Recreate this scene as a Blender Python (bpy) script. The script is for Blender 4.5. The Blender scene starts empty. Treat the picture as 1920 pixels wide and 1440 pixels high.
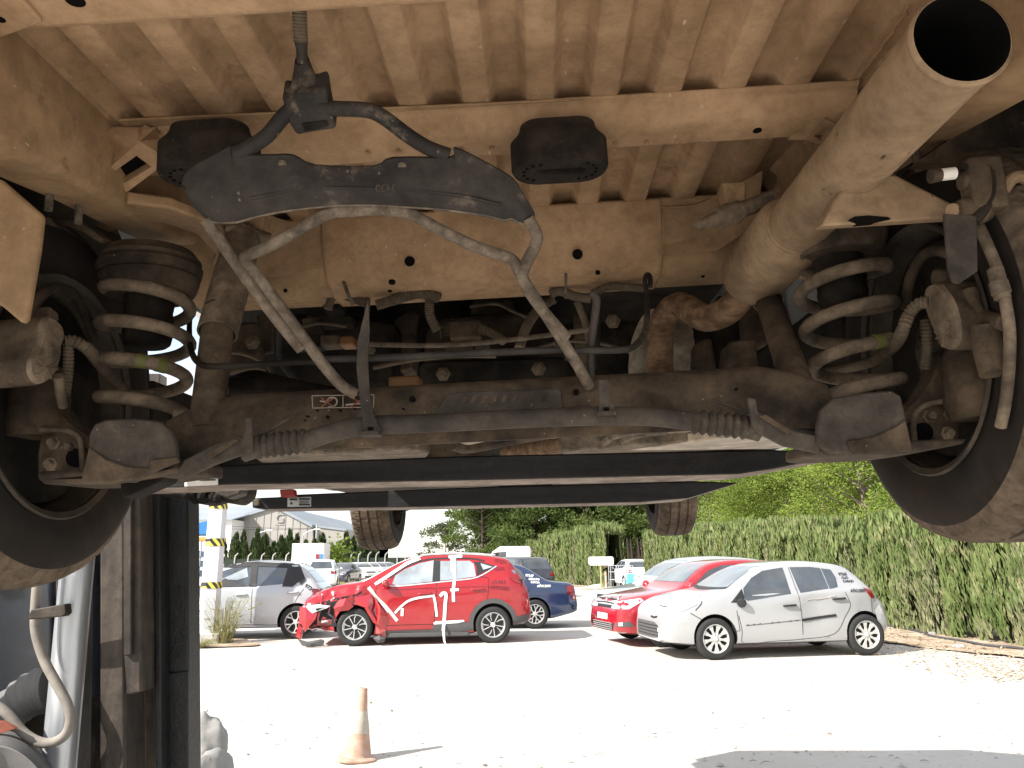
import bpy, bmesh, math, random
from mathutils import Vector, Matrix, noise
from mathutils.bvhtree import BVHTree
from mathutils.geometry import delaunay_2d_cdt
R = math.radians
random.seed(7)
sc = bpy.context.scene
COL = sc.collection

# ------------------------------------------------------------------ camera
FPX, CAMH = 1440.0, 1.52
PITCH, ROLL = R(12.9), R(0.6)
fw = Vector((0, math.cos(PITCH), math.sin(PITCH)))
up0 = Vector((0, -math.sin(PITCH), math.cos(PITCH))); rt0 = Vector((1, 0, 0))
rt = rt0*math.cos(ROLL) - up0*math.sin(ROLL)
up = up0*math.cos(ROLL) + rt0*math.sin(ROLL)
CP = Vector((0, 0, CAMH))
cam = bpy.data.cameras.new('camera'); co = bpy.data.objects.new('camera', cam); COL.objects.link(co)
cam.sensor_fit = 'HORIZONTAL'; cam.sensor_width = 36; cam.lens = 36*FPX/1920
cam.clip_start = 0.02; cam.clip_end = 3000
co.matrix_world = Matrix(((rt.x, up.x, -fw.x, CP.x), (rt.y, up.y, -fw.y, CP.y), (rt.z, up.z, -fw.z, CP.z), (0, 0, 0, 1)))
sc.camera = co

# ------------------------------------------------------------------ light
SUN_AZ = (-0.84, -0.54)            # where the sun stands: left and behind the camera
SUN_EL = R(37)
n_ = math.hypot(*SUN_AZ); sx, sy = SUN_AZ[0]/n_, SUN_AZ[1]/n_
sd = Vector((sx*math.cos(SUN_EL), sy*math.cos(SUN_EL), math.sin(SUN_EL)))
w = bpy.data.worlds.new('World'); sc.world = w; w.use_nodes = True
nt = w.node_tree; bg = nt.nodes['Background']
sky = nt.nodes.new('ShaderNodeTexSky'); sky.sky_type = 'NISHITA'; sky.sun_disc = False
sky.sun_elevation = SUN_EL; sky.sun_rotation = math.atan2(sx, sy)
sky.air_density = 1.0; sky.dust_density = 0.6; sky.ozone_density = 1.0
# thin bright cloud over the clear sky
tcw = nt.nodes.new('ShaderNodeTexCoord'); mpw = nt.nodes.new('ShaderNodeMapping'); mpw.inputs['Scale'].default_value = (1, 1, 2.6)
nzw = nt.nodes.new('ShaderNodeTexNoise'); nzw.inputs['Scale'].default_value = 2.4; nzw.inputs['Detail'].default_value = 7; nzw.inputs['Roughness'].default_value = .58
rpw = nt.nodes.new('ShaderNodeValToRGB'); rpw.color_ramp.elements[0].position = .36; rpw.color_ramp.elements[1].position = .60
rpw.color_ramp.elements[0].color = (.25, .25, .25, 1)
mxw = nt.nodes.new('ShaderNodeMix'); mxw.data_type = 'RGBA'; mxw.inputs[7].default_value = (3.3, 3.2, 3.05, 1)
nt.links.new(tcw.outputs['Generated'], mpw.inputs[0]); nt.links.new(mpw.outputs[0], nzw.inputs['Vector']); nt.links.new(nzw.outputs['Fac'], rpw.inputs[0])
nt.links.new(rpw.outputs[0], mxw.inputs[0]); nt.links.new(sky.outputs[0], mxw.inputs[6]); nt.links.new(mxw.outputs[2], bg.inputs[0]); bg.inputs[1].default_value = 0.15
sl = bpy.data.lights.new('sun', 'SUN'); sl.energy = 4.6; sl.angle = R(0.55); sl.color = (1.0, 0.95, 0.87)
so = bpy.data.objects.new('sun', sl); COL.objects.link(so)
so.rotation_euler = (-sd).to_track_quat('-Z', 'Y').to_euler()
sc.view_settings.view_transform = 'Standard'; sc.view_settings.look = 'None'
sc.view_settings.exposure = 1.3; sc.view_settings.gamma = 1.0; sc.view_settings.use_curve_mapping = False
sc.cycles.max_bounces = 10; sc.cycles.diffuse_bounces = 6; sc.cycles.glossy_bounces = 3
sc.cycles.transparent_max_bounces = 6; sc.cycles.sample_clamp_indirect = 8

# ------------------------------------------------------------------ pixel helpers (photo pixels -> metres at a known plane)
def ray(px, py): return fw + rt*((px-960)/FPX) - up*((py-720)/FPX)
def G(px, py, z=0.0):
    r = ray(px, py); t = (z-CAMH)/r.z; return CP + r*t
def D(px, py, y):
    r = ray(px, py); return CP + r*(y/r.y)
def rot3(y, p, r): return Matrix.Rotation(y, 3, 'Z') @ Matrix.Rotation(p, 3, 'X') @ Matrix.Rotation(r, 3, 'Y')
VM = rot3(R(-1.813), R(2.137), R(-2.093)); VT = Vector((-.0419, 1.1952, 1.8121))
VO = VM.transposed() @ (CP - VT)
def V(px, py, **k):
    d = VM.transposed() @ ray(px, py); (n, val), = k.items(); i = 'uvw'.index(n)
    return VO + d*((val-VO[i])/d[i])
def VL(l, **k): return [V(a, b, **k) for a, b in l]

# ------------------------------------------------------------------ object helpers
def tag(o, label=None, cat=None, group=None, kind=None):
    if label: o['label'] = label
    if cat: o['category'] = cat
    if group: o['group'] = group
    if kind: o['kind'] = kind
    return o
def empty(name, loc=(0, 0, 0), rz=0, mat=None, s=1):
    o = bpy.data.objects.new(name, None); COL.objects.link(o); o.empty_display_size = .1
    if mat is not None: o.matrix_world = mat
    else: o.location = loc; o.rotation_euler = (0, 0, rz); o.scale = (s, s, s)
    return o
def kids(o): return [c for c in bpy.data.objects if c.parent is o]
def copy_tree(o, parent=None):
    c = o.copy(); COL.objects.link(c); c.parent = parent
    for k in list(o.children): copy_tree(k, c)
    return c
def frame(d):
    d = d.normalized(); a = Vector((0, 0, 1)) if abs(d.z) < .9 else Vector((1, 0, 0))
    x = d.cross(a).normalized(); return x, d.cross(x).normalized()
def cr(pts, k=6, closed=False):
    P = [Vector(p) for p in pts]; n = len(P); out = []
    rng = n if closed else n-1
    for i in range(rng):
        if closed: a, b, c, d = P[i-1], P[i], P[(i+1) % n], P[(i+2) % n]
        else: a, b, c, d = P[max(i-1, 0)], P[i], P[i+1], P[min(i+2, n-1)]
        for j in range(k):
            t = j/k
            out.append(.5*((2*b)+(c-a)*t+(2*a-5*b+4*c-d)*t*t+(3*b-a-3*c+d)*t**3))
    if not closed: out.append(P[-1])
    return out
class MB:
    def __init__(s): s.v = []; s.f = []; s.m = []
    def add(s, vs, fs, mi=0):
        o = len(s.v); s.v += [tuple(x) for x in vs]; s.f += [tuple(i+o for i in f) for f in fs]; s.m += [mi]*len(fs); return s
    def quad(s, *p, mi=0): return s.add(p, [tuple(range(len(p)))], mi)
    def prism(s, poly, vec, mi=0):
        n = len(poly); vec = Vector(vec); a = [Vector(p) for p in poly]; b = [p+vec for p in a]
        fs = [tuple(range(n))[::-1], tuple(range(n, 2*n))]+[(i, (i+1) % n, n+(i+1) % n, n+i) for i in range(n)]
        return s.add(a+b, fs, mi)
    def box(s, c, size, ax=None, mi=0):
        c = Vector(c); h = [x/2 for x in size]; ax = ax or (Vector((1, 0, 0)), Vector((0, 1, 0)), Vector((0, 0, 1)))
        v = [c+ax[0]*h[0]*i+ax[1]*h[1]*j+ax[2]*h[2]*k for i in (-1, 1) for j in (-1, 1) for k in (-1, 1)]
        return s.add(v, [(0, 1, 3, 2), (4, 6, 7, 5), (0, 4, 5, 1), (2, 3, 7, 6), (0, 2, 6, 4), (1, 5, 7, 3)], mi)
    def bb(s, a, b, mi=0):
        return s.box([(a[i]+b[i])/2 for i in range(3)], [abs(a[i]-b[i]) for i in range(3)], mi=mi)
    def tube(s, pts, r, n=10, cap=True, mi=0, squash=None):
        P = [Vector(p) for p in pts]; L = len(P); rs = r if isinstance(r, (list, tuple)) else [r]*L
        vs = []; fs = []; x = None
        for i in range(L):
            d = (P[min(i+1, L-1)]-P[max(i-1, 0)])
            if d.length < 1e-9: d = Vector((0, 0, 1))
            d.normalize()
            if x is None: x, y = frame(d)
            else:
                x = x-d*x.dot(d)
                if x.length < 1e-6: x, _ = frame(d)
                x.normalize(); y = d.cross(x)
            for j in range(n):
                a = 2*math.pi*j/n; vs.append(P[i]+(x*math.cos(a)+y*math.sin(a))*rs[i])
        for i in range(L-1):
            for j in range(n):
                k = (j+1) % n; fs.append((i*n+j, i*n+k, (i+1)*n+k, (i+1)*n+j))
        if cap: fs += [tuple(range(n))[::-1], tuple(range((L-1)*n, L*n))]
        return s.add(vs, fs, mi)
    def hose(s, pts, r, pitch=.006, depth=.18, n=10, mi=0):
        P = cr(pts, 8); L = sum((P[i+1]-P[i]).length for i in range(len(P)-1)); m = max(4, int(L/pitch*2))
        out = []; acc = 0; i = 0; step = L/m
        for q in range(m+1):
            t = q*step
            while i < len(P)-2 and acc+(P[i+1]-P[i]).length < t: acc += (P[i+1]-P[i]).length; i += 1
            seg = (P[i+1]-P[i]); out.append(P[i]+seg*((t-acc)/max(seg.length, 1e-9)))
        return s.tube(out, [r*(1-depth*(q % 2)) for q in range(len(out))], n, mi=mi)
    def cyl(s, a, b, r, n=16, mi=0, r2=None): return s.tube([a, b], [r, r if r2 is None else r2], n, mi=mi)
    def lathe(s, prof, o, ax, n=32, mi=0, closed=False):
        o = Vector(o); ax = Vector(ax).normalized(); x, y = frame(ax); m = len(prof); vs = []; fs = []
        for j in range(n):
            a = 2*math.pi*j/n
            for r, h in prof: vs.append(o+ax*h+(x*math.cos(a)+y*math.sin(a))*r)
        for j in range(n):
            k = (j+1) % n
            for i in range(m if closed else m-1):
                q = (i+1) % m; fs.append((j*m+i, k*m+i, k*m+q, j*m+q))
        return s.add(vs, fs, mi)
    def grid(s, rows, mi=0, closed=False):
        m = len(rows[0]); vs = [p for r_ in rows for p in r_]; fs = []
        for i in range(len(rows)-1):
            for j in range(m-1 if not closed else m):
                k = (j+1) % m; fs.append((i*m+j, i*m+k, (i+1)*m+k, (i+1)*m+j))
        return s.add(vs, fs, mi)
    def shell(s, rows, off, mi=0):
        n0 = len(s.f); a = [[Vector(p) for p in r_] for r_ in rows]; b = [[p+Vector(off) for p in r_] for r_ in a]
        s.grid(a, mi); s.grid(b, mi)
        for x, y in ((a[0], b[0]), (a[-1], b[-1]), ([r_[0] for r_ in a], [r_[0] for r_ in b]), ([r_[-1] for r_ in a], [r_[-1] for r_ in b])):
            s.grid([x, y], mi)
        return s
    def mesh(s, name, mats, smooth=35, weld=True):
        me = bpy.data.meshes.new(name); me.from_pydata(s.v, [], s.f)
        for m in (mats if isinstance(mats, (list, tuple)) else [mats]): me.materials.append(m)
        me.polygons.foreach_set('material_index', s.m)
        bm = bmesh.new(); bm.from_mesh(me)
        if weld: bmesh.ops.remove_doubles(bm, verts=bm.verts, dist=1e-5)
        bmesh.ops.recalc_face_normals(bm, faces=bm.faces); bm.to_mesh(me); bm.free()
        if smooth:
            me.shade_smooth(); me.set_sharp_from_angle(angle=R(smooth))
        return me
    def build(s, name, mats, parent=None, smooth=35, bevel=0, weld=True):
        o = bpy.data.objects.new(name, s.mesh(name, mats, smooth, weld)); COL.objects.link(o)
        if parent: o.parent = parent
        if bevel:
            b = o.modifiers.new('bevel', 'BEVEL'); b.width = bevel; b.segments = 2; b.limit_method = 'ANGLE'; b.angle_limit = R(35)
            b.harden_normals = False
        return o

# ------------------------------------------------------------------ materials
def nmat(name):
    m = bpy.data.materials.new(name); m.use_nodes = True; t = m.node_tree
    return m, t.nodes, t.links, t.nodes['Principled BSDF']
def c4(c): return (c[0], c[1], c[2], 1)
def noise_n(N, L, vec, scale, detail=4, rough=.6):
    n = N.new('ShaderNodeTexNoise'); n.inputs['Scale'].default_value = scale; n.inputs['Detail'].default_value = detail
    n.inputs['Roughness'].default_value = rough; L.new(vec, n.inputs['Vector']); return n.outputs['Fac']
def ramp(N, L, fac, a, b, ca=(0, 0, 0), cb=(1, 1, 1)):
    r = N.new('ShaderNodeValToRGB'); e = r.color_ramp.elements; e[0].position = a; e[1].position = b
    e[0].color = c4(ca); e[1].color = c4(cb); L.new(fac, r.inputs[0]); return r.outputs[0]
def mixc(N, L, fac, a, b):
    m = N.new('ShaderNodeMix'); m.data_type = 'RGBA'
    for i, v in ((0, fac), (6, a), (7, b)):
        if isinstance(v, (tuple, list)): m.inputs[i].default_value = c4(v)
        elif isinstance(v, (int, float)): m.inputs[i].default_value = v
        else: L.new(v, m.inputs[i])
    return m.outputs[2]
def dusty(name, c1, c2, scale=6, lo=.38, hi=.62, rough=.85, metal=0, bump=.15, bscale=90, speck=None, stain=None, streak=None, spec=.3, mott=0):
    m, N, L, b = nmat(name); tc = N.new('ShaderNodeTexCoord').outputs['Object']
    vec = tc
    if streak:
        mp = N.new('ShaderNodeMapping'); mp.inputs['Scale'].default_value = streak; L.new(tc, mp.inputs[0]); vec = mp.outputs[0]
    col = mixc(N, L, ramp(N, L, noise_n(N, L, vec, scale, 6), lo, hi), c1, c2)
    if stain:
        col = mixc(N, L, ramp(N, L, noise_n(N, L, tc, stain[1], 5, .7), stain[2], stain[2]+.12), col, stain[0])
    if speck:      # pale stone-chip flecks of uneven size
        vo = N.new('ShaderNodeTexVoronoi'); vo.inputs['Scale'].default_value = speck[1]; vo.inputs['Randomness'].default_value = 1
        wn = N.new('ShaderNodeMapping'); wn.inputs['Scale'].default_value = (1, .38, 1); wn.inputs['Rotation'].default_value = (0, 0, .5); L.new(tc, wn.inputs[0]); L.new(wn.outputs[0], vo.inputs['Vector'])
        f1 = ramp(N, L, vo.outputs['Distance'], speck[2]*.6, speck[2], (1, 1, 1), (0, 0, 0))
        f2 = ramp(N, L, noise_n(N, L, tc, speck[1]*.35, 2), .50, .57)
        mu = N.new('ShaderNodeMath'); mu.operation = 'MULTIPLY'; L.new(f1, mu.inputs[0]); L.new(f2, mu.inputs[1])
        col = mixc(N, L, mu.outputs[0], col, speck[0])
    if mott:      # fine uneven grime
        ms, ml = mott if isinstance(mott, tuple) else (mott, .52); g1 = ramp(N, L, noise_n(N, L, tc, ms, 6, .75), .34, .60, (ml, ml*.97, ml*.94), (1.10, 1.10, 1.10))
        mm = N.new('ShaderNodeMix'); mm.data_type = 'RGBA'; mm.blend_type = 'MULTIPLY'; mm.inputs[0].default_value = 1; L.new(col, mm.inputs[6]); L.new(g1, mm.inputs[7]); col = mm.outputs[2]
    L.new(col, b.inputs['Base Color']); b.inputs['Roughness'].default_value = rough; b.inputs['Metallic'].default_value = metal
    b.inputs['Specular IOR Level'].default_value = spec
    if bump:
        bp = N.new('ShaderNodeBump'); bp.inputs['Strength'].default_value = bump; bp.inputs['Distance'].default_value = .004
        L.new(noise_n(N, L, tc, bscale, 5, .7), bp.inputs['Height']); L.new(bp.outputs[0], b.inputs['Normal'])
    return m
def paint(name, c, rough=.28, metal=0, coat=1.0, dust=None):
    m, N, L, b = nmat(name); tc = N.new('ShaderNodeTexCoord').outputs['Object']
    d = dust or tuple(min(1, x*.8+.1) for x in c)
    f = ramp(N, L, noise_n(N, L, tc, 3.5, 6, .65), .50, .78)
    mu = N.new('ShaderNodeMath'); mu.operation = 'MULTIPLY'; L.new(f, mu.inputs[0]); mu.inputs[1].default_value = .45
    L.new(mixc(N, L, mu.outputs[0], c, d), b.inputs['Base Color'])
    b.inputs['Roughness'].default_value = rough; b.inputs['Metallic'].default_value = metal
    b.inputs['Coat Weight'].default_value = coat; b.inputs['Coat Roughness'].default_value = .06
    return m
def plain(name, c, rough=.6, metal=0, spec=.4, coat=0, emit=0):
    m, N, L, b = nmat(name); b.inputs['Base Color'].default_value = c4(c); b.inputs['Roughness'].default_value = rough
    b.inputs['Metallic'].default_value = metal; b.inputs['Specular IOR Level'].default_value = spec; b.inputs['Coat Weight'].default_value = coat
    tc = N.new('ShaderNodeTexCoord').outputs['Object']
    L.new(mixc(N, L, ramp(N, L, noise_n(N, L, tc, 18, 5), .35, .7), tuple(x*.86 for x in c), tuple(min(1, x*1.08) for x in c)), b.inputs['Base Color'])
    return m
def foliage(name, c1, c2, c3, scale=1.3):
    m, N, L, b = nmat(name); tc = N.new('ShaderNodeTexCoord').outputs['Object']
    a = mixc(N, L, ramp(N, L, noise_n(N, L, tc, scale, 5, .7), .36, .62), c1, c2)
    a = mixc(N, L, ramp(N, L, noise_n(N, L, tc, scale*4.5, 3), .52, .72), a, c3)
    L.new(a, b.inputs['Base Color']); b.inputs['Roughness'].default_value = .75; b.inputs['Specular IOR Level'].default_value = .15
    tr = N.new('ShaderNodeBsdfTranslucent'); L.new(a, tr.inputs['Color'])
    mx = N.new('ShaderNodeMixShader'); mx.inputs[0].default_value = .28
    L.new(b.outputs[0], mx.inputs[1]); L.new(tr.outputs[0], mx.inputs[2]); L.new(mx.outputs[0], N['Material Output'].inputs['Surface'])
    return m
M = {}
TAN = (.385, .25, .147); TAN2 = (.235, .146, .080)
M['under'] = dusty('dusty_underbody_paint', TAN2, TAN, 4.5, .34, .60, .8, speck=((.42, .32, .23), 46, .13), stain=((.15, .09, .045), 6, .62), bump=.25, bscale=60, mott=(34, .80))
M['rail'] = dusty('dusty_rail_paint', (.215, .135, .073), (.345, .226, .128), 5, .36, .60, .75, speck=((.38, .29, .20), 55, .10), stain=((.13, .08, .043), 8, .63), bump=.2, mott=(30, .80))
M['chassis'] = dusty('dirty_axle_steel', (.022, .0155, .011), (.108, .077, .050), 7, .36, .64, .9, speck=((.20, .15, .10), 60, .10), bump=.4, mott=30)
M['dark'] = dusty('grimy_black_plastic', (.006, .005, .0043), (.034, .026, .019), 9, .38, .68, .8, bump=.25, mott=30, spec=.15)
M['grey'] = dusty('dusty_grey_plastic', (.030, .024, .020), (.07, .056, .044), 11, .35, .66, .8, speck=((.17, .135, .10), 70, .11), stain=((.11, .082, .057), 7, .60), bump=.3, mott=28)
M['pan'] = dusty('dusty_black_steel', (.012, .0100, .0095), (.040, .032, .027), 8, .36, .64, .72, speck=((.15, .12, .092), 60, .13), stain=((.115, .09, .067), 13, .58), bump=.5, mott=26)
M['tube'] = dusty('dusty_carrier_tube', (.072, .056, .042), (.165, .13, .098), 24, .34, .58, .85, speck=((.04, .03, .022), 130, .14), bump=.4, mott=60)
M['bump'] = dusty('crusted_rubber', (0.010, 0.007, 0.005), (0.036, 0.025, 0.018), 26, .4, .7, .95, speck=((0.096, 0.072, 0.051), 90, .12), bump=.9, bscale=140)
M['coil'] = dusty('dusty_spring_steel', (.085, .064, .045), (.20, .152, .108), 20, .36, .62, .85, speck=((.28, .22, .16), 80, .10), bump=.3, mott=(44, .6))
M['exh'] = dusty('dusty_exhaust_steel', (.165, .11, .066), (.32, .222, .138), 7, .3, .66, .7, stain=((.16, .09, .05), 20, .66), speck=((.06, .03, .018), 42, .12), bump=.22, bscale=40, mott=(26, .72))
M['rust'] = dusty('rusty_pipe', (.105, .056, .03), (.24, .155, .095), 10, .36, .66, .8, streak=(1, 6, 6), bump=.35, mott=30)
M['foil'] = dusty('dirty_heat_shield', (.27, .22, .165), (.46, .40, .32), 9, .35, .65, .5, .1, bump=.2, mott=24)
M['tyre'] = dusty('dusty_tyre_rubber', (.010, .007, .0055), (.024, .0155, .011), 5, .36, .7, .85, speck=((.07, .055, .04), 36, .045), bump=.12, mott=14)
M['tread'] = dusty('muddy_tread', (.055, .040, .028), (.15, .11, .078), 9, .3, .65, .95, bump=.4, mott=40)
M['rim'] = dusty('dusty_rim', (.028, .022, .017), (.085, .066, .048), 7, .35, .65, .7, bump=.15, mott=20)
M['hole'] = plain('painted_dark_spot', (.006, .005, .005), .9, spec=.05)  # near-black fill, paints the shade inside holes and slots
M['harness'] = dusty('dusty_wire_loom', (0.055, 0.043, 0.030), (0.125, 0.095, 0.065), 25, .3, .65, .9, bump=.2)
M['fork'] = dusty('scraped_black_fork', (.006, .006, .007), (.018, .016, .017), 12, .4, .7, .5, streak=(.25, 1, 4), stain=((.07, .045, .03), 16, .66), bump=.25, mott=24)
M['forkbot'] = dusty('ground_lit_fork_steel', (0.150, 0.109, 0.086), (0.300, 0.247, 0.210), 9, .35, .65, .7, bump=.25, mott=26)  # fork bottoms: light bounced off the ground put into a paler colour
M['mast'] = dusty('flaking_black_mast', (.006, .006, .007), (.014, .014, .015), 9, .4, .7, .45, stain=((.08, .06, .045), 7, .68), bump=.9, bscale=70, spec=.35, mott=25)
M['mastbrown'] = dusty('greasy_mast_steel', (.020, .016, .0125), (.066, .050, .039), 7, .34, .68, .6, streak=(3, 3, .35), stain=((.016, .014, .013), 15, .60), bump=.25, mott=18)
M['chrome'] = dusty('dusty_cylinder_steel', (.36, .38, .41), (.55, .57, .60), 8, .3, .7, .32, .55, streak=(5, 5, .3), stain=((.36, .29, .22), 6, .66), bump=.06)
M['hose'] = dusty('grey_rubber_hose', (0.132, 0.117, 0.102), (0.252, 0.228, 0.201), 14, .3, .65, .8, bump=.2)
M['lift'] = dusty('blue_black_machine_paint', (0.008, 0.010, 0.015), (0.021, 0.025, 0.035), 4, .4, .6, .25, bump=.05, spec=.6, stain=((0.084, 0.070, 0.056), 5, .66))
M['cover'] = dusty('dusty_grey_cover', (.095, .093, .092), (.16, .155, .15), 5, .3, .7, .75, bump=.2)
M['red'] = plain('red_marking', (.25, .03, .022)); M['white'] = plain('white_marking', (.75, .72, .68)); M['orange'] = plain('amber_plastic', (.16, .075, .025))
M['lime'] = plain('lime_paint_dab', (.11, .115, .03)); M['ink'] = plain('black_ink', (.03, .03, .035))
# ================================================================== THE VAN (seen from below, behind)
van = empty('van', mat=Matrix.Translation(VT) @ VM.to_4x4())
tag(van, 'raised van on black forks, its dusty brown underside and axle seen from below', 'van')
U, Vv, W = Vector((1, 0, 0)), Vector((0, 1, 0)), Vector((0, 0, 1))
def P3(l, f): return [f(*p) for p in l]
# plane of the lowered spare wheel carrier
def PL(px, py, lift=0.0):
    d = VM.transposed() @ ray(px, py); n = Vector((0, 1.5, 1)); return VO + d*((-.185+lift-n.dot(VO))/n.dot(d))

# -- outer body shell (gives the underside its shade), with wheel openings
M['vanwhite'] = paint('white_van_paint', (.74, .74, .72), .3)
mb = MB()
def side_poly(s):
    notch = [(.45, .30), (.52, .43), (1.10, .43), (1.16, .10)] if s < 0 else [(.45, .10)]
    pts = [(-.80, .16), (-.40, .06)]
    pts += [(.38*math.cos(R(a)), -.02+.36*math.sin(R(a))) for a in range(180, -1, -12)]
    pts += [(.42, .06)]+notch+[(1.18, -.02), (2.52, -.02)]
    pts += [(3.0+.42*math.cos(R(a)), .06+.42*math.sin(R(a))) for a in range(180, -1, -15)]
    pts += [(3.75, .02), (3.85, .40), (3.45, .75), (2.75, 1.30), (2.4, 1.48), (-.76, 1.48), (-.84, .7)]
    return [(s*.90, a, b) for a, b in pts]
for s in (-1, 1): mb.prism(side_poly(s), (s*.025, 0, 0))
mb.bb((-.9, -.80, 1.44), (.9, 2.42, 1.47)); mb.bb((-.9, -.82, .42), (.9, -.80, 1.46))
mb.quad((-.9, 2.42, 1.46), (.9, 2.42, 1.46), (.9, 3.45, .75), (-.9, 3.45, .75)); mb.quad((-.9, 3.45, .75), (.9, 3.45, .75), (.9, 3.85, .4), (-.9, 3.85, .4))
mb.bb((-.9, 3.80, .05), (.9, 3.86, .42))
mb.build('body_shell', M['vanwhite'], van, smooth=0)
mb = MB(); mb.bb((-.92, -.90, .40), (.92, -.80, .56)); mb.build('rear_bumper', M['grey'], van, bevel=.02)

# -- corrugated load floor
u0 = V(953, 190, w=.405).x
prof = []
for k in range(-8, 9):
    c = u0+k*.0985
    for du, h in ((-.031, 0), (-.0275, .003), (-.019, .024), (-.014, .0275), (.014, .0275), (.019, .024), (.0275, .003), (.031, 0)): prof.append((c+du, h))
prof = [p for p in prof if -.53 < p[0] < .585]
prof = [(-.60, 0.004), (-.55, 0.004)]+prof+[(.60, .004), (.66, .004)]
mb = MB()
rows = [[Vector((u, v, .402+h*hh)) for u, h in prof] for v, hh in ((-.85, 1), (-.5, 1), (-.15, 1), (-.122, 1), (-.118, .95), (.0, 1), (.30, 1), (.42, .6))]
mb.shell(rows, (0, 0, .004)); mb.build('load_floor', M['under'], van, smooth=60)
mb = MB(); mb.bb((-.9, -.85, .44), (.9, .28, .50)); mb.bb((-.66, .28, .44), (.66, 1.4, .5)); mb.bb((-.9, .28, .70), (.9, 1.4, .72)); mb.bb((-.9, 1.4, .08), (.9, 3.8, .2)); mb.bb((-.9, 1.36, .12), (.9, 1.42, .45))
for s in (-1, 1):
    mb.bb((s*.68, 1.16, -.02), (s*.86, 1.4, .45)); mb.bb((s*.74, -.85, .30), (s*.895, -.42, .45)); mb.bb((s*.66, .25, .445), (s*.895, .285, .71))
mb.build('floor_frame', M['dark'], van, smooth=0)
# -- wheel housings
for s in (-1, 1):
    mb = MB(); rows = []
    for a in range(-8, 189, 14):
        c, sn = math.cos(R(a)), math.sin(R(a)); rows.append([Vector((s*.735, .37*c, .06+.39*sn)), Vector((s*.76, .375*c, .06+.395*sn)), Vector((s*.895, .385*c, .06+.40*sn))])
    mb.shell(rows, (0, 0, .004)); mb.build('wheel_housing', M['dark'], van)

# -- rear cross member (nearest)
def extr(poly, u0, u1, name, mat, bevel=.004, parent=van):
    m_ = MB(); m_.prism([(u0, a, b) for a, b in poly], (u1-u0, 0, 0)); return m_.build(name, mat, parent, bevel=bevel)
v0 = V(320, 33, w=.378).y
extr([(-.78, .40), (-.74, .375), (v0, .375), (v0+.012, .385), (v0+.016, .402)], -.60, .62, 'rear_cross_member', M['under'], .006)
pts = VL([(-60, -40), (42, 0), (76, 38), (80, 44), (30, 62), (-40, 86)], w=.368)
mb = MB(); mb.prism(pts, (0, 0, .012)); mb.build('corner_plate', M['under'], van, bevel=.003)
mb = MB(); mb.cyl(V(141, 2, w=.3745), V(141, 2, w=.3745)+W*.01, .011); mb.build('drain_hole', M['hole'], van)
mb = MB(); mb.cyl(V(0, 37, w=.3675), V(0, 37, w=.3675)+W*.01, .006); mb.build('drain_hole', M['hole'], van)

# -- middle cross member : thin lip + hat section
xm = extr([(-.118, .404), (-.118, .398), (-.109, .394), (-.097, .369), (-.088, .362), (-.040, .354), (-.028, .362), (-.016, .404)], -.56, .60, 'middle_cross_member', M['under'], .004)
mb = MB(); a, b = V(221, 226, w=.397), V(1576, 166, w=.397)
mb.prism([a, b, b+Vector((0, .03, .001)), a+Vector((0, .03, .001))], (0, 0, .0035)); mb.build('seam_lip', M['rail'], xm, bevel=.001)
for x, y, rx in ((1420, 246, .007),):
    c = V(x, y, w=.3565); mb = MB(); mb.lathe([(0, .0), (rx, .0), (rx, .006), (0, .006)], c, W, 14); mb.build('drain_hole', M['hole'], van)
# gussets with a square window, tying the member to the rails
def gusset(outer, inner, name):
    m_ = MB(); n = len(outer)
    o_, i_ = outer, inner
    dz = Vector((0, .012, .035))
    for k in range(n):
        q = (k+1) % n; m_.quad(o_[k], o_[q], i_[q], i_[k]); m_.quad(i_[k], i_[q], i_[q]+dz*.5, i_[k]+dz*.5); m_.quad(o_[k], o_[q], o_[q]+dz, o_[k]+dz)
    g_ = m_.build(name, M['under'], van, smooth=20)
    m2 = MB(); m2.prism([p+dz*.45 for p in i_], dz*.2); m2.build('window_cavity', M['hole'], g_, smooth=0); return g_
o_ = [V(188, 330, w=.322), V(236, 362, w=.310), V(318, 300, w=.345), V(262, 265, w=.357)]
i_ = [V(209, 325, w=.328), V(232, 344, w=.322), V(284, 313, w=.338), V(256, 292, w=.344)]
gusset(o_, i_, 'gusset')
mb = MB(); mb.shell([[V(175, 238, w=.395), V(168, 300, w=.37), V(192, 368, w=.32)], [V(290, 240, w=.392), V(262, 265, w=.357), V(188, 330, w=.322)]], (0, .004, .004))
mb.shell([[V(290, 240, w=.392), V(300, 300, w=.36), V(345, 300, w=.36)], [V(262, 265, w=.357), V(318, 300, w=.347), V(330, 318, w=.349)]], (0, .004, .004))
mb.build('gusset_flange', M['under'], van, smooth=50)
o_ = [V(1508, 262, w=.350), V(1548, 276, w=.345), V(1580, 238, w=.352), V(1545, 222, w=.358)]
i_ = [V(1526, 256, w=.349), V(1540, 266, w=.347), V(1557, 243, w=.351), V(1545, 238, w=.354)]
gusset(o_, i_, 'gusset')
mb = MB(); mb.shell([[V(1500, 188, w=.395), V(1502, 225, w=.365), V(1478, 262, w=.352)], [V(1590, 188, w=.392), V(1545, 222, w=.357), V(1508, 262, w=.35)]], (0, .004, .004))
mb.build('gusset_flange', M['under'], van, smooth=50)

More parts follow.
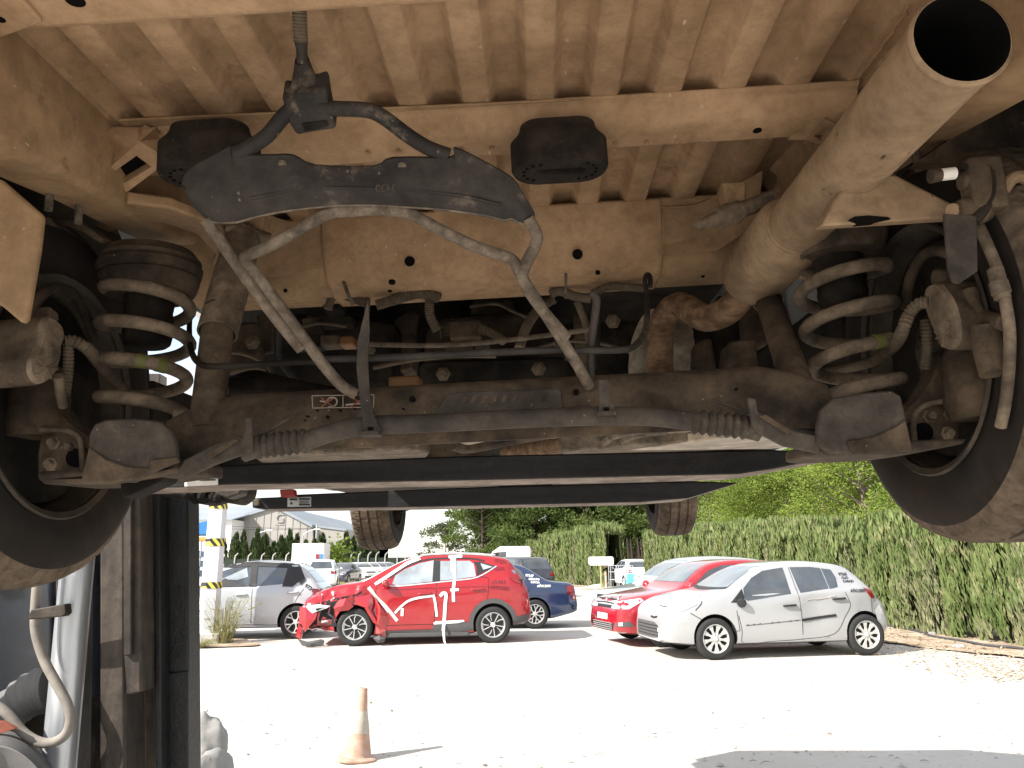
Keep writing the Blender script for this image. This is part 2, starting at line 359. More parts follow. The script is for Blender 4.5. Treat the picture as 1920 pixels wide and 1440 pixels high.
# -- front cross member of the load floor : deep box with an overlaid centre plate
CX = [(.285, .410), (.297, .348), (.303, .341), (.330, .286), (.340, .278), (.378, .268), (.46, .268), (.46, .41)]
cmb = extr(CX, -.66, .70, 'deep_cross_member', M['rail'], .006)
extr([(a-.004, b-.004) for a, b in CX], V(604, 461, v=.30).x, V(1243, 436, v=.30).x, 'centre_plate', M['under'], .005, cmb)
def disc(px, py, r, plane, val, nrm, name='drain_hole', par=van, sq=1):
    c = V(px, py, **{plane: val}); m_ = MB(); ax = Vector(nrm).normalized()
    m_.lathe([(0, .0012), (r, .0012), (r, -.004), (0, -.004)], c, ax, 20); o = m_.build(name, M['hole'], par)
    return o
nr = Vector((0, -.9, -.44))
for x, y, r in ((768, 490, .0105), (1083, 477, .0105)): disc(x, y, r, 'v', .308, nr)
for x, y, r in ((735, 530, .007), (731, 545, .005), (1121, 512, .005), (1121, 528, .006), (1186, 522, .005), (1318, 518, .004), (535, 546, .004)):
    disc(x, y, r, 'w', .267, (0, -.25, -1))
mb = MB(); mb.cyl(V(1142, 510, w=.266), V(1142, 510, w=.262), .007); mb.build('plug', M['rail'], van)
# diagonal closing plates from that member to the rails
mb = MB()
mb.shell([[V(500, 402, w=.402), V(540, 415, w=.402), V(604, 414, w=.402)], [V(392, 520, w=.29), V(520, 520, v=.30), V(606, 500, v=.315)]], (0, .006, .002))
mb.build('closing_plate', M['rail'], van, smooth=50)
mb = MB()
mb.shell([[V(1243, 392, w=.402), V(1310, 385, w=.402), V(1430, 320, w=.402)], [V(1243, 480, v=.31), V(1345, 470, v=.30), V(1420, 420, w=.33)]], (0, .006, .002))
mb.build('closing_plate', M['rail'], van, smooth=50)

# -- longitudinal rails
def rail(s, inn, out, name='side_rail'):
    vs = [-.95, -.60, -.36, -.14, .0, .10, .20]
    ws = [.232, .240, .248, .277, .288, .300, .330]
    rows = []
    for v, w_ in zip(vs, ws):
        k = (v+.36)/.36
        i_ = inn[0]+(inn[1]-inn[0])*k; o_ = out[0]+(out[1]-out[0])*k
        rows.append([Vector(p) for p in ((i_-s*.018, v, .415), (i_-s*.004, v, .400), (i_, v, w_+.012), (i_+s*.008, v, w_+.002), (i_+s*.016, v, w_), (o_-s*.006, v, w_), (o_, v, w_+.008), (o_+s*.002, v, .45))])
    m_ = MB(); m_.grid(rows); m_.add(rows[0], [tuple(range(8))]); return m_.build(name, M['rail'], van, smooth=40)
rail(-1, (-.56, -.56), (-.662, -.632)); rail(1, (.648, .600), (.735, .675))
for (x, y0, y1, r) in ((94, 352, 398, .0065), (149, 378, 418, .006), (1716, 278, 326, .0065), (1670, 308, 332, .006)):
    a = V(x, y0, w=.285); m_ = MB(); m_.hose([a+W*.02, a-W*.003, a-W*.036], .0062, .0035, .2, 8); m_.lathe([(0, 0), (.012, 0), (.012, .004), (0, .004)], a, W, 12)
    m_.build('stud_bolt', M['tube'], van, smooth=30)

# -- oval rubber buffers under the middle member
def stadium(c, a, b, n=20):
    return [Vector((c.x+(a-b)*(1 if math.cos(t) > 0 else -1)+b*math.cos(t), c.y+b*math.sin(t), c.z)) for t in [2*math.pi*(i+.5)/n for i in range(n)]]
def buffer(px, py):
    c = V(px, py, w=.288); rows = []
    for a, b, z in ((.058, .030, .075), (.060, .032, .066), (.066, .037, .055), (.0745, .044, .046), (.0745, .044, .006), (.071, .041, .0), (.040, .0105, .0), (.037, .0085, .004), (.037, .0085, .03)):
        rows.append(stadium(c+W*z, a, b, 28))
    m_ = MB(); m_.grid(rows, closed=True); m_.add(rows[-1], [tuple(range(28))]); m_.add(rows[0], [tuple(range(28))]); o = m_.build('rubber_buffer', M['bump'], van, smooth=40)
    m2 = MB()
    for i in range(14):
        q = stadium(c, .056, .026, 14)[i]; m2.cyl(q+W*.004, q-W*.0012, .0028, 6)
    m2.build('vent_hole', M['hole'], o); return o
buffer(1050, 322); buffer(392, 330)

# -- spare wheel carrier, lowered and empty
car_ = empty('spare_wheel_carrier'); car_.parent = van
bm_top = [(340, 348), (352, 320), (420, 281), (432, 277), (437, 290), (500, 292), (548, 292), (590, 311), (700, 313), (735, 297), (845, 296), (850, 280), (862, 281), (905, 303), (960, 335), (985, 372), (1003, 402)]
bm_bot = [(345, 352), (360, 385), (398, 416), (440, 416), (470, 408), (520, 397), (590, 388), (650, 384), (705, 384), (760, 387), (820, 391), (870, 397), (915, 404), (945, 412), (960, 410), (978, 419), (1003, 410)]
rows = []
for t, bul in ((0, 0), (.12, .004), (.35, .016), (.6, .026), (.82, .020), (1, .006)):
    rows.append([PL(a[0]+(b[0]-a[0])*t, a[1]+(b[1]-a[1])*t, lift=-bul*math.sin(math.pi*min(1, max(.15, i/16)))**.3) for i, (a, b) in enumerate(zip(bm_top, bm_bot))])
pm = MB(); pm.shell([cr(r_, 3) for r_ in rows], (0, .003, .004))
pan = pm.build('carrier_plate', M['pan'], car_, smooth=50)
for x, y in ((530, 306), (754, 310)):
    c = PL(x, y, -.004); m_ = MB(); m_.lathe([(0, -.001), (.0055, -.001), (.0055, .003), (0, .003)], c-W*.002, (0, .2, 1), 14); m_.build('plate_hole', M['tube'], pan)
def ctube(pts, r, mat='tube', n=10, name='carrier_tube', k=6):
    m_ = MB(); m_.tube(cr(pts, k), r, n); return m_.build(name, M[mat], car_, smooth=60)
L_ = .004
ctube([PL(*p) for p in ((385, 412), (405, 440), (455, 512), (520, 600), (566, 656))], .0084)
ctube([PL(x, y, .006) for x, y in ((668, 740), (640, 722), (605, 682), (540, 595), (478, 512), (458, 488), (466, 478), (500, 464), (560, 432), (612, 402), (650, 396), (720, 394), (765, 400), (820, 428), (890, 462), (945, 480), (965, 492), (982, 525), (1030, 600), (1080, 680), (1106, 726))], .0084, k=4)
ctube([PL(*p) for p in ((990, 408), (1006, 440), (1003, 462), (984, 500), (982, 528), (1020, 585), (1063, 634))], .0084)
ctube([PL(1106, 726, .006), PL(1108, 706, .02), PL(1108, 650, .03), PL(1117, 580, .04), PL(1118, 560, .042), PL(1108, 548, .044)], .006, 'pan')
ctube([PL(x, y, .012) for x, y in ((548, 203), (528, 222), (500, 255), (462, 280), (440, 288))], .0098, 'pan')
ctube([PL(x, y, .012) for x, y in ((600, 203), (640, 204), (690, 207), (722, 222), (762, 252), (800, 276), (842, 292))], .0098, 'pan')
# hinge bar with hooked ends (in two offset pieces)
def H(x, y, v=-.115): return V(x, y, v=v)
ctube([H(345, 566, .30), H(352, 560, .30), H(357, 575, .27), H(355, 615, .15), H(358, 655, .0), H(372, 680, -.08), H(400, 687), H(470, 684), H(560, 679), H(592, 679), H(604, 690)], .0049, 'dark', name='hinge_bar', k=5)
ctube([H(588, 660), H(602, 673), H(640, 673), H(760, 669), H(900, 662), H(1020, 657), H(1054, 654), H(1040, 646)], .0054, 'pan', name='hinge_bar', k=5)
ctube([H(1064, 676), H(1070, 662), H(1090, 657), H(1150, 657), H(1185, 652, -.09), H(1205, 630, -.02), H(1213, 600, .08), H(1213, 550, .25), H(1209, 528, .29), H(1213, 515, .30), H(1219, 520, .30), H(1219, 537, .29)], .0050, 'pan', name='hinge_bar', k=5)
ctube([H(680, 645, .36), H(800, 648, .36), H(900, 643, .36), H(1000, 632, .36), H(1112, 617, .36)], .0052, 'tube', name='stay_rod')
# winch cable guide : ribbed sleeve, funnel and hook block
m_ = MB(); m_.hose([PL(556, -40, .015), PL(560, 0, .02), PL(564, 78, .03)], .0095, .0038, .14, 12); m_.build('cable_sleeve', M['harness'], car_, smooth=25)
m_ = MB(); m_.tube([PL(564, 76, .03), PL(566, 95, .035), PL(567, 118, .04)], [.0085, .007, .0075], 12)
rows = []
for (x, y, l, a, b) in ((566, 112, .042, .009, .009), (568, 130, .036, .012, .011), (571, 155, .030, .017, .013), (573, 178, .022, .026, .015)):
    c = PL(x, y, l); rows.append([c+Vector((a*math.copysign(abs(math.cos(t))**.7, math.cos(t)), 0, 0))+Vector((0, -.5, .85))*0+Vector((0, b*math.sin(t)*.3, b*math.sin(t))) for t in [2*math.pi*i/16 for i in range(16)]])
m_.grid(rows, closed=True); m_.add(rows[-1], [tuple(range(16))])
m_.build('cable_funnel', M['pan'], car_, smooth=50)
m_ = MB(); front = [PL(x, y, .0) for x, y in ((527, 182), (541, 186), (560, 172), (590, 172), (612, 165), (617, 200), (622, 225), (632, 243), (600, 247), (556, 255), (541, 232), (533, 205))]
m_.prism(front, (0, .012, .035)); m_.build('hook_block', M['pan'], car_, bevel=.004)
m_ = MB(); m_.prism([PL(x, y, -.003) for x, y in ((566, 232), (612, 226), (616, 236), (572, 246))], (0, .002, .004)); m_.build('block_slot', M['dark'], car_)

# lip along the lower edge of the plate, stamped number, sealer beads, spot welds
m_ = MB(); m_.tube(cr([PL(x, y, -.001) for x, y in bm_bot[2:16]], 3), .0028, 6); m_.build('plate_lip', M['tube'], pan, smooth=60)
m_ = MB(); m_.tube(cr([PL(x, y, -.022) for x, y in ((470, 372), (560, 355), (650, 352), (760, 356), (860, 366), (940, 384))], 3), .0022, 6); m_.build('pressed_ridge', M['pan'], pan, smooth=60)
cu = bpy.data.curves.new('t', 'FONT'); cu.body = '3420'; cu.size = .0135; cu.offset = .0005; o = bpy.data.objects.new('t', cu); COL.objects.link(o); dg = bpy.context.evaluated_depsgraph_get(); tm = bpy.data.meshes.new_from_object(o.evaluated_get(dg)); bpy.data.objects.remove(o)
t0, tx = PL(743, 359, -.0275), (PL(700, 360, -.0275)-PL(743, 359, -.0275)).normalized(); ty = (PL(743, 345, -.0285)-PL(743, 359, -.0275)).normalized()
m_ = MB(); m_.add([t0+tx*v.co.x+ty*v.co.y for v in tm.vertices], [tuple(q.vertices) for q in tm.polygons]); m_.build('stamped_number', M['grey'], pan, smooth=0)
for pts_ in (((28, 66), (60, 100), (112, 152), (165, 200), (205, 226)), ((1585, 176), (1620, 130), (1665, 70), (1705, 10))):
    m_ = MB(); P_ = cr([V(x, y, w=.405)+Vector((0, 0, 0)) for x, y in pts_], 6); m_.tube([q+Vector((.002*math.sin(i*2.1), 0, 0)) for i, q in enumerate(P_)], [.0035+.0012*math.sin(i*1.7) for i in range(len(P_))], 6); m_.build('seam_sealer', M['rail'], van, smooth=60)
for pts_ in (((545, 412), (604, 412), (800, 405), (1000, 398), (1243, 389), (1300, 384), (1345, 365), (1420, 325)), ((604, 420), (606, 470), (612, 520), (622, 545)), ((1243, 396), (1243, 440), (1240, 490), (1236, 520))):
    m_ = MB(); m_.tube(cr([V(x, y, v=.288 if i_ or y_ else .288) for i_, (x, y) in enumerate(pts_) for y_ in (0,)], 5), .0022, 6); m_.build('seam_sealer', M['under'], van, smooth=60)
m_ = MB()
for i in range(16):
    q = V(690+i*58, 285-i*2.2, w=.3565); m_.lathe([(0, -.0012), (.0035, -.0008), (.0045, .002)], q, (0, -.1, -1), 8) if not (950 < 690+i*58 < 1150) else None
m_.build('spot_welds', M['rail'], xm, smooth=60)
m_ = MB()
for i in range(14): q = V(640+i*44, 452-i*1.7, v=.2975); m_.lathe([(0, -.001), (.0035, -.0006), (.0045, .002)], q, (0, -1, -.2), 8)
m_.build('spot_welds', M['rail'], cmb, smooth=60)
# -- exhaust : open tail pipe, silencer, rusty front pipe
ex = empty('exhaust'); ex.parent = van
a, b = V(1803, 72, w=.226), V(1415, 512, w=.222)
dx = (b-a).normalized(); Lx = (b-a).length
rm = .0515
prof = [(rm-.002, -.001), (rm, 0), (rm, .01), (.0500, .03), (.0485, Lx-.245), (.0500, Lx-.235), (.0600, Lx-.218), (.064, Lx-.205), (.0645, Lx-.01), (.0625, Lx+.010), (.056, Lx+.022), (.045, Lx+.028), (.030, Lx+.03)]
inner = [(rm-.002, -.001), (rm-.003, .02), (.046, .06), (.046, .5), (0, .5)]
m_ = MB(); m_.lathe(prof, a, dx, 48); m_.build('tail_pipe', M['exh'], ex, smooth=50)
M['soot'] = dusty('sooty_pipe_inside', (.002, .002, .002), (.006, .005, .004), 12, .4, .7, .95, bump=.1, spec=.1)
m_ = MB(); q_ = a+dx*(Lx-.238); m_.lathe([(.0485, -.004), (.0505, -.002), (.0508, .002), (.0495, .004)], q_, dx, 40); m_.build('weld_bead', M['exh'], ex, smooth=50)
m_ = MB(); m_.lathe([(.0515, -.0005), (.0535, .002), (.0532, .007), (.0505, .009)], a, dx, 48); m_.build('rolled_rim', M['exh'], ex, smooth=50)
m_ = MB(); m_.lathe(inner, a, dx, 40); m_.build('pipe_bore', M['soot'], ex, smooth=50)
b2 = a+dx*(Lx+.03)
m_ = MB(); m_.tube(cr([b2, V(1378, 570, v=.285), V(1345, 592, v=.33), V(1316, 594, v=.36), V(1276, 572, v=.41), V(1250, 590, v=.44), V(1238, 630, v=.455), V(1237, 700, v=.47), V(1240, 760, v=.50), V(1232, 792, v=.56), V(1180, 806, v=.68), V(1080, 826, v=.86), V(985, 842, v=1.05), V(952, 848, v=1.12)], 6), .029, 18); m_.build('front_pipe', M['rust'], ex, smooth=60)
m_ = MB()
for y_, hh in ((0, 0),): pass
pl = [V(x, y, v=.56) for x, y in ((1178, 715), (1182, 650), (1200, 600), (1222, 580), (1262, 574), (1290, 592), (1302, 640), (1304, 712))]
cen = sum(pl, Vector())/len(pl)
rows = [[p+(cen-p)*t+Vector((0, .004*math.sin(i*9+t*40), 0)) for i, p in enumerate(cr(pl, 6))] for t in (0, .25, .5, .75)]
m_.shell(rows, (0, .004, 0)); hs = m_.build('heat_shield', M['foil'], van, smooth=60)
m_ = MB()
for i in range(26):
    t = i/25; p0 = V(1182+26*t*.0+i*1.5, 712-i*2.2, v=.552); p1 = V(1196+i*1.5, 640-i*1.2, v=.552)
    if i < 14: m_.tube([V(1186+i*3, 715, v=.553), V(1198+i*3, 655, v=.553)], .0022, 5)
    else: m_.tube([V(1258+(i-14)*3.2, 715, v=.553), V(1266+(i-14)*2.2, 650, v=.553)], .0022, 5)
m_.build('shield_ribs', M['foil'], hs, smooth=60)

# -- exhaust hanger gusset and clamp on the right
m_ = MB()
A_ = [V(1600, 322, v=-.215), V(1682, 328, v=-.215), V(1790, 383, v=-.215), V(1800, 400, v=-.215), V(1794, 408, v=-.215), V(1540, 424, v=-.215), V(1560, 385, v=-.215)]
hole = [V(1588, 411, v=-.215), V(1600, 404, v=-.215), V(1626, 402, v=-.215), V(1662, 405, v=-.215), V(1668, 409, v=-.215), V(1640, 415, v=-.215), V(1610, 418, v=-.215)]
m_.prism(A_, (.0, .03, .006)); g_ = m_.build('exhaust_hanger', M['exh'], van, bevel=.008)
m_ = MB(); m_.prism([p+Vector((0, -.004, -.003)) for p in hole], (0, .02, .004)); m_.build('hanger_window', M['hole'], g_, smooth=0)
m_ = MB(); m_.tube([V(1785, 395, v=-0.247), V(1850, 388, v=-.215), V(1960, 380, v=-0.253)], .0095, 12)
m_.tube(cr([V(1880, 360, v=-0.256), V(1895, 338, v=-0.256), V(1915, 332, v=-0.256), V(1935, 350, v=-0.256), V(1950, 420, v=-0.256)], 4), .008, 10); m_.build('hanger_rod', M['exh'], van)
m_ = MB(); m_.tube([V(1796, 398, v=-0.248), V(1830, 395, v=-0.248), V(1862, 390, v=-.215)], [.016, .0185, .016], 16)
m_.box(V(1842, 348, v=-0.252), (.045, .03, .07)); m_.tube([V(1800, 340, v=-0.253), V(1880, 338, v=-0.253)], [.013, .010], 12); m_.build('hanger_rubber', M['chassis'], van, bevel=.004)
m_ = MB(); m_.tube(cr([V(1808, 318, v=-0.259), V(1835, 306, v=-0.259), V(1856, 325, v=-0.261), V(1858, 365, v=-0.261), V(1846, 390, v=-0.261), V(1826, 416, v=-0.261)], 5), .007, 8); m_.build('clamp_band', M['dark'], van)
m_ = MB(); m_.tube([V(1762, 328, v=-0.253), V(1790, 325, v=-0.253)], .008, 12); m_.build('white_cap', M['white'], van)
m_ = MB(); m_.tube([V(1744, 331, v=-0.253), V(1763, 328, v=-0.253)], [.0095, .0085], 12); m_.build('hose_stub', M['chassis'], van)
m_ = MB(); m_.prism([V(x, y, v=-0.271) for x, y in ((1770, 400), (1832, 404), (1834, 508), (1798, 532), (1786, 528), (1778, 505))], (0, .005, 0)); m_.build('splash_flap', M['grey'], van, bevel=.0015)
m_ = MB(); m_.prism([V(x, y, v=-.30) for x, y in ((-160, 330), (0, 334), (78, 402), (70, 470), (48, 596), (40, 606), (0, 572), (-160, 520))], (0, .012, 0)); m_.build('splash_flap', M['rail'], van, bevel=.004)
m_ = MB(); m_.prism([V(x, y, v=-.05) for x, y in ((70, 402), (150, 415), (192, 446), (186, 455), (150, 432), (84, 412))], (0, .10, .02)); m_.build('housing_lip', M['chassis'], van, bevel=.003)
m_ = MB(); m_.tube(cr([V(1842, 215, v=-.1), V(1852, 240, v=-.1), V(1868, 290, v=-.1), V(1862, 310, v=-.08)], 4), .014, 10); m_.build('drain_tube', M['chassis'], van)
m_ = MB(); m_.prism([V(x, y, v=-.16) for x, y in ((1716, 305), (1925, 165), (1980, 330), (1905, 350), (1860, 312), (1800, 306))], (0, .02, 0)); m_.build('inner_arch_plate', M['chassis'], van)
# ================================================================== wheels and suspension
def tyre_mesh(Ro=.300, sh=.268, wd=.205, rim=.185, nseg=252):
    h = wd/2
    base = [(rim, -h*.80), (rim+.012, -h*.93), (rim+.03, -h*.985), ((rim+sh)/2, -h*1.04), (sh-.012, -h*1.0), (sh, -h*.965), (Ro-.011, -h*.86), (Ro-.004, -h*.70),
            (Ro, -h*.50), (Ro, -h*.47), (Ro-.008, -h*.455), (Ro-.008, -h*.40), (Ro, -h*.385), (Ro+.001, -h*.10), (Ro+.001, -h*.06), (Ro-.008, -h*.045)]
    prof = base+[(r, -x) for r, x in base[::-1]]
    rows = []
    for j in range(nseg):
        a = 2*math.pi*j/nseg; row = []
        for r, x in prof:
            rr = r
            ax = abs(x)/h
            if (j+int(ax*14)) % 4 == 0 and r > sh+.004 and .5 <= ax < .95: rr = r-.0065
            if j % 7 == 0 and r > Ro-.002 and .09 < ax < .4: rr = r-.003
            row.append(Vector((x, rr*math.cos(a), rr*math.sin(a))))
        rows.append(row)
    rows.append(rows[0]); m_ = MB(); m_.grid(rows); return m_, len(prof)
def tyre_build(parent, c, name='wheel', Ro=.300, sh=.268, wd=.205, rim=.185):
    m_, n = tyre_mesh(Ro, sh, wd, rim)
    # tread faces get the muddy material
    for k, f in enumerate(m_.f):
        col = k % (n-1)
        m_.m[k] = 1 if 5 <= col <= n-7 else 0
    o = m_.build(name, [M['tyre'], M['tread']], parent, smooth=30); o.location = c; return o
for s in (-1, 1):
    wl = tyre_build(van, (s*.783, 0, 0), Ro=.302, sh=.274)
    m_ = MB(); o = (0, 0, 0); ax = (s, 0, 0)
    m_.lathe([(.187, -.098), (.196, -.104), (.199, -.100), (.196, -.094), (.186, -.088), (.178, -.05), (.172, .02), (.168, .06), (.10, .075), (.0, .078)], o, ax, 56); m_.build('rim', M['rim'], wl, smooth=40)
    m_ = MB(); m_.lathe([(0, -.03), (.13, -.03), (.135, -.026), (.135, -.014), (.13, -.01), (0, -.01)], o, ax, 40); m_.build('brake_disc', M['chassis'], wl, smooth=40)
    m_ = MB(); m_.lathe([(0, -.075), (.055, -.075), (.06, -.07), (.062, -.02)], o, ax, 24)
    for i in range(5):
        a = 2*math.pi*i/5+.5; m_.cyl((-s*.078, .04*math.cos(a), .04*math.sin(a)), (-s*.05, .04*math.cos(a), .04*math.sin(a)), .008, 8)
    m_.build('hub', M['chassis'], wl)
for s in (-1, 1):
    wl = tyre_build(van, (s*.785, 3.0, 0.0), Ro=.315, sh=.285, rim=.19)
    m_ = MB(); m_.lathe([(.192, -.098), (.199, -.102), (.19, -.088), (.175, .02), (.168, .06), (.1, .07), (0, .072)], (0, 0, 0), (s, 0, 0), 48); m_.build('rim', M['rim'], wl, smooth=40)
    m_ = MB(); m_.tube([(s*.70, 3.0, 0), (s*.35, 3.05, .0)], .03, 10); m_.prism([(s*.68, 2.95, -.13), (s*.30, 2.85, -.03), (s*.30, 3.15, -.03)], (0, 0, .03)); m_.build('front_suspension_arm', M['dark'], van, bevel=.005)
m_ = MB(); m_.bb((-.40, 2.75, -.04), (.40, 3.35, .12)); m_.build('engine_undertray', M['dark'], van, bevel=.02)

def coil(c, side):
    n = 5.1; pts = []; N_ = 150
    for i in range(N_+1):
        t = i/N_; a = 2*math.pi*n*t+ (2.0 if side < 0 else 1.1)
        hgt = t
        rr = .064+.006*math.sin(math.pi*min(1, t*1.6))
        pts.append(Vector((c.x+side*.004+rr*math.cos(a)*1.0, c.y+rr*math.sin(a)*-side, c.z+.285-.315*hgt)))
    m_ = MB(); m_.tube(pts, .0108, 12); o = m_.build('coil_spring', M['coil'], van, smooth=60)
    i0 = min(range(N_), key=lambda i: abs(pts[i].z-(c.z+.105))+ (0 if pts[i].y < c.y-.05 else 1))
    m2 = MB(); m2.tube(pts[i0-1:i0+1], .0122, 12); m2.tube(pts[i0+1:i0+3], .0122, 12); m2.build('paint_dab', M['lime'], o); return o
for s in (-1, 1):
    c = Vector((-.568 if s < 0 else .592, .03, -.088))
    coil(c, s)
    top = c.z+.285
    m_ = MB(); m_.lathe([(.03, -.03), (.066, -.028), (.074, -.018), (.078, -.005), (.080, .003), (.076, .006), (.082, .010), (.084, .022), (.080, .028), (.082, .034), (.070, .05), (.03, .056)], c+W*.285, W, 40); m_.build('spring_seat', M['chassis'], van, smooth=35)
    m_ = MB(); m_.shell([[V(x, y, w=.29) for x, y in r_] for r_ in ((((182, 448), (230, 425), (300, 418), (370, 440), (405, 480), (398, 500)), ((190, 420), (240, 380), (320, 390), (400, 420), (440, 450), (430, 480))) if s < 0 else (((1530, 450), (1560, 432), (1600, 428), (1640, 440)), ((1530, 420), (1560, 400), (1600, 400), (1650, 420))))], (0, 0, .02)); m_.build('seat_bracket', M['rail'], van, smooth=50, bevel=.004)
    m_ = MB(); pr = []
    for i in range(9): pr += [(.040-.002*(i % 2), .27-.012*i)]
    pr += [(.036, .155), (.030, .15), (.012, .148), (0, .148)]
    m_.lathe([(0, .27)]+pr, c+W*.02, W, 24); m_.build('bump_stop', M['dark'], van, smooth=40)
    m_ = MB(); pr = []
    m_.lathe([(0, .075), (.024, .075), (.034, .07), (.036, -.02)], c-W*.03, W, 20)
    for i in range(12):
        a = 2*math.pi*i/12; m_.box(c+Vector((.036*math.cos(a), .036*math.sin(a), -.01)), (.006, .006, .09))
    m_.build('lower_stop', M['grey'], van, smooth=30)
# dampers
for s in (-1, 1):
    if s < 0: a, k, b, r0 = V(458, 440, v=.08), V(407, 625, v=-.02), V(386, 805, v=-.072), .0315
    else: a, k, b, r0 = V(1412, 500, v=.36), V(1440, 562, v=.24), V(1510, 765, v=-.072), .0300
    m_ = MB(); d = (k-a).normalized(); m_.lathe([(0, 0), (r0*.8, 0), (r0, .012), (r0, (k-a).length), (r0-.003, (k-a).length), (r0-.004, .1)], a, d, 28)
    dm = m_.build('damper', M['coil'], van, smooth=40)
    m_ = MB(); d2 = (b-k).normalized(); k2 = k-d2*.05; m_.lathe([(0, 0), (r0*.80, 0), (r0*.80, (b-k2).length-.02), (r0*.6, (b-k2).length), (0, (b-k2).length)], k2, d2, 24); m_.build('damper_body', M['chassis'], dm, smooth=40)
    m_ = MB()
    if s < 0:
        q = [V(428, 428, v=.05), V(447, 434, v=.06), V(470, 440, v=.075), V(505, 452, v=.09)]
    else:
        q = [V(1312, 422, v=.05), V(1345, 410, v=.06), V(1385, 395, v=.075), V(1448, 372, v=.09)]
    m_.tube([q[0], q[1]], [.009, .0135], 12); m_.tube([q[1], q[2]], .0185, 16); m_.tube([q[2], q[3]], .0145, 14)
    m_.tube([q[1]+(q[2]-q[1])*.45, q[1]+(q[2]-q[1])*.55], .0205, 16)
    m_.tube([q[0]-(q[1]-q[0])*.25, q[0]], [.006, .009], 6)
    m_.build('damper_bolt', M['coil'], dm, smooth=35)
    m_ = MB(); m_.prism([q[2]+Vector((-.022, .01, .06)), q[2]+Vector((.022, .01, .06)), q[2]+Vector((.016, .01, -.005)), q[2]+Vector((-.012, .01, -.012))], (0, .04, 0)); m_.build('damper_bracket', M['rail'], dm, bevel=.004)

# axle beam : rounded open section
sec = [(-.075, -.118), (-.085, -.10), (-.083, -.06), (-.070, -.034), (-.045, -.022), (-.015, -.022), (.01, -.03), (.03, -.06), (.035, -.10), (.028, -.10), (.022, -.065), (-.005, -.036), (-.04, -.03), (-.06, -.04), (-.072, -.065), (-.073, -.098), (-.068, -.118)]
rows = []
for u, ds, dz in ((-.48, .8, -.02), (-.44, .95, -.008), (-.40, 1, 0), (-.2, 1, 0), (.2, 1, .0), (.42, 1, 0), (.47, .95, -.008), (.51, .8, -.02)):
    rows.append([Vector((u, a, (b+.07)*ds-.07+dz)) for a, b in sec])
m_ = MB(); m_.grid(rows, closed=True); m_.add(rows[0], [tuple(range(len(sec)))]); m_.add(rows[-1], [tuple(range(len(sec)))]); beam = m_.build('axle_beam', M['chassis'], van, smooth=40)
BV = -.0865
def BP(x, y): return V(x, y, v=BV)
m_ = MB(); m_.prism([BP(*p) for p in ((808, 783), (842, 738), (868, 735), (1045, 729), (1052, 733), (1056, 770), (950, 778))], (0, .004, 0)); cp = m_.build('wear_plate', M['grey'], beam, bevel=.001)
m_ = MB()
for i in range(9):
    x = 868+i*19; m_.prism([V(x, 743-i*.6, v=BV-.001), V(x+9, 743-i*.6, v=BV-.001), V(x+2, 757-i*.6, v=BV-.001), V(x-7, 757-i*.6, v=BV-.001)], (0, .004, 0))
m_.build('embossing', M['chassis'], cp)
def strip3(pts, wd, vplane, name, mat, par):
    m_ = MB(); P = [V(x, y, v=vplane) for x, y in pts]
    for a, b in zip(P[:-1], P[1:]):
        d = (b-a).normalized(); n_ = Vector((-d.z, 0, d.x))*wd/2; m_.prism([a-n_, b-n_, b+n_, a+n_], (0, .002, 0))
    return m_.build(name, M[mat], par, smooth=0)
B1 = BV-.0016
M['label'] = dusty('grubby_label_white', (.15, .125, .098), (.25, .21, .165), 40, .3, .7, .8, bump=0)
lab = strip3([(585, 741), (586, 765), (700, 763), (701, 740), (585, 742)], .0011, B1, 'warning_label', 'label', beam); strip3([(643, 742), (643, 764)], .0011, B1, 'label_rule', 'label', lab)
M['lred'] = dusty('grubby_label_red', (.15, .042, .028), (.21, .066, .042), 40, .3, .7, .8, bump=0)
strip3(cr([(600, 752, 0), (612, 753, 0), (616, 747, 0), (624, 745, 0), (631, 749, 0), (631, 757, 0), (624, 762, 0), (615, 763, 0)], 3) and [(p.x, p.y) for p in cr([(600, 752, 0), (612, 753, 0), (616, 747, 0), (624, 745, 0), (631, 749, 0), (631, 757, 0), (624, 762, 0), (615, 763, 0)], 3)], .0022, B1-.0003, 'hook_pictogram', 'label', lab)
for l in (((602, 746), (624, 762)), ((624, 747), (602, 763))): strip3(l, .0016, B1-.0024, 'red_cross', 'lred', lab)
strip3([(648, 759), (668, 757), (690, 755)], .0026, B1-.0003, 'jack_pictogram', 'label', lab)
for l in (((660, 745), (684, 762)), ((682, 746), (658, 762))): strip3(l, .0016, B1-.0024, 'red_cross', 'lred', lab)
for x, y, r in ((773, 748, .0045), (1080, 735, .0045), (1381, 729, .002)): disc(x, y, r, 'v', BV-.0005, (0, -1, 0), 'beam_hole', beam)
for i in range(26):
    x = random.uniform(560, 800); y = random.uniform(768, 792)-.03*(x-560); disc(x, y, random.uniform(.0008, .0022), 'v', BV-.0006, (0, -1, 0), 'dirt_spot', beam) if i < 10 else None

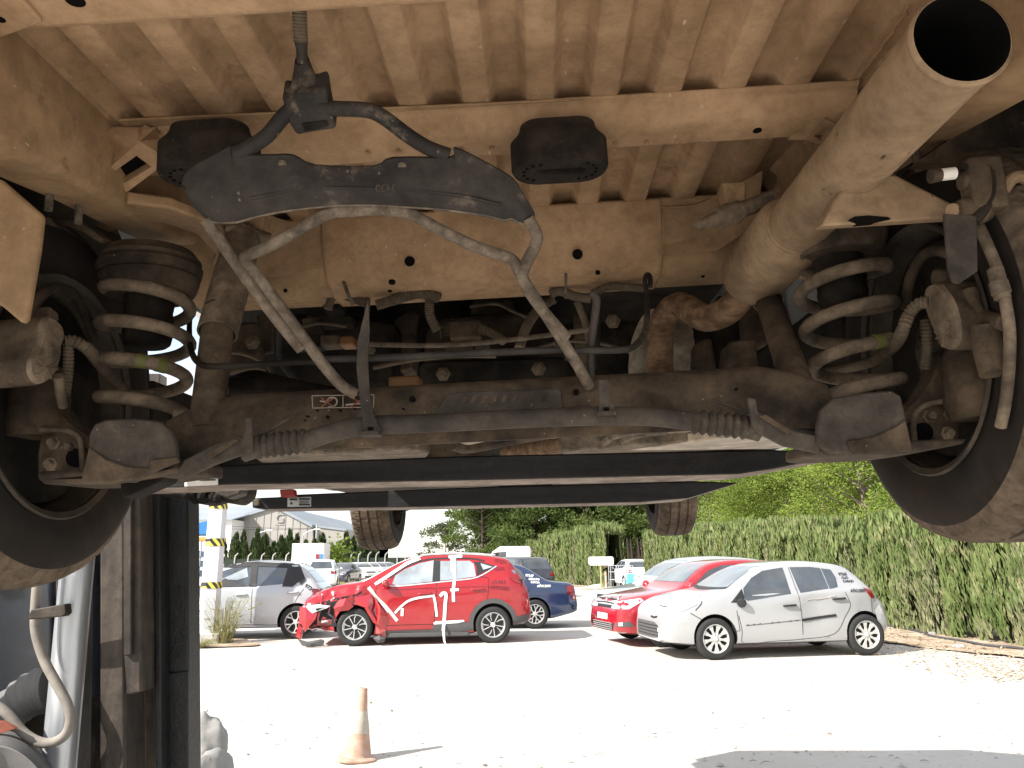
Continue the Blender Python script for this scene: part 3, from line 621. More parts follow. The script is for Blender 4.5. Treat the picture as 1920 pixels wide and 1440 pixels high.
# cable sleeve with bellows along the beam
SV = -.125
mid = [V(x, y, v=SV) for x, y in ((572, 827), (640, 806), (700, 797), (760, 795), (860, 791), (1000, 784), (1140, 780), (1230, 782), (1300, 790))]
m_ = MB(); m_.tube(cr(mid, 5), .0135, 18)
def bellow(p, q, nr):
    out = []; rs = []
    for i in range(nr*4+1):
        t = i/(nr*4); out.append(p+(q-p)*t); rs.append((.0135, .0165, .0185, .0165)[i % 4])
    m_.tube(out, rs, 18)
bellow(V(576, 826, v=SV), V(478, 838, v=SV), 7); bellow(V(1296, 790, v=SV), V(1402, 801, v=SV), 7)
m_.tube([V(480, 838, v=SV), V(455, 845, v=SV)], [.016, .017], 16); m_.tube([V(1400, 801, v=SV), V(1425, 806, v=SV)], [.016, .017], 16)
m_.build('cable_sleeve', M['grey'], van, smooth=30)
for poly, nm in ((((670, 640), (690, 560), (693, 620), (690, 680), (693, 735), (700, 775), (714, 806), (716, 815), (684, 817), (682, 805), (676, 760), (668, 690)), 'sleeve_strap'), (((1122, 712), (1140, 712), (1143, 752), (1153, 762), (1153, 793), (1123, 796), (1123, 764), (1124, 752)), 'sleeve_clip')):
    m_ = MB(); m_.prism([V(x, y, v=SV-.017) for x, y in poly], (0, .003, 0)); o = m_.build(nm, M['grey'], van, bevel=.0008)
    cx, cy = (695, 804) if nm == 'sleeve_strap' else (1137, 767)
    m_ = MB(); m_.prism([V(x, y, v=SV-.018) for x, y in ((cx-6, cy-3), (cx+5, cy-4), (cx+5, cy+3), (cx-5, cy+4))], (0, .002, 0)); m_.build('strap_slot', M['hole'], o)
    m_ = MB(); q = V(cx, cy+10, v=SV-.01); m_.box(q, (.028, .03, .006)); m_.build('strap_base', M['grey'], o, bevel=.001)
m_ = MB(); m_.hose([V(690, 560, v=.40), V(687, 600, v=.37), V(684, 640, v=.36)], .006, .004, .2, 10); m_.build('wire_loom', M['harness'], van, smooth=25)

# lower arms, spring trays and stone guards
def px_prism(poly, v, dv, name, mat, bevel=.0022, par=van, smooth=35):
    m_ = MB(); m_.prism([V(x, y, v=v) for x, y in poly], (0, dv, 0)); return m_.build(name, M[mat], par, smooth=smooth, bevel=bevel)
AL = [(66, 884), (70, 900), (80, 907), (190, 905), (270, 893), (330, 884), (345, 888), (345, 860), (330, 858), (320, 870), (250, 888), (160, 880)]
AR = [(1532, 850), (1560, 854), (1700, 848), (1770, 838), (1806, 832), (1816, 822), (1690, 826), (1600, 838), (1560, 835), (1532, 826)]
armL = px_prism(AL, -.14, .14, 'lower_arm', 'chassis', .006); armR = px_prism(AR, -.14, .14, 'lower_arm', 'chassis', .006)
px_prism([(164, 850), (166, 815), (176, 795), (196, 787), (250, 784), (300, 790), (322, 808), (330, 835), (332, 862), (250, 904), (190, 905), (152, 903), (160, 860)], -.155, .012, 'stone_guard', 'grey', .003, armL)
px_prism([(166, 838), (200, 862), (236, 874), (280, 878), (280, 862), (332, 856), (336, 866), (272, 890), (262, 898), (196, 906), (150, 905)], -.160, .006, 'guard_lip', 'chassis', .002, armL)
px_prism([(1531, 834), (1533, 795), (1540, 768), (1562, 746), (1620, 736), (1672, 732), (1690, 742), (1697, 770), (1702, 800), (1705, 850), (1640, 852), (1560, 850)], -.155, .012, 'stone_guard', 'grey', .003, armR)
px_prism([(1588, 826), (1640, 818), (1680, 800), (1699, 786), (1712, 846), (1600, 853)], -.160, .006, 'guard_lip', 'chassis', .002, armR)
for s, poly in ((-1, ((225, 902), (250, 896), (308, 892), (300, 904), (262, 920), (232, 934), (226, 920))),): px_prism(poly, -.10, .05, 'torn_guard_flap', 'dark', .002, armL)
px_prism([(345, 862), (392, 838), (446, 818), (470, 822), (470, 846), (404, 870), (346, 896), (332, 886)], -.150, .01, 'sleeve_bracket', 'grey', .002, armL)
px_prism([(449, 836), (460, 806), (458, 783), (472, 782), (474, 846), (452, 850)], -.152, .006, 'bracket_tab', 'grey', .002, armL)
px_prism([(474, 818), (540, 783), (546, 785), (476, 826)], -.12, .006, 'bracket_tab', 'grey', .001, armL)
px_prism([(1402, 744), (1418, 748), (1422, 772), (1455, 790), (1490, 808), (1538, 818), (1538, 850), (1470, 836), (1424, 812), (1410, 796)], -.150, .01, 'sleeve_bracket', 'grey', .002, armR)
px_prism([(1340, 747), (1403, 770), (1404, 776), (1338, 752)], -.12, .006, 'bracket_tab', 'grey', .001, armR)
px_prism([(1424, 780), (1436, 777), (1486, 808), (1478, 814)], -.158, .006, 'bracket_tab', 'chassis', .001, armR)
px_prism([(385, 850), (440, 822), (446, 826), (392, 860)], -.158, .006, 'bracket_tab', 'chassis', .001, armL)
m_ = MB(); m_.tube(cr([V(x, y, v=-.06) for x, y in ((1536, 742), (1510, 765), (1484, 790), (1482, 798), (1496, 806), (1534, 810))], 5), .0075, 10); m_.build('brake_line', M['grey'], van)
m_ = MB(); m_.tube(cr([V(x, y, v=-.06) for x, y in ((340, 790), (372, 815), (388, 836), (372, 846), (340, 850))], 5), .0075, 10); m_.build('brake_line', M['grey'], van)
m_ = MB(); m_.tube(cr([V(x, y, v=-.03) for x, y in ((328, 808), (352, 804), (360, 790), (350, 780), (330, 778))], 5), .011, 12); m_.build('spring_tail', M['coil'], van)
# knuckles between arm and hub
for s in (-1, 1):
    if s < 0:
        KN = [(78, 804), (110, 806), (140, 812), (152, 830), (152, 884), (70, 892), (70, 850)]
        KA = [(88, 720), (100, 760), (125, 790), (168, 820), (166, 848), (140, 815), (78, 800), (70, 735)]
    else:
        KN = [(1716, 776), (1740, 757), (1790, 748), (1800, 752), (1800, 830), (1716, 836), (1712, 800)]
        KA = [(1760, 655), (1754, 700), (1730, 740), (1694, 775), (1698, 800), (1740, 765), (1800, 752), (1806, 660)]
    k_ = px_prism(KN, -.06, .06, 'hub_knuckle', 'chassis', .003); px_prism(KA, -.05, .05, 'knuckle_arm', 'chassis', .003, k_)
    lip = [(76, 806), (110, 806), (136, 812), (150, 828), (155, 882)] if s < 0 else [(1716, 838), (1713, 790), (1722, 770), (1745, 757), (1796, 749)]
    m_ = MB(); m_.tube(cr([V(x, y, v=-.075) for x, y in lip], 4), .004, 8); m_.build('knuckle_edge', M['coil'], k_)
    hx, hy = (140, 858) if s < 0 else (1732, 810)
    m_ = MB(); c = V(hx, hy, v=-.064); m_.lathe([(0, 0), (.014, 0), (.014, .004), (0, .004)], c, (0, 1, 0), 16); m_.build('knuckle_hole', M['hole'], k_)
    m_ = MB(); q = V(72, 640, u=-.70) if s < 0 else V(1820, 700, u=.70)
    m_.lathe([(0, 0), (.165, 0), (.17, .008), (.17, .012), (0, .012)], (s*.735, 0, 0), (-s, 0, 0), 40); m_.build('splash_plate', M['dark'], van, smooth=40)
for xs_, v_ in ((((98, 830), (130, 838), (92, 870)), -.066), (((1745, 780), (1785, 775), (1780, 812)), -.066)):
    for x, y in xs_: q = V(x, y, v=v_); m_ = MB(); m_.lathe([(0, -.007), (.006, -.007), (.007, -.004), (.007, .002), (.011, .003), (.011, .006)], q, (0, 1, 0), 6); m_.build('flange_bolt', M['coil'], van, smooth=20)
# brake calipers with electric motors
def caliper(s, face, uu, spokes, hub, body2):
    F = [V(x, y, u=uu) for x, y in face]; F = cr(F, 3, True)
    m_ = MB(); cen = sum(F, Vector())/len(F)
    rows = [[cen+(p-cen)*k+Vector((d*s, d2, 0)) for p in F] for k, d, d2 in ((.0, -.004, 0), (.80, -.004, 0), (.94, -.002, 0), (1.0, .004, 0), (1.03, .012, 0), (1.03, .05, .006), (1.0, .13, .015))]
    m_.grid(rows[3:], closed=True); m_.add(rows[-1], [tuple(range(len(F)))]); o = m_.build('brake_caliper', M['chassis'], van, smooth=45); m_ = MB(); m_.grid(rows[:4], closed=True); m_.build('motor_cover', M['coil'], o, smooth=30)
    h = V(*hub, u=uu); m_ = MB()
    for a, b in spokes:
        p, q = V(*a, u=uu), V(*b, u=uu); m_.tube([p-U*s*.0035, q-U*s*.0035], .0017, 6)
    m_.build('motor_ribs', M['coil'], o)
    m_ = MB(); m_.prism([V(x, y, u=uu+s*.03) for x, y in body2], (s*.06, 0, 0)); m_.build('connector', M['chassis'], o, bevel=.004); return o
caliper(-1, ((88, 594), (100, 596), (116, 612), (119, 632), (113, 648), (112, 668), (102, 700), (84, 718), (68, 718), (56, 700), (56, 676), (68, 652), (74, 632), (78, 606)), -.60,
        [((80, 690), (66, 672)), ((80, 690), (60, 684)), ((80, 690), (64, 704)), ((80, 690), (76, 714)), ((80, 690), (92, 710)), ((80, 690), (102, 692)), ((80, 690), (102, 680)), ((62, 670), (72, 664))], (80, 690), ((95, 573), (112, 588), (112, 604), (92, 596)))
caliper(1, ((1742, 534), (1760, 531), (1772, 545), (1786, 566), (1796, 600), (1798, 630), (1790, 650), (1776, 656), (1764, 648), (1755, 624), (1744, 598), (1734, 568), (1735, 546)), .64,
        [((1776, 628), (1786, 600)), ((1776, 628), (1792, 612)), ((1776, 628), (1792, 632)), ((1776, 628), (1784, 648)), ((1776, 628), (1772, 650)), ((1776, 628), (1760, 634)), ((1776, 628), (1758, 622)), ((1780, 600), (1790, 606))], (1776, 628), ((1742, 518), (1748, 504), (1770, 508), (1768, 532), (1744, 534)))
# brake hoses and wheel sensor looms
def hz(pts, r, name, mat='harness', loom=False, k=6):
    P = [V(x, y, **{q[0]: q[1]}) for x, y, q in [(p[0], p[1], p[2]) for p in pts]]; m_ = MB()
    if loom: m_.hose(P, r, .0055, .2, 10)
    else: m_.tube(cr(P, k), r, 10)
    return m_.build(name, M[mat], van, smooth=25 if loom else 60)
uL, uR = ('u', -.66), ('u', .68)
hz([(20, 660, ('u', -.665)), (38, 630, uL), (52, 590, uL), (75, 555, uL), (105, 540, uL), (138, 552, uL), (160, 590, uL), (176, 640, uL)], .0085, 'brake_hose', 'chassis')
hz([(122, 640, ('u', -.62)), (140, 640, ('u', -.61)), (165, 655, ('u', -.60)), (185, 680, ('v', .0)), (205, 704, ('v', .06)), (245, 740, ('v', .16)), (300, 750, ('v', .24))], .0095, 'sensor_loom', loom=True)
hz([(128, 645, ('u', -.62)), (128, 690, ('u', -.62)), (122, 740, ('u', -.62))], .008, 'sensor_loom', loom=True)
hz([(110, 705, ('u', -.60)), (114, 740, ('u', -.61)), (118, 760, ('u', -.62))], .007, 'sensor_loom')
hz([(1790, 480, ('u', .66)), (1760, 470, uR), (1730, 480, uR), (1708, 520, uR), (1700, 560, uR), (1698, 580, uR)], .0085, 'brake_hose', 'chassis')
hz([(1745, 566, ('u', .64)), (1722, 570, ('u', .63)), (1704, 590, ('u', .62)), (1690, 625, ('u', .61)), (1675, 650, ('v', .0)), (1640, 676, ('v', .10)), (1590, 690, ('v', .20)), (1540, 700, ('v', .26))], .0095, 'sensor_loom', loom=True)
hz([(1735, 600, ('u', .66)), (1738, 650, ('u', .66)), (1734, 690, ('u', .66))], .008, 'sensor_loom', loom=True)
hz([(1836, 425, ('u', .668)), (1852, 460, ('u', .668)), (1872, 510, ('u', .668)), (1884, 560, ('u', .668)), (1893, 620, ('u', .668)), (1892, 690, ('u', .668)), (1886, 750, ('u', .668)), (1876, 800, ('u', .668))], .0072, 'brake_hose', 'coil')
hz([(1866, 505, ('u', .664)), (1874, 535, ('u', .664)), (1880, 560, ('u', .664))], .010, 'hose_sleeve', 'coil'); hz([(1872, 530, ('u', .661)), (1878, 550, ('u', .661))], .0115, 'hose_clip', 'tube')
hz([(1818, 545, ('u', .67)), (1826, 575, ('u', .67)), (1845, 595, ('u', .68)), (1885, 605, ('u', .668))], .011, 'banjo_hose', 'chassis')
hz([(1850, 610, ('u', .668)), (1855, 650, ('u', .668)), (1868, 700, ('u', .668))], .02, 'caliper_slider', 'chassis')
hz([(5, 660, ('u', -.68)), (25, 640, ('u', -.68)), (36, 612, ('u', -.68))], .012, 'banjo_hose', 'chassis')
# caliper carrier below each motor
for s, q in ((-1, V(70, 760, u=-.70)), (1, V(1830, 720, u=.71))):
    m_ = MB(); m_.lathe([(0, -.05), (.04, -.05), (.046, -.03), (.04, .04), (.03, .06)], q, W, 20); m_.build('caliper_carrier', M['chassis'], van, smooth=50)

# wiring and hardware under the deep member
hz([(497, 524, ('v', .36)), (530, 533, ('v', .37)), (570, 540, ('v', .38)), (612, 546, ('v', .39))], .0105, 'wire_loom', loom=True)
hz([(706, 572, ('v', .38)), (740, 562, ('v', .38)), (780, 551, ('v', .38)), (806, 551, ('v', .38)), (824, 560, ('v', .39))], .0125, 'wire_loom', loom=True)
hz([(806, 560, ('v', .42)), (806, 590, ('v', .43)), (820, 620, ('v', .44))], .0115, 'wire_loom', loom=True)
hz([(898, 616, ('v', .50)), (922, 624, ('v', .50)), (944, 640, ('v', .48))], .0105, 'wire_loom', loom=True)
hz([(974, 652, ('v', .48)), (986, 615, ('v', .50)), (1010, 580, ('v', .52)), (1040, 560, ('v', .52))], .012, 'wire_loom', loom=True)
hz([(1110, 550, ('v', .38)), (1140, 538, ('v', .38)), (1170, 538, ('v', .38)), (1208, 540, ('v', .37))], .0095, 'wire_loom', loom=True)
hz([(615, 580, ('v', .40)), (622, 560, ('v', .40)), (636, 552, ('v', .40)), (660, 560, ('v', .40)), (690, 570, ('v', .39))], .009, 'loom_clip', 'harness')
hz([(1032, 552, ('v', .40)), (1050, 546, ('v', .40)), (1080, 556, ('v', .40)), (1108, 560, ('v', .40))], .010, 'loom_clip', 'harness')
hz([(1082, 565, ('v', .41)), (1096, 600, ('v', .42)), (1106, 640, ('v', .43))], .0085, 'wire_loom', 'harness')
hz([(1116, 560, ('v', .37)), (1120, 590, ('v', .38)), (1118, 640, ('v', .39)), (1114, 690, ('v', .40))], .0085, 'wire_loom', 'dark')
hz([(644, 526, ('v', .33)), (650, 545, ('v', .33)), (662, 572, ('v', .34))], .004, 'guide_hook', 'tube'); hz([(1061, 512, ('v', .33)), (1061, 560, ('v', .34))], .003, 'guide_hook', 'tube')
M['dirt'] = M['chassis']
for a, b, v_, nm, mt in (((842, 602), (902, 632), .55, 'connector_block', 'chassis'), ((600, 628), (640, 646), .50, 'connector_block', 'chassis'), ((548, 628), (602, 650), .52, 'connector_block', 'dark'), ((636, 630), (662, 646), .50, 'amber_connector', 'orange'), ((728, 706), (786, 732), .22, 'amber_reservoir', 'orange'), ((605, 556), (640, 580), .44, 'connector_block', 'dark'), ((890, 646), (920, 658), .45, 'connector_block', 'grey'), ((832, 640), (890, 660), .47, 'connector_block', 'chassis')):
    p, q = V(*a, v=v_), V(*b, v=v_); m_ = MB(); m_.bb((p.x, v_, p.z), (q.x, v_+.05, q.z)); m_.build(nm, M[mt], van, bevel=.004)
m_ = MB()
for i in range(5): m_.tube([V(760+640*0+138+i*0, 606+i*5, v=.55), V(912, 612+i*4, v=.5)], .0018, 5); m_.tube([V(842, 606+i*5, v=.55), V(826, 622+i*3, v=.5)], .0018, 5)
m_.build('loose_wires', M['harness'], van)
# fuel tank and other dark boxes ahead of the axle
px = lambda p, v: V(*p, v=v)
def block(poly, v, dv, name, mat, bevel=.012): return px_prism(poly, v, dv, name, mat, bevel)
block([(514, 592), (560, 585), (700, 590), (742, 600), (735, 730), (560, 736), (514, 676)], .70, .8, 'fuel_tank', 'dark', .02)
block([(574, 590), (640, 588), (660, 592), (660, 610), (580, 612)], .66, .06, 'tank_ledge', 'chassis', .004)
block([(785, 685), (800, 676), (1060, 668), (1068, 676), (1070, 730), (790, 735)], .60, .3, 'air_tank_cover', 'dark', .012)
block([(800, 612), (830, 594), (1010, 580), (1060, 610), (1066, 668), (790, 680)], .76, .5, 'tank_shell', 'chassis', .02)
block([(888, 560), (955, 556), (966, 568), (966, 590), (880, 590)], .80, .2, 'pump_flange', 'chassis', .01)
block([(740, 600), (770, 580), (786, 590), (772, 690), (738, 700)], .8, .1, 'tank_strap', 'chassis', .004)
block([(420, 610), (480, 606), (486, 690), (424, 700)], .52, .05, 'pipe_bracket', 'chassis', .004)
block([(425, 705), (480, 700), (560, 710), (640, 735), (560, 742), (425, 744)], .30, .08, 'fuel_filler_hose', 'dark', .012)
m_ = MB(); m_.tube(cr([V(x, y, v=.34) for x, y in ((430, 722), (470, 708), (500, 712), (540, 722), (600, 735), (660, 742))], 5), .016, 12); m_.build('filler_hose', M['dark'], van)
block([(1306, 640), (1335, 630), (1345, 690), (1330, 706), (1304, 704)], .5, .2, 'inner_bracket', 'chassis', .01)
block([(1368, 640), (1418, 632), (1424, 694), (1360, 700)], .32, .08, 'inner_bracket', 'chassis', .006)
block([(1390, 560), (1440, 552), (1450, 640), (1400, 660)], .42, .05, 'inner_panel', 'chassis', .01)
for q in (((500, 600, ('v', .62)), (560, 612, ('v', .62)), (600, 606, ('v', .60)), (650, 612, ('v', .60))), ((430, 660, ('v', .5)), (470, 668, ('v', .5)), (505, 690, ('v', .5)), (520, 730, ('v', .48))), ((880, 575, ('v', .66)), (930, 570, ('v', .66)), (965, 585, ('v', .64)), (1000, 600, ('v', .62))), ((1000, 655, ('v', .58)), (1060, 640, ('v', .58)), (1130, 645, ('v', .56)), (1180, 660, ('v', .56))), ((700, 690, ('v', .40)), (770, 676, ('v', .40)), (850, 668, ('v', .42)), (930, 668, ('v', .42)))): hz(list(q), .0045, 'brake_pipe', 'harness')
for (x, y), v_ in (((560, 640), .66), ((690, 655), .66), ((1010, 690), .58), ((830, 700), .58), ((1150, 600), .5), ((470, 640), .5)):
    q = V(x, y, v=v_); m_ = MB(); m_.lathe([(0, -.006), (.009, -.006), (.011, -.003), (.011, .006), (.018, .008), (.018, .012)], q, (0, 1, 0), 6); m_.build('fixing_nut', M['harness'], van, smooth=25)
for poly, v_ in ((((566, 596), (600, 590), (606, 634), (572, 640)), .655), (((1075, 590), (1100, 584), (1104, 700), (1080, 704)), .60), (((478, 590), (512, 588), (510, 660), (486, 664)), .56)): block(list(poly), v_, .02, 'stay_bracket', 'chassis', .004)
# floor pan in front, seen as a low strip between beam and forks
def low(poly, w_, name, mat, dz=.02):
    m_ = MB(); m_.prism([V(x, y, w=w_) for x, y in poly], (0, 0, dz)); return m_.build(name, M[mat], van, bevel=.004)
low([(500, 848), (600, 838), (660, 822), (780, 818), (812, 822), (800, 832), (740, 846), (620, 862), (520, 862)], -.085, 'underbody_panel', 'foil')
low([(830, 822), (900, 826), (1000, 805), (1130, 795), (1130, 808), (1080, 818), (900, 838), (850, 838)], -.088, 'underbody_panel', 'foil')
low([(1290, 830), (1360, 820), (1480, 820), (1520, 836), (1440, 842), (1180, 845)], -.10, 'sill_panel', 'foil')
low([(470, 855), (560, 850), (640, 849), (760, 842), (806, 850), (800, 858), (640, 864), (490, 868)], -.095, 'jacking_rail', 'tube', .03)
low([(1052, 846), (1120, 842), (1200, 834), (1320, 826), (1440, 828), (1450, 838), (1300, 846), (1054, 852)], -.098, 'jacking_rail', 'tube', .03)
m_ = MB(); m_.tube(cr([V(x, y, w=-.09) for x, y in ((846, 832), (880, 838), (960, 822), (1040, 808), (1100, 800))], 5), .012, 10); m_.build('brake_pipe', M['chassis'], van)
for q in (((1128, 838), (1140, 822), (1165, 812), (1210, 803)), ((1152, 840), (1170, 824), (1200, 812), (1250, 806))):
    m_ = MB(); m_.tube(cr([V(x, y, w=-.085) for x, y in q], 4), .009, 8); m_.build('fuel_pipe', M['tube'], van)
low([(1218, 795), (1300, 798), (1330, 812), (1300, 816), (1262, 826), (1232, 812)], -.08, 'shield_skirt', 'foil')
m_ = MB(); m_.bb((-.70, 1.45, -.07), (-.10, 2.6, .1)); m_.bb((.15, 1.45, -.07), (.70, 2.6, .1)); m_.build('floor_pan', M['chassis'], van, bevel=.02)
m_ = MB(); m_.bb((-.72, .30, -.06), (-.69, 1.45, .085)); m_.build('sill_box', M['dark'], van, bevel=.006); m_ = MB(); m_.bb((.70, .30, -.06), (.76, 1.45, .2)); m_.build('sill_box', M['dark'], van, bevel=.006)

# ================================================================== THE FORKLIFT
fl = empty('forklift', tuple(D(300, 1200, 2.3).xy)+(0,))
tag(fl, 'dark forklift at the left edge whose long black forks carry the van', 'forklift')
FO = fl.location.copy()
def fbuild(m_, name, mats, bevel=0, smooth=35, par=None):
    m_.v = [tuple(Vector(p)-FO) for p in m_.v]; o = m_.build(name, mats, par or fl, smooth=smooth, bevel=bevel); return o
def fork(poly, bot, y, dy, name, split):
    m_ = MB(); P = [D(a, b, y) for a, b in poly]; n = len(P); Q = [p+Vector((0, dy, 0)) for p in P]
    m_.add(P, [tuple(range(n))], 0); m_.add(Q, [tuple(range(n))], 0)
    for i in range(n):
        k = (i+1) % n; m_.quad(P[i], P[k], Q[k], Q[i], mi=1 if i in bot else 0)
    return fbuild(m_, name, [M['fork'], M['forkbot']], .004, 0)
f1 = fork([(-20, 884), (-20, 926), (330, 915), (420, 910), (860, 902), (1385, 890), (1450, 880), (1610, 849), (1440, 843), (860, 855), (420, 872)], (1, 2, 3, 4, 5, 6), 1.78, .13, 'fork', 0)
f2 = fork([(472, 934), (473, 952), (500, 955), (800, 951), (1200, 942), (1290, 935), (1388, 905), (1300, 902), (900, 913), (560, 927), (520, 932)], (2, 3, 4, 5), 2.55, .13, 'fork', 0)
m_ = MB(); c = D(481, 942, 2.545); m_.lathe([(0, -.006), (.010, -.006), (.012, 0), (.012, .01)], c, (0, 1, 0), 14); fbuild(m_, 'fork_pin', M['tube'])
m_ = MB(); m_.prism([D(a, b, 1.776) for a, b in ((346, 890), (408, 887), (408, 909), (346, 912))], (0, .004, 0)); pl = fbuild(m_, 'load_sticker', M['white'], smooth=0)
m_ = MB()
for a, b, c, d in ((376, 884, 404, 887), (374, 898.5, 404, 900), (374, 901, 404, 902)):
    m_.prism([D(a, b, 1.774), D(c, b-1, 1.774), D(c, d-1, 1.774), D(a, d, 1.774)], (0, .002, 0))
fbuild(m_, 'sticker_print', M['ink'], smooth=0)
M['plate'] = plain('aluminium_plate', (.42, .42, .41), .45, .4)
m_ = MB(); m_.prism([D(a, b, 2.546) for a, b in ((539, 933), (583, 931.5), (583, 949.5), (539, 950.5))], (0, .004, 0)); fbuild(m_, 'type_plate', M['plate'], smooth=0)
m_ = MB()
for a, b, c, d in ((543, 934.5, 557, 938.2), (560.5, 934, 581, 937), (560.5, 944.5, 581, 947.8), (544, 942, 548, 946)):
    m_.prism([D(a, b, 2.543), D(c, b, 2.543), D(c, d, 2.543), D(a, d, 2.543)], (0, .002, 0))
for y_ in (939, 940.8, 942.6): m_.prism([D(561, y_, 2.543), D(579, y_-.3, 2.543), D(579, y_+.3, 2.543), D(561, y_+.7, 2.543)], (0, .002, 0))
fbuild(m_, 'plate_print', M['ink'], smooth=0)
def fbox(x0, x1, y0, y1, Y, dy, name, mat, bevel=.004, floor=False):
    a, b = D(x0, y0, Y), D(x1, y1, Y); z1 = 0 if floor else b.z
    m_ = MB(); m_.bb((a.x, Y, a.z), (b.x, Y+dy, z1)); return fbuild(m_, name, M[mat], bevel)
def fpoly(poly, Y, dy, name, mat, bevel=.004):
    m_ = MB(); m_.prism([D(a, b, Y) for a, b in poly], (0, dy, 0)); return fbuild(m_, name, M[mat], bevel)
# mast: channel sections side by side
fpoly([(262, 700), (300, 700), (290, 935), (291, 1180), (293, 1480), (238, 1480), (240, 1080)], 2.62, .06, 'mast_backplate', 'mastbrown')
fpoly([(296, 905), (352, 905), (353, 1180), (354, 1480), (300, 1480), (291, 1180)], 2.32, .09, 'mast_channel', 'mast', .006)
fpoly([(286, 915), (299, 910), (301, 1180), (302, 1480), (291, 1480), (289, 1160)], 2.26, .10, 'mast_flange', 'mast', .004)
fpoly([(352, 905), (367, 905), (368, 1180), (371, 1480), (356, 1480)], 2.40, .012, 'mast_flange', 'mastbrown', .002)
fpoly([(306, 1262), (352, 1258), (353, 1480), (306, 1480)], 2.315, .02, 'stiffener_plate', 'mast', .004)
fpoly([(231, 900), (263, 850), (264, 1298), (236, 1304), (231, 1220)], 2.18, .10, 'inner_rail', 'mastbrown', .005)
fpoly([(231, 900), (246, 900), (246, 1228), (231, 1230)], 2.165, .03, 'slide_strip', 'mastbrown', .003)
fpoly([(186, 850), (232, 850), (234, 1200), (236, 1480), (186, 1480)], 2.20, .12, 'outer_rail', 'mastbrown', .008)
fpoly([(100, 900), (142, 900), (140, 1200), (134, 1480), (92, 1480), (104, 1150)], 2.30, .10, 'side_plate', 'mastbrown', .006)
fpoly([(264, 1200), (290, 1192), (290, 1270), (264, 1278)], 2.5, .05, 'cross_tie', 'mastbrown', .003)
fpoly([(150, 1000), (242, 1000), (244, 1500), (120, 1500)], 2.75, .05, 'rear_plate', 'mastbrown'); fpoly([(-420, 1335), (128, 1325), (136, 1500), (-420, 1500)], 2.52, .3, 'machine_skirt', 'dark', .01)
a, b = D(160, 900, 2.22), D(158, 1480, 2.22); a.z = 1.75; b.z = 0.0
m_ = MB(); m_.cyl(a, Vector((a.x*.97, a.y, 0.02)), .043, 32); fbuild(m_, 'lift_cylinder', M['chrome'], 0, 50)
m_ = MB(); q = D(185, 1150, 2.2); m_.cyl(Vector((q.x+.005, 2.29, 1.8)), Vector((q.x+.012, 2.29, 0)), .022, 12); fbuild(m_, 'guide_rod', M['dark'], 0, 50)
# body at the extreme left
fpoly([(-420, 960), (96, 1010), (104, 1150), (100, 1345), (-420, 1345)], 2.45, .5, 'machine_body', 'lift', .02)
m_ = MB(); m_.bb((-3.7, 1.95, .38), (-1.78, 3.05, 1.16)); m_.bb((-3.75, 2.0, .45), (-3.2, 3.0, 1.42)); fbuild(m_, 'counterweight', M['lift'], .06)
m_ = MB()
for x, y in ((-1.85, 2.0), (-1.85, 3.0), (-3.1, 2.0), (-3.1, 3.0)): m_.tube([(x, y, 1.1), (x-.05, y, 2.12)], .04, 8)
for x in (-1.9, -2.1, -2.3, -2.5, -2.7, -2.9, -3.12): m_.bb((x-.03, 1.96, 2.10), (x+.03, 3.04, 2.15))
fbuild(m_, 'overhead_guard', M['lift'])
m_ = MB(); m_.bb((-2.75, 2.3, 1.16), (-2.25, 2.75, 1.30)); m_.bb((-2.85, 2.3, 1.2), (-2.72, 2.75, 1.75)); fbuild(m_, 'seat', M['dark'], .04)
for x, y, r in ((-1.62, 3.0, .34), (-1.62, 1.95, .34), (-3.2, 2.95, .27), (-3.2, 2.05, .27)):
    m_ = MB(); m_.lathe([(r*.5, -.10), (r*.93, -.12), (r, -.09), (r, .09), (r*.93, .12), (r*.5, .10), (r*.45, .02)], (x, y, r-.012), (0, 1, 0), 32); fbuild(m_, 'drive_wheel', M['dark'])
m_ = MB(); P = []
for i in range(13):
    t = i/12; P.append(D(8+t*88, 1345-t*55-12*math.sin(t*3.1), 2.36))
m_.tube(P, [.05+.012*i/12+(.006 if i % 2 else 0) for i in range(13)], 20); fbuild(m_, 'rubber_boot', M['cover'], 0, 35)
rows = []
for k in range(6):
    t = k/5; rows.append([D(x, y+t*40*(1-.2*math.sin(i)), 2.2-.25*t) for i, (x, y) in enumerate(((-60, 1372), (-20, 1366), (20, 1370), (60, 1390), (95, 1430), (112, 1475)))])
m_ = MB(); m_.shell([cr(r_, 3) for r_ in rows], (-.05, .05, -.06)); fbuild(m_, 'machine_cover', M['cover'], .004, 50)
fpoly([(-30, 1354), (4, 1352), (30, 1366), (0, 1376), (-30, 1376)], 2.10, .012, 'warning_tag', 'lred', .001)
m_ = MB(); m_.tube(cr([D(x, y, 2.14) for x, y in ((74, 1040), (70, 1090), (66, 1150), (68, 1190), (84, 1240), (108, 1285), (126, 1320), (132, 1350), (122, 1378), (98, 1392), (70, 1390), (40, 1370), (10, 1335), (-30, 1310))], 7), .0125, 14); fbuild(m_, 'hydraulic_hose', M['hose'], 0, 60)
fpoly([(58, 1143), (122, 1132), (124, 1150), (118, 1156), (80, 1160), (52, 1162), (52, 1156)], 2.10, .03, 'hose_clamp', 'mastbrown', .003)
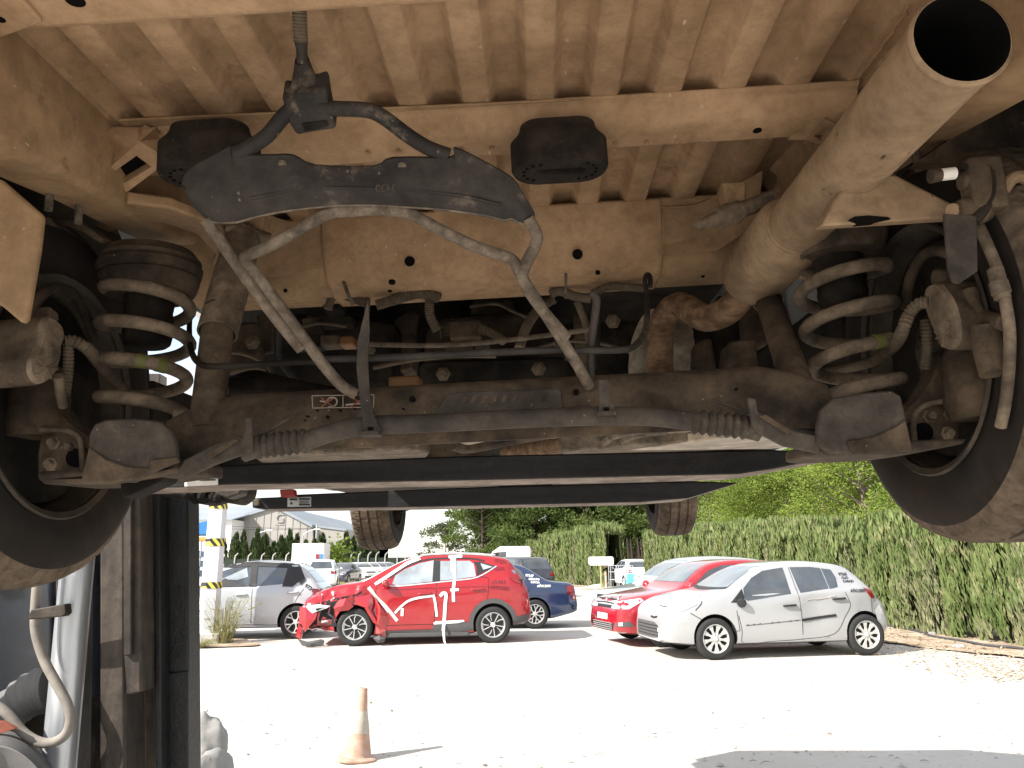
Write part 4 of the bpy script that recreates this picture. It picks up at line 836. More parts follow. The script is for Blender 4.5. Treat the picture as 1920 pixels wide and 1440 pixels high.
# carriage lumps near the fork heels
rows = fpoly([(300, 905), (460, 900), (455, 930), (436, 944), (400, 938), (372, 946), (352, 938), (330, 934), (300, 930)], 2.10, .12, 'fork_carriage', 'dark', .012)
m_ = MB()
for i in range(9):
    q = D(350+i*8+random.uniform(-3, 3), 922+random.uniform(-6, 14), 2.09+random.uniform(-.02, .03)); m_.lathe([(0, -.014), (.011, -.010), (.015, 0), (.011, .010), (0, .014)], q, (random.random(), random.random(), 1), 8)
fbuild(m_, 'chain_lump', M['dark'], 0, 30)
fpoly([(400, 905), (455, 908), (450, 926), (425, 935), (402, 926)], 2.05, .06, 'carriage_bracket', 'mastbrown', .005)
fpoly([(524, 918), (550, 917), (552, 930), (526, 932)], 2.5, .04, 'red_bracket', 'red', .003)
# ================================================================== CARS
GL = {}
def glass(name, c, rough=.06):
    m, N, L, b = nmat(name); tc = N.new('ShaderNodeTexCoord').outputs['Object']
    L.new(mixc(N, L, ramp(N, L, noise_n(N, L, tc, 2.2, 3), .35, .7), tuple(x*.7 for x in c), tuple(min(1, x*1.25) for x in c)), b.inputs['Base Color'])
    b.inputs['Roughness'].default_value = rough; b.inputs['Specular IOR Level'].default_value = .9; b.inputs['Coat Weight'].default_value = .6; return m
M['glass'] = glass('tinted_car_glass', (.055, .065, .075)); M['glassl'] = glass('sky_lit_windscreen', (.11, .14, .155)); M['glassw'] = glass('glass_over_white_airbag', (.25, .285, .315))  # glassl: paler copy of the glass with sky light put into its colour
M['trim'] = plain('black_trim', (.02, .02, .022), .5); M['trimg'] = plain('grey_plastic_trim', (.07, .07, .072), .7); M['rubber'] = plain('tyre_black', (.022, .022, .022), .85)
M['alloy'] = plain('bright_alloy', (.62, .62, .62), .35, .6); M['cap'] = plain('painted_hubcap', (.52, .52, .50), .45, .3); M['gap'] = plain('panel_gap', (.012, .012, .013), .9)
M['lens'] = plain('clear_lamp', (.55, .58, .60), .12, 0, .8); M['tail'] = plain('tail_lamp', (.22, .006, .008), .15, 0, .8, .6); M['tape'] = plain('white_masking_tape', (.78, .77, .74), .8)
M['platew'] = plain('number_plate', (.72, .72, .70), .4); M['wellm'] = plain('wheel_well', (.015, .015, .016), .9); M['dusttape'] = plain('dirty_tape', (.50, .47, .44), .85)
def interp(l, x):
    if x >= l[0][0]: return l[0][1]
    for a, b in zip(l[:-1], l[1:]):
        if x >= b[0]:
            t = (a[0]-x)/max(1e-6, a[0]-b[0]); return a[1]+(b[1]-a[1])*t
    return l[-1][1]
def smooth_prof(l, k=5):
    q = cr([(x, z, 0) for x, z in l], k); return [(p.x, p.y) for p in q]
class Car:
    def __init__(s, name, label, pos, yaw, pm, top, bot, belt, W0, wb, wr, ra=None, tumble=.30, scale=1, group=None, crumple=None, cat='car', ns=46, pitch=0):
        s.root = empty(name, pos, yaw, s=scale); tag(s.root, label, cat, group); s.wb = wb; s.wr = wr; s.W0 = W0
        top = smooth_prof(top); xf, xr = top[0][0], top[-1][0]; ra = ra or wr+.045
        xs = [xf+(xr-xf)*(.5-.5*math.cos(math.pi*i/ns))*.35+(xr-xf)*(i/ns)*.65 for i in range(ns+1)]
        xc = (xf+xr)/2; hl = (xf-xr)/2; rows = []
        for x in xs:
            t = abs(x-xc)/hl; e = min(xf-x, x-xr); q = min(1, e/.16); sh = math.sqrt(max(0, 1-(1-q)**2))
            Wd = W0*(1-.06*t**3-.10*t**9)*(.90+.10*sh); zt = interp(top, x); zb = interp(bot, x); zs = min(interp(belt, x), zt-.05)
            mid = (zb+zt)/2; k = .88+.12*sh; zb, zt, zs = mid+(zb-mid)*k, mid+(zt-mid)*k, mid+(zs-mid)*k
            h = zt-zs; g = min(1, max(0, (h-.12)/.25)); g = g*g*(3-2*g)
            Wr = max(.25, Wd-.06-tumble*h)
            lo = [(0, zb), (Wd*.80, zb), (Wd*.95, zb+.03), (Wd*.985, zb+.10), (Wd*.995, zb+(zs-zb)*.45), (Wd, zb+(zs-zb)*.72), (Wd*.992, zs-.05), (Wd*.97, zs)]
            gr = [(Wd*.945, zs+.05*h), (Wd*.945+(Wr-Wd*.945)*.5, zs+.5*h), (Wr, zs+.86*h), (Wr-.045, zs+.95*h), (Wr*.72, zs+.985*h), (Wr*.4, zt), (0, zt)]
            ho = [(Wd*.955, zs+.35*h), (Wd*.93, zs+.6*h), (Wd*.88, zs+.80*h), (Wd*.80, zs+.9*h), (Wd*.65, zs+.96*h), (Wd*.35, zs+.995*h), (0, zt)]
            up_ = [(a[0]+(b[0]-a[0])*g, a[1]+(b[1]-a[1])*g) for a, b in zip(ho, gr)]
            half = lo+up_
            row = [Vector((x, y, z)) for y, z in half]+[Vector((x, -y, z)) for y, z in half[::-1][1:-1]]
            if crumple: row = [crumple(p) for p in row]
            rows.append(row)
        m_ = MB(); m_.grid(rows, closed=True); n = len(rows[0]); m_.add(rows[0], [tuple(range(n))]); m_.add(rows[-1], [tuple(range(n))])
        me = m_.mesh('body', [pm, M['wellm']], 48)
        o = bpy.data.objects.new('body', me); COL.objects.link(o)
        c_ = MB()
        for x in (wb/2, -wb/2): c_.cyl((x, -1.5, wr+.01), (x, -W0+.26, wr+.01), ra, 36); c_.cyl((x, W0-.26, wr+.01), (x, 1.5, wr+.01), ra, 36)
        cm = c_.mesh('cut', [pm, M['wellm']], 0); cm.polygons.foreach_set('material_index', [1]*len(cm.polygons)); cut = bpy.data.objects.new('cut', cm); COL.objects.link(cut)
        b = o.modifiers.new('b', 'BOOLEAN'); b.object = cut; b.operation = 'DIFFERENCE'; b.solver = 'EXACT'
        dg = bpy.context.evaluated_depsgraph_get(); nm = bpy.data.meshes.new_from_object(o.evaluated_get(dg)); o.modifiers.clear()
        bpy.data.objects.remove(cut); o.data = nm; nm.set_sharp_from_angle(angle=R(48)); s.body = o; o.parent = s.root
        bm = bmesh.new(); m2 = me.copy(); bm.from_mesh(me); bmesh.ops.triangulate(bm, faces=bm.faces); s.bvh = BVHTree.FromBMesh(bm); bm.free()
    def proj(s, p, d, off):
        d = Vector(d).normalized(); p = Vector(p); h = s.bvh.ray_cast(p-d*6, d)
        if h[0] is None: h = s.bvh.find_nearest(p)
        q, n = h[0], h[1]
        if n.dot(d) > 0: n = -n
        return q+n*off
    def decal(s, poly, d, name, mat, off=.004, step=.07, parent=None):
        d = Vector(d).normalized(); r = Vector((1, 0, 0)) if abs(d.x) < .5 and abs(d.z) < .9 else (d.cross(Vector((0, 0, 1))).normalized() if abs(d.z) < .9 else Vector((1, 0, 0)))
        if abs(d.z) > .9: u = Vector((0, 1, 0))
        else: u = Vector((0, 0, 1))
        P = [Vector(p) for p in poly]; pts = []
        for a, b in zip(P, P[1:]+P[:1]):
            n = max(1, int((b-a).length/step))
            for i in range(n): pts.append(a+(b-a)*i/n)
        v2 = [Vector((p.dot(r), p.dot(u))) for p in pts]; nb = len(v2)
        x0, x1 = min(v.x for v in v2), max(v.x for v in v2); y0, y1 = min(v.y for v in v2), max(v.y for v in v2)
        x = x0+step*.5
        while x < x1:
            y = y0+step*.5
            while y < y1: v2.append(Vector((x, y))); y += step
            x += step
        vo, eo, fo = delaunay_2d_cdt(v2, [], [list(range(nb))], 1, 1e-5)[:3]
        c = P[0]-r*P[0].dot(r)-u*P[0].dot(u)
        m_ = MB(); m_.add([s.proj(c+r*v.x+u*v.y, d, off) for v in vo], [tuple(f) for f in fo]); return m_.build(name, mat, parent or s.root, smooth=40)
    def side(s, poly, name, mat, off=.004, step=.07, sd=1, parent=None): return s.decal([(x, sd, z) for x, z in poly], (0, -sd, 0), name, mat, off, step, parent)
    def both(s, poly, name, mat, off=.004, step=.08):
        return [s.side(poly, name, mat, off, step, k) for k in (1, -1)]
    def strip(s, pts, wd, name, mat, off=.005, sd=1, parent=None, d=None, th=0):
        P = cr([(x, z, 0) for x, z in pts], 4) if len(pts) > 2 else [Vector((x, z, 0)) for x, z in pts]
        Q = []
        for a, b in zip(P[:-1], P[1:]):
            n = max(1, int((b-a).length/.05)); Q += [a+(b-a)*i/n for i in range(n)]
        Q.append(P[-1]); ra, rb = [], []
        for i, p in enumerate(Q):
            t = (Q[min(i+1, len(Q)-1)]-Q[max(i-1, 0)]); t.normalize(); n = Vector((-t.y, t.x, 0))*wd/2
            for l_, q in ((ra, p+n), (rb, p-n)):
                l_.append(s.proj((q.x, sd, q.y), (0, -sd, 0), off) if d is None else s.proj((5 if d > 0 else -5, q.x, q.y), (-d, 0, 0), off))
        m_ = MB(); m_.grid([ra, rb]); return m_.build(name, mat, parent or s.root, smooth=60)
    def text(s, txt, x, z, size, mat, name='written_number', slope=0, sd=1, off=.006):
        cu = bpy.data.curves.new('t', 'FONT'); cu.body = txt; cu.size = size; cu.resolution_u = 2; cu.offset = .0035*size/.1
        o = bpy.data.objects.new('t', cu); COL.objects.link(o); dg = bpy.context.evaluated_depsgraph_get(); me = bpy.data.meshes.new_from_object(o.evaluated_get(dg))
        bpy.data.objects.remove(o); m_ = MB(); ca, sa = math.cos(slope), math.sin(slope)
        vs = [s.proj((x-sd*(v.co.x*ca-v.co.y*sa), sd, z+v.co.x*sa+v.co.y*ca), (0, -sd, 0), off) for v in me.vertices]
        m_.add(vs, [tuple(p.vertices) for p in me.polygons]); return m_.build(name, mat, s.root, smooth=0)
    def wheels(s, style, wd=.205, rr=None, mat=None, dark=None, flat=0):
        rr = rr or s.wr*.66; proto = None
        for x in (s.wb/2, -s.wb/2):
            for k in (1, -1):
                if proto is None:
                    m_ = MB(); h = wd/2; r = s.wr
                    m_.lathe([(rr, -h*.8), (rr+.01, -h*.95), ((r+rr)/2, -h*1.03), (r-.03, -h*.97), (r-.008, -h*.80), (r, -h*.6), (r, h*.6), (r-.03, h), (rr, h*.8)], (0, 0, 0), (0, -1, 0), 44)
                    t = m_.build('wheel', M['rubber'], s.root); proto = t
                    m_ = MB(); m_.lathe([(rr+.004, -h*.9), (rr-.004, -h*.92), (rr-.012, -h*.8), (rr-.02, -h*.45)], (0, 0, 0), (0, -1, 0), 40)
                    n, kind = style; yy = h*.78
                    for i in range(n):
                        a = 2*math.pi*i/n+.3
                        def pt(rad, da, y=yy): return (rad*math.cos(a+da), y, rad*math.sin(a+da))
                        if kind == 'fat': m_.prism([pt(.05, -.5), pt(rr*.55, -.13), pt(rr*.96, -.20), pt(rr*.96, .20), pt(rr*.55, .13), pt(.05, .5)], (0, -.025, 0))
                        elif kind == 'y':
                            m_.prism([pt(.04, -.4), pt(rr*.5, -.09), pt(rr*.5, .09), pt(.04, .4)], (0, -.025, 0)); m_.prism([pt(rr*.45, -.09), pt(rr*.95, -.32), pt(rr*.95, -.19), pt(rr*.5, .06)], (0, -.022, 0)); m_.prism([pt(rr*.45, .09), pt(rr*.95, .32), pt(rr*.95, .19), pt(rr*.5, -.06)], (0, -.022, 0))
                        elif kind == 'blade':
                            m_.prism([pt(.03, -.2), pt(rr*.95, -.05), pt(rr*.95, .02), pt(.03, .2)], (0, -.02, 0)); m_.prism([pt(rr*.38, .46), pt(rr*.70, .50), pt(rr*.95, .64), pt(rr*.95, .56), pt(rr*.72, .42), pt(rr*.38, .34)], (0, -.02, 0)); m_.prism([pt(rr*.95, .0), pt(rr*.95, .60), pt(rr*.88, .58), pt(rr*.88, .04)], (0, -.018, 0)) if i % 2 == 0 else None
                    m_.lathe([(0, .012), (.035, .008), (.045, -.002), (.05, -.03)], (0, yy, 0), (0, 1, 0), 16)
                    rim = m_.build('rim', mat or M['alloy'], t, smooth=30)
                    m_ = MB(); m_.lathe([(0, h*.42), (rr*.6, h*.40), (rr-.015, h*.46)], (0, 0, 0), (0, 1, 0), 32); m_.build('brake_backing', dark or M['wellm'], t)
                else: t = copy_tree(proto, s.root)
                t.location = (x, k*(s.W0-wd/2-.01), s.wr-flat); t.rotation_euler = (0, .4*x, 0 if k > 0 else math.pi)
def mirror_(c, x, z, mat, w=.10, sd=1, name='door_mirror'):
    y = c.proj((x, sd, z), (0, -sd, 0), 0).y; m_ = MB()
    rows = []
    for i in range(7):
        t = i/6; r = math.sin(math.pi*(.12+.80*t))
        rows.append([Vector((x+.06-.0*t, y+sd*(.02+t*.20), z))+Vector((.075*r*math.cos(a), 0, .085*r*math.sin(a)+.03*t)) for a in [2*math.pi*j/14 for j in range(14)]])
    m_.grid(rows, closed=True); m_.add(rows[-1], [tuple(range(14))]); m_.add(rows[0], [tuple(range(14))])
    m_.tube([(x+.03, y-sd*.03, z-.05), (x+.05, y+sd*.06, z-.03)], .022, 8); return m_.build(name, mat, c.root, smooth=60)
def handle_(c, x, z, mat, sd=1, l=.19):
    p, q = c.proj((x, sd, z), (0, -sd, 0), .022), c.proj((x-l, sd, z+.008), (0, -sd, 0), .022); m_ = MB()
    m_.tube(cr([p-Vector((0, sd*.03, 0)), p, (p+q)/2+Vector((0, sd*.006, 0)), q, q-Vector((0, sd*.03, 0))], 4), .016, 8); return m_.build('door_handle', mat, c.root, smooth=60)

# ---------------- red crossover, crashed at the front, taped with white strips
gm = (G(650, 1211)+G(910, 1206))/2
mx = lambda X: 1.29-(X-440)/346.0
mz = lambda Y: (685-Y)/362.0
MP = lambda l: [(mx(a), mz(b)) for a, b in l]
def crump(p):
    if p.x > .55 and p.y > .3 and p.z < 1.12:
        k = min(1, (p.x-.55)/.5)*min(1, (1.12-p.z)/.15)
        n = noise.noise(p*4.5)*.75+noise.noise(p*9.0+Vector((3, 1, 7)))*.5
        p = p+Vector((n*.05*k, (-abs(n)*.16+.02)*k, n*.05*k))
    return p
redp = paint('red_car_paint', (.30, .004, .010), .22, .1, dust=(.36, .025, .03))
TH = R(4.5)
mg = Car('crashed_car', 'red crossover with a smashed front corner and white tape strips along its doors', gm+Vector((.10*0+.9*math.sin(TH), .90, 0)), math.pi+TH, redp,
         [(2.30, .62), (2.26, .78), (2.02, .97), (1.62, 1.10), (1.17, 1.17), (.86, 1.32), (.54, 1.48), (.24, 1.59), (-.21, 1.645), (-.80, 1.645), (-1.34, 1.60), (-1.62, 1.53), (-1.80, 1.28), (-1.93, 1.08), (-2.0, .86), (-2.03, .62)],
         [(2.3, .30), (1.6, .22), (.8, .15), (-.8, .16), (-1.6, .27), (-2.03, .38)], [(2.3, .66), (1.2, 1.02), (.4, 1.06), (-.9, 1.11), (-1.6, 1.14), (-2.03, .95)], .905, 2.585, .335, .385, crumple=crump, ns=70)
mg.wheels((5, 'blade'), .215, .225, dark=M['trim'], flat=.01)
c = mg
c.both(MP([(672, 288), (690, 232), (752, 190), (845, 152), (940, 132), (934, 275), (700, 298)]), 'front_window', M['glassw'], .005, .09)
c.both(MP([(985, 138), (1180, 138), (1208, 160), (1222, 245), (1090, 262), (985, 270)]), 'rear_window', M['glassw'], .005, .09)
c.both(MP([(1252, 156), (1335, 182), (1270, 200)]), 'quarter_window', M['glassw'], .008)
c.both(MP([(1208, 146), (1250, 145), (1360, 178), (1262, 222), (1226, 244), (1226, 180)]), 'window_trim', M['trim'], .004)
c.both(MP([(942, 130), (985, 134), (984, 275), (934, 277)]), 'pillar_trim', M['trim'], .0045)
c.strip(MP([(640, 298), (700, 303), (850, 292), (960, 282), (1080, 270), (1230, 250), (1360, 176)]), .022, 'chrome_strip', M['alloy'], .008)
c.strip(MP([(660, 250), (700, 212), (760, 172), (850, 138), (945, 122), (1100, 120), (1200, 124), (1280, 140)]), .03, 'window_seal', M['trim'], .005)
c.decal([(1.5, y, z) for y, z in ((-.70, 1.16), (.70, 1.16), (.56, 1.56), (-.56, 1.56))], (-1, 0, 0), 'windscreen', M['glassl'], .005, .1)
c.decal([(-2, y, z) for y, z in ((-.62, 1.12), (.62, 1.12), (.52, 1.50), (-.52, 1.50))], (1, 0, 0), 'rear_window', M['glass'], .006, .1)
c.side(MP([(1430, 140), (1448, 138), (1540, 240), (1520, 228)]), 'rear_window_edge', M['glassl'], .006)
# lower black cladding and arches
c.both(MP([(945, 548), (1190, 545), (1195, 600), (1000, 612), (700, 622), (622, 622), (640, 592), (940, 588)]), 'sill_cladding', M['trimg'], .010, .06)
for k_ in (1, -1): m_ = MB(); m_.bb((-.84, k_*.80, .13), (.82, k_*.885, .215)); m_.build('sill_bar', M['trimg'], c.root, bevel=.02)
c.side(MP([(945, 545), (960, 536), (1140, 530), (1146, 540), (1100, 550), (948, 556)]), 'sill_tape', M['tape'], .016)
c.strip([(-1.2925+.42*math.cos(R(a)), .345+.42*math.sin(R(a))) for a in range(-14, 195, 10)], .085, 'arch_cladding', M['trimg'], .010)
c.side(MP([(1478, 520), (1580, 498), (1575, 540), (1480, 566)]), 'bumper_cladding', M['trimg'], .010)
c.side(MP([(1443, 255), (1530, 248), (1558, 262), (1558, 305), (1520, 300), (1480, 288)]), 'tail_lamp', M['tail'], .010)
c.side(MP([(1500, 270), (1552, 266), (1555, 290), (1530, 290)]), 'tail_lamp_core', M['trim'], .013)
for l in ([(962, 132), (962, 300), (955, 420), (948, 545)], [(1232, 248), (1300, 255), (1304, 310), (1296, 400)], [(570, 300), (568, 380), (590, 470), (640, 560)], [(645, 560), (800, 556), (945, 556)]):
    c.strip(MP(l), .009, 'panel_gap', M['gap'], .0035)
c.strip(MP([(650, 320), (850, 318), (1290, 308), (1430, 312)]), .012, 'crease_line', redp, .010)
handle_(c, mx(850), mz(354), redp, l=.22); handle_(c, mx(1196), mz(330), redp, l=.22)
mirror_(c, mx(655), mz(288), redp)
# tape strips
TW = .80
for l, wd, m_ in (([(520, 308), (580, 380), (640, 440), (712, 530)], .075, 'dusttape'), ([(540, 325), (600, 400), (655, 470)], .045, 'tape'), ([(695, 478), (730, 440), (780, 400), (850, 380), (950, 368)], .05, 'tape'), ([(945, 372), (955, 420), (966, 505)], .055, 'tape'), ([(742, 448), (741, 498)], .06, 'tape'), ([(985, 372), (1005, 352), (1024, 362), (1020, 420), (1014, 530), (1008, 600)], .075, 'tape'), ([(1008, 600), (1015, 676)], .035, 'tape'),
                  ([(1040, 112), (1130, 108)], .06, 'tape'), ([(1070, 112), (1070, 215)], .13, 'tape'), ([(1078, 215), (1080, 262), (1072, 330), (1074, 410)], .07, 'tape'), ([(1052, 332), (1108, 330)], .06, 'tape'), ([(570, 400), (600, 392)], .05, 'tape'),
                  ([(560, 290), (620, 250), (700, 195), (770, 150), (850, 118)], .07, 'tape')):
    c.strip(MP(l), wd*TW, 'tape_strip', M[m_], .014)
m_ = MB(); xa = mx(1010); m_.shell([[Vector((xa+.025, .925, .36)), Vector((xa+.02, .955, .2)), Vector((xa+.0, .97, .06)), Vector((xa-.03, 1.02, .006))], [Vector((xa-.025, .925, .36)), Vector((xa-.025, .955, .2)), Vector((xa-.035, .97, .06)), Vector((xa-.055, 1.02, .006))]], (0, .003, 0)); m_.build('hanging_tape', M['tape'], c.root, smooth=60)
ln = c.decal([(x, y, 2) for x, y in ((1.22, .64), (.95, .60), (.2, .50), (-.9, .50), (-1.3, .54), (-1.3, .62), (-.4, .62), (.2, .60), (.8, .72), (1.15, .80))], (0, 0, -1), 'roof_tape', M['tape'], .012, .1)
m_ = MB(); m_.tube([c.proj((x, .60, 2), (0, 0, -1), .035) for x in (.1, -.2, -.6, -1.0, -1.35)], .016, 8); m_.build('roof_rail', M['alloy'], c.root)
m_ = MB(); q = c.proj((-1.30, 0, 2), (0, 0, -1), 0); m_.prism([q, q+Vector((-.16, 0, 0)), q+Vector((-.15, 0, .07))], (0, .02, 0)); m_.build('roof_aerial', M['trim'], c.root)
# smashed front corner
c.side(MP([(190, 410), (330, 372), (440, 352), (478, 330), (470, 350), (400, 372), (330, 385), (300, 440), (310, 520), (330, 560), (190, 565), (110, 600), (130, 640), (240, 650), (320, 640), (330, 700), (60, 700), (60, 640), (110, 420)]), 'painted_crash_cavity', M['gap'], .006, .05)  # near-black patch on the body paints the shade of the crash cavity
def plate(pts, name, mat, th=.03, y=None):
    m_ = MB(); P = []
    for X, Y, yy in pts: P.append((mx(X), yy, mz(Y)))
    cen = Vector((sum(p[0] for p in P)/len(P), sum(p[1] for p in P)/len(P)+.05, sum(p[2] for p in P)/len(P)))
    Q = [Vector(p) for p in P]; n = len(Q); vs = Q+[cen]+[q-Vector((0, th, 0)) for q in Q]
    m_.add(vs, [(i, (i+1) % n, n) for i in range(n)]+[(i, n+1+i, n+1+(i+1) % n, (i+1) % n) for i in range(n)]+[tuple(range(n+1, 2*n+1))]); return m_.build(name, mat, c.root, smooth=0)
plate([(80, 432, .80), (120, 420, .86), (200, 470, .90), (190, 510, .92), (150, 560, .90), (125, 590, .88), (100, 545, .84), (78, 540, .80)], 'torn_bumper', redp)
plate([(76, 545, .80), (108, 570, .84), (108, 610, .86), (100, 640, .84), (60, 625, .78)], 'torn_bumper', redp)
plate([(300, 440, .93), (330, 390, .92), (380, 375, .94), (430, 430, .93), (400, 455, .94), (340, 462, .93)], 'crumpled_wing', redp)
plate([(430, 375, .92), (540, 350, .94), (560, 400, .90), (545, 460, .95), (600, 560, .93), (560, 540, .92), (500, 440, .95), (450, 420, .93)], 'crumpled_wing', redp)
plate([(560, 370, .93), (600, 430, .97), (650, 500, .92), (640, 600, .90), (590, 560, .95), (575, 480, .92)], 'crumpled_wing', redp)
plate([(100, 424, .84), (200, 415, .90), (280, 425, .92), (260, 440, .92), (200, 460, .92), (170, 472, .90), (125, 455, .86)], 'headlamp', M['lens'])
plate([(180, 440, .935), (240, 432, .935), (200, 456, .935)], 'lamp_bezel', M['trim'], .02)
plate([(170, 510, .80), (310, 505, .84), (320, 560, .84), (170, 562, .80)], 'crash_bar', paint('inner_red_paint', (.16, .012, .014), .5))
plate([(225, 522, .86), (268, 520, .86), (268, 534, .86), (226, 536, .86)], 'bar_label', M['dusttape'], .01)
plate([(250, 470, .86), (270, 470, .86), (325, 515, .88), (318, 525, .88)], 'bent_bracket', M['trimg'], .02)
plate([(80, 640, .84), (140, 655, .90), (230, 640, .92), (250, 650, .92), (245, 680, .92), (160, 690, .90), (110, 680, .86)], 'broken_splitter', M['trimg'], .06)
plate([(560, 640, .90), (600, 620, .93), (640, 640, .92), (630, 665, .92), (590, 672, .9)], 'torn_liner', M['trimg'], .05)
plate([(580, 560, .90), (640, 590, .92), (640, 640, .9), (600, 625, .9), (575, 610, .9)], 'bent_sill', paint('scraped_red', (.25, .02, .02), .5), .05)
for t_, X, Y, sz, sl in (('97254', 1345, 150, .095, -.15), ('16676', 1340, 205, .085, .0), ('-JORGE', 1320, 290, .085, -.05), ('AÑO:2021', 1312, 325, .085, -.12)):
    c.text(t_, mx(X), mz(Y), sz, M['ink'] if Y < 1 else plain('dark_red_marker', (.16, .01, .02)), slope=sl)
tag(mg.body, None)

# ---------------- silver hatchback nearest, dented doors
gc = (G(1312, 1236)+G(1606, 1230))/2; TH = R(9)
cx = lambda X: 1.29-(X-745)/367.0
cz = lambda Y: (688-Y)/396.0
CPx = lambda l: [(cx(a), cz(b)) for a, b in l]
silv = paint('silver_white_car_paint', (.37, .375, .385), .34, .25, dust=(.42, .40, .37))
def dent(p):
    if p.y > .3 and -.95 < p.x < .0 and .45 < p.z < .95:
        k = math.exp(-((p.x+.45)/.28)**2-((p.z-.74)/.12)**2); p = p+Vector((0, -.05*k+.012*noise.noise(p*8), 0))
    if p.y > .3 and p.x < -1.2 and .4 < p.z < .9: p = p+Vector((0, -.03*abs(noise.noise(p*7)), 0))
    return p
c = Car('silver_hatchback', 'silver five-door hatchback with a dented rear door parked in front of the hedge', gc+Vector((.85*math.sin(TH), .84, 0)), math.pi+TH, silv,
        [(2.10, .55), (2.08, .70), (1.98, .82), (1.75, .92), (1.35, 1.00), (1.02, 1.06), (.78, 1.20), (.48, 1.36), (.18, 1.45), (-.3, 1.485), (-.8, 1.455), (-1.12, 1.38), (-1.36, 1.16), (-1.52, .98), (-1.68, .82), (-1.80, .60)],
        [(2.1, .24), (1.6, .20), (-1.2, .20), (-1.8, .36)], [(2.1, .62), (1.2, .93), (.5, .96), (-.8, 1.02), (-1.4, 1.04), (-1.8, .8)], .85, 2.575, .315, .355, crumple=dent, scale=.985, ns=60)
c.wheels((9, 'fat'), .19, .215, M['cap'], flat=.008)
c.both(CPx([(935, 332), (940, 270), (1010, 205), (1090, 162), (1222, 143), (1230, 305), (950, 342)]), 'front_window', M['glass'], .005)
c.both(CPx([(1266, 142), (1400, 142), (1462, 150), (1478, 278), (1290, 300)]), 'rear_window', M['glass'], .005)
c.both(CPx([(1468, 152), (1528, 160), (1545, 210), (1540, 268), (1484, 280)]), 'quarter_window', M['glass'], .005)
c.both(CPx([(848, 352), (930, 270), (940, 345), (900, 352)]), 'mirror_triangle', M['trim'], .005)
c.decal([(1.5, y, z) for y, z in ((-.66, 1.06), (.66, 1.06), (.54, 1.40), (-.54, 1.40))], (-1, 0, 0), 'windscreen', M['glassl'], .005, .1)
c.decal([(-2, y, z) for y, z in ((-.56, 1.04), (.56, 1.04), (.50, 1.36), (-.50, 1.36))], (1, 0, 0), 'rear_window', M['glass'], .005, .1)
c.strip([(-.66, 1.068), (0, 1.045), (.66, 1.068)], .035, 'wiper_cowl', M['trim'], .006, d=1)
for l in ([(1258, 142), (1272, 300), (1282, 380), (1280, 580)], [(890, 430), (905, 520), (915, 598), (1100, 590), (1280, 582), (1480, 555), (1560, 450), (1600, 380), (1575, 300)], [(880, 400), (890, 500), (890, 522), (850, 520)], [(1752, 345), (1745, 430)]):
    c.strip(CPx(l), .008, 'panel_gap', M['gap'], .0035)
c.strip(CPx([(1278, 468), (1360, 458), (1500, 442)]), .040, 'rub_strip', M['trim'], .012)
c.strip(CPx([(930, 492), (1100, 480), (1270, 466)]), .008, 'torn_strip_line', M['gap'], .005)
for i in range(9): X = 935+i*38; c.strip(CPx([(X, 490-i*2.6), (X+14, 488-i*2.6)]), .018, 'adhesive_mark', M['trimg'], .006) if i not in (3, 6) else None
handle_(c, cx(1176), cz(378), M['trim']); handle_(c, cx(1495), cz(342), M['trim'])
m_ = MB(); q = c.proj((cx(910), 1, cz(355)), (0, -1, 0), .03); m_.lathe([(0, -.05), (.05, -.045), (.075, 0), (.06, .035), (0, .045)], q, (.5, 1, -.2), 14); m_.build('broken_mirror', M['trim'], c.root)
c.side(CPx([(1700, 276), (1745, 288), (1778, 340), (1752, 346), (1735, 325)]), 'tail_lamp', M['tail'], .009)
c.decal([(2.5, y, z) for y, z in ((-.55, .29), (.20, .29), (.44, .31), (.47, .50), (.30, .54), (-.55, .54))], (-1, 0, 0), 'grille', M['trimg'], .008, .08)
for z in (.34, .39, .44, .49): c.strip([(-.50, z), (.0, z-.004), (.45, z+.004)], .016, 'grille_bar', M['trim'], .014, d=1)
c.decal([(2.5, y, z) for y, z in ((-.85, .19), (.2, .17), (.78, .20), (.80, .25), (.2, .24), (-.8, .25))], (-1, 0, 0), 'chin_spoiler', M['trimg'], .01, .08)
c.decal([(2.5, y, z) for y, z in ((-.22, .40), (.22, .40), (.22, .51), (-.22, .51))], (-1, 0, 0), 'number_plate', M['platew'], .02, .1) if False else None
c.decal([(2.5, y, z) for y, z in ((.58, .40), (.66, .40), (.67, .46), (.60, .46))], (-1, -.4, 0), 'fog_lamp', M['lens'], .008)
c.strip([(.10, .62), (.25, .61), (.40, .63)], .03, 'hood_slot', M['gap'], .006, d=1)
dd = Vector((-1, -.9, 0)).normalized()
c.decal([(2.0, .5, .72), (1.95, .62, .80), (1.75, .8, .86), (1.55, .83, .93), (1.60, .83, .82), (1.80, .78, .72)], dd, 'headlamp', silv, .006)
for pts in ([(2.03, .35, .80), (1.95, .55, .79), (1.86, .70, .82)], [(1.60, .83, .95), (1.52, .84, .86), (1.62, .84, .74)], [(1.70, .83, .70), (1.52, .84, .60)]):
    m_ = MB(); P = cr([c.proj(p, dd, .003) for p in pts], 4); m_.tube(P, .006, 5); m_.build('lamp_gap', M['gap'], c.root)
for t_, X, Y, sz in (('97265', 1570, 198, .062), ('CLIO', 1582, 220, .055), ('E.ABAJO', 1586, 241, .052), ('AÑO:2009', 1612, 302, .062)): c.text(t_, cx(X), cz(Y), sz, M['ink'], slope=.0)
for (X, Y, r) in ((1335, 350, .0),): pass
c.strip(CPx([(1300, 365), (1340, 340), (1420, 335), (1510, 320)]), .03, 'scrape', plain('bare_scrape', (.42, .41, .40), .6), .005)
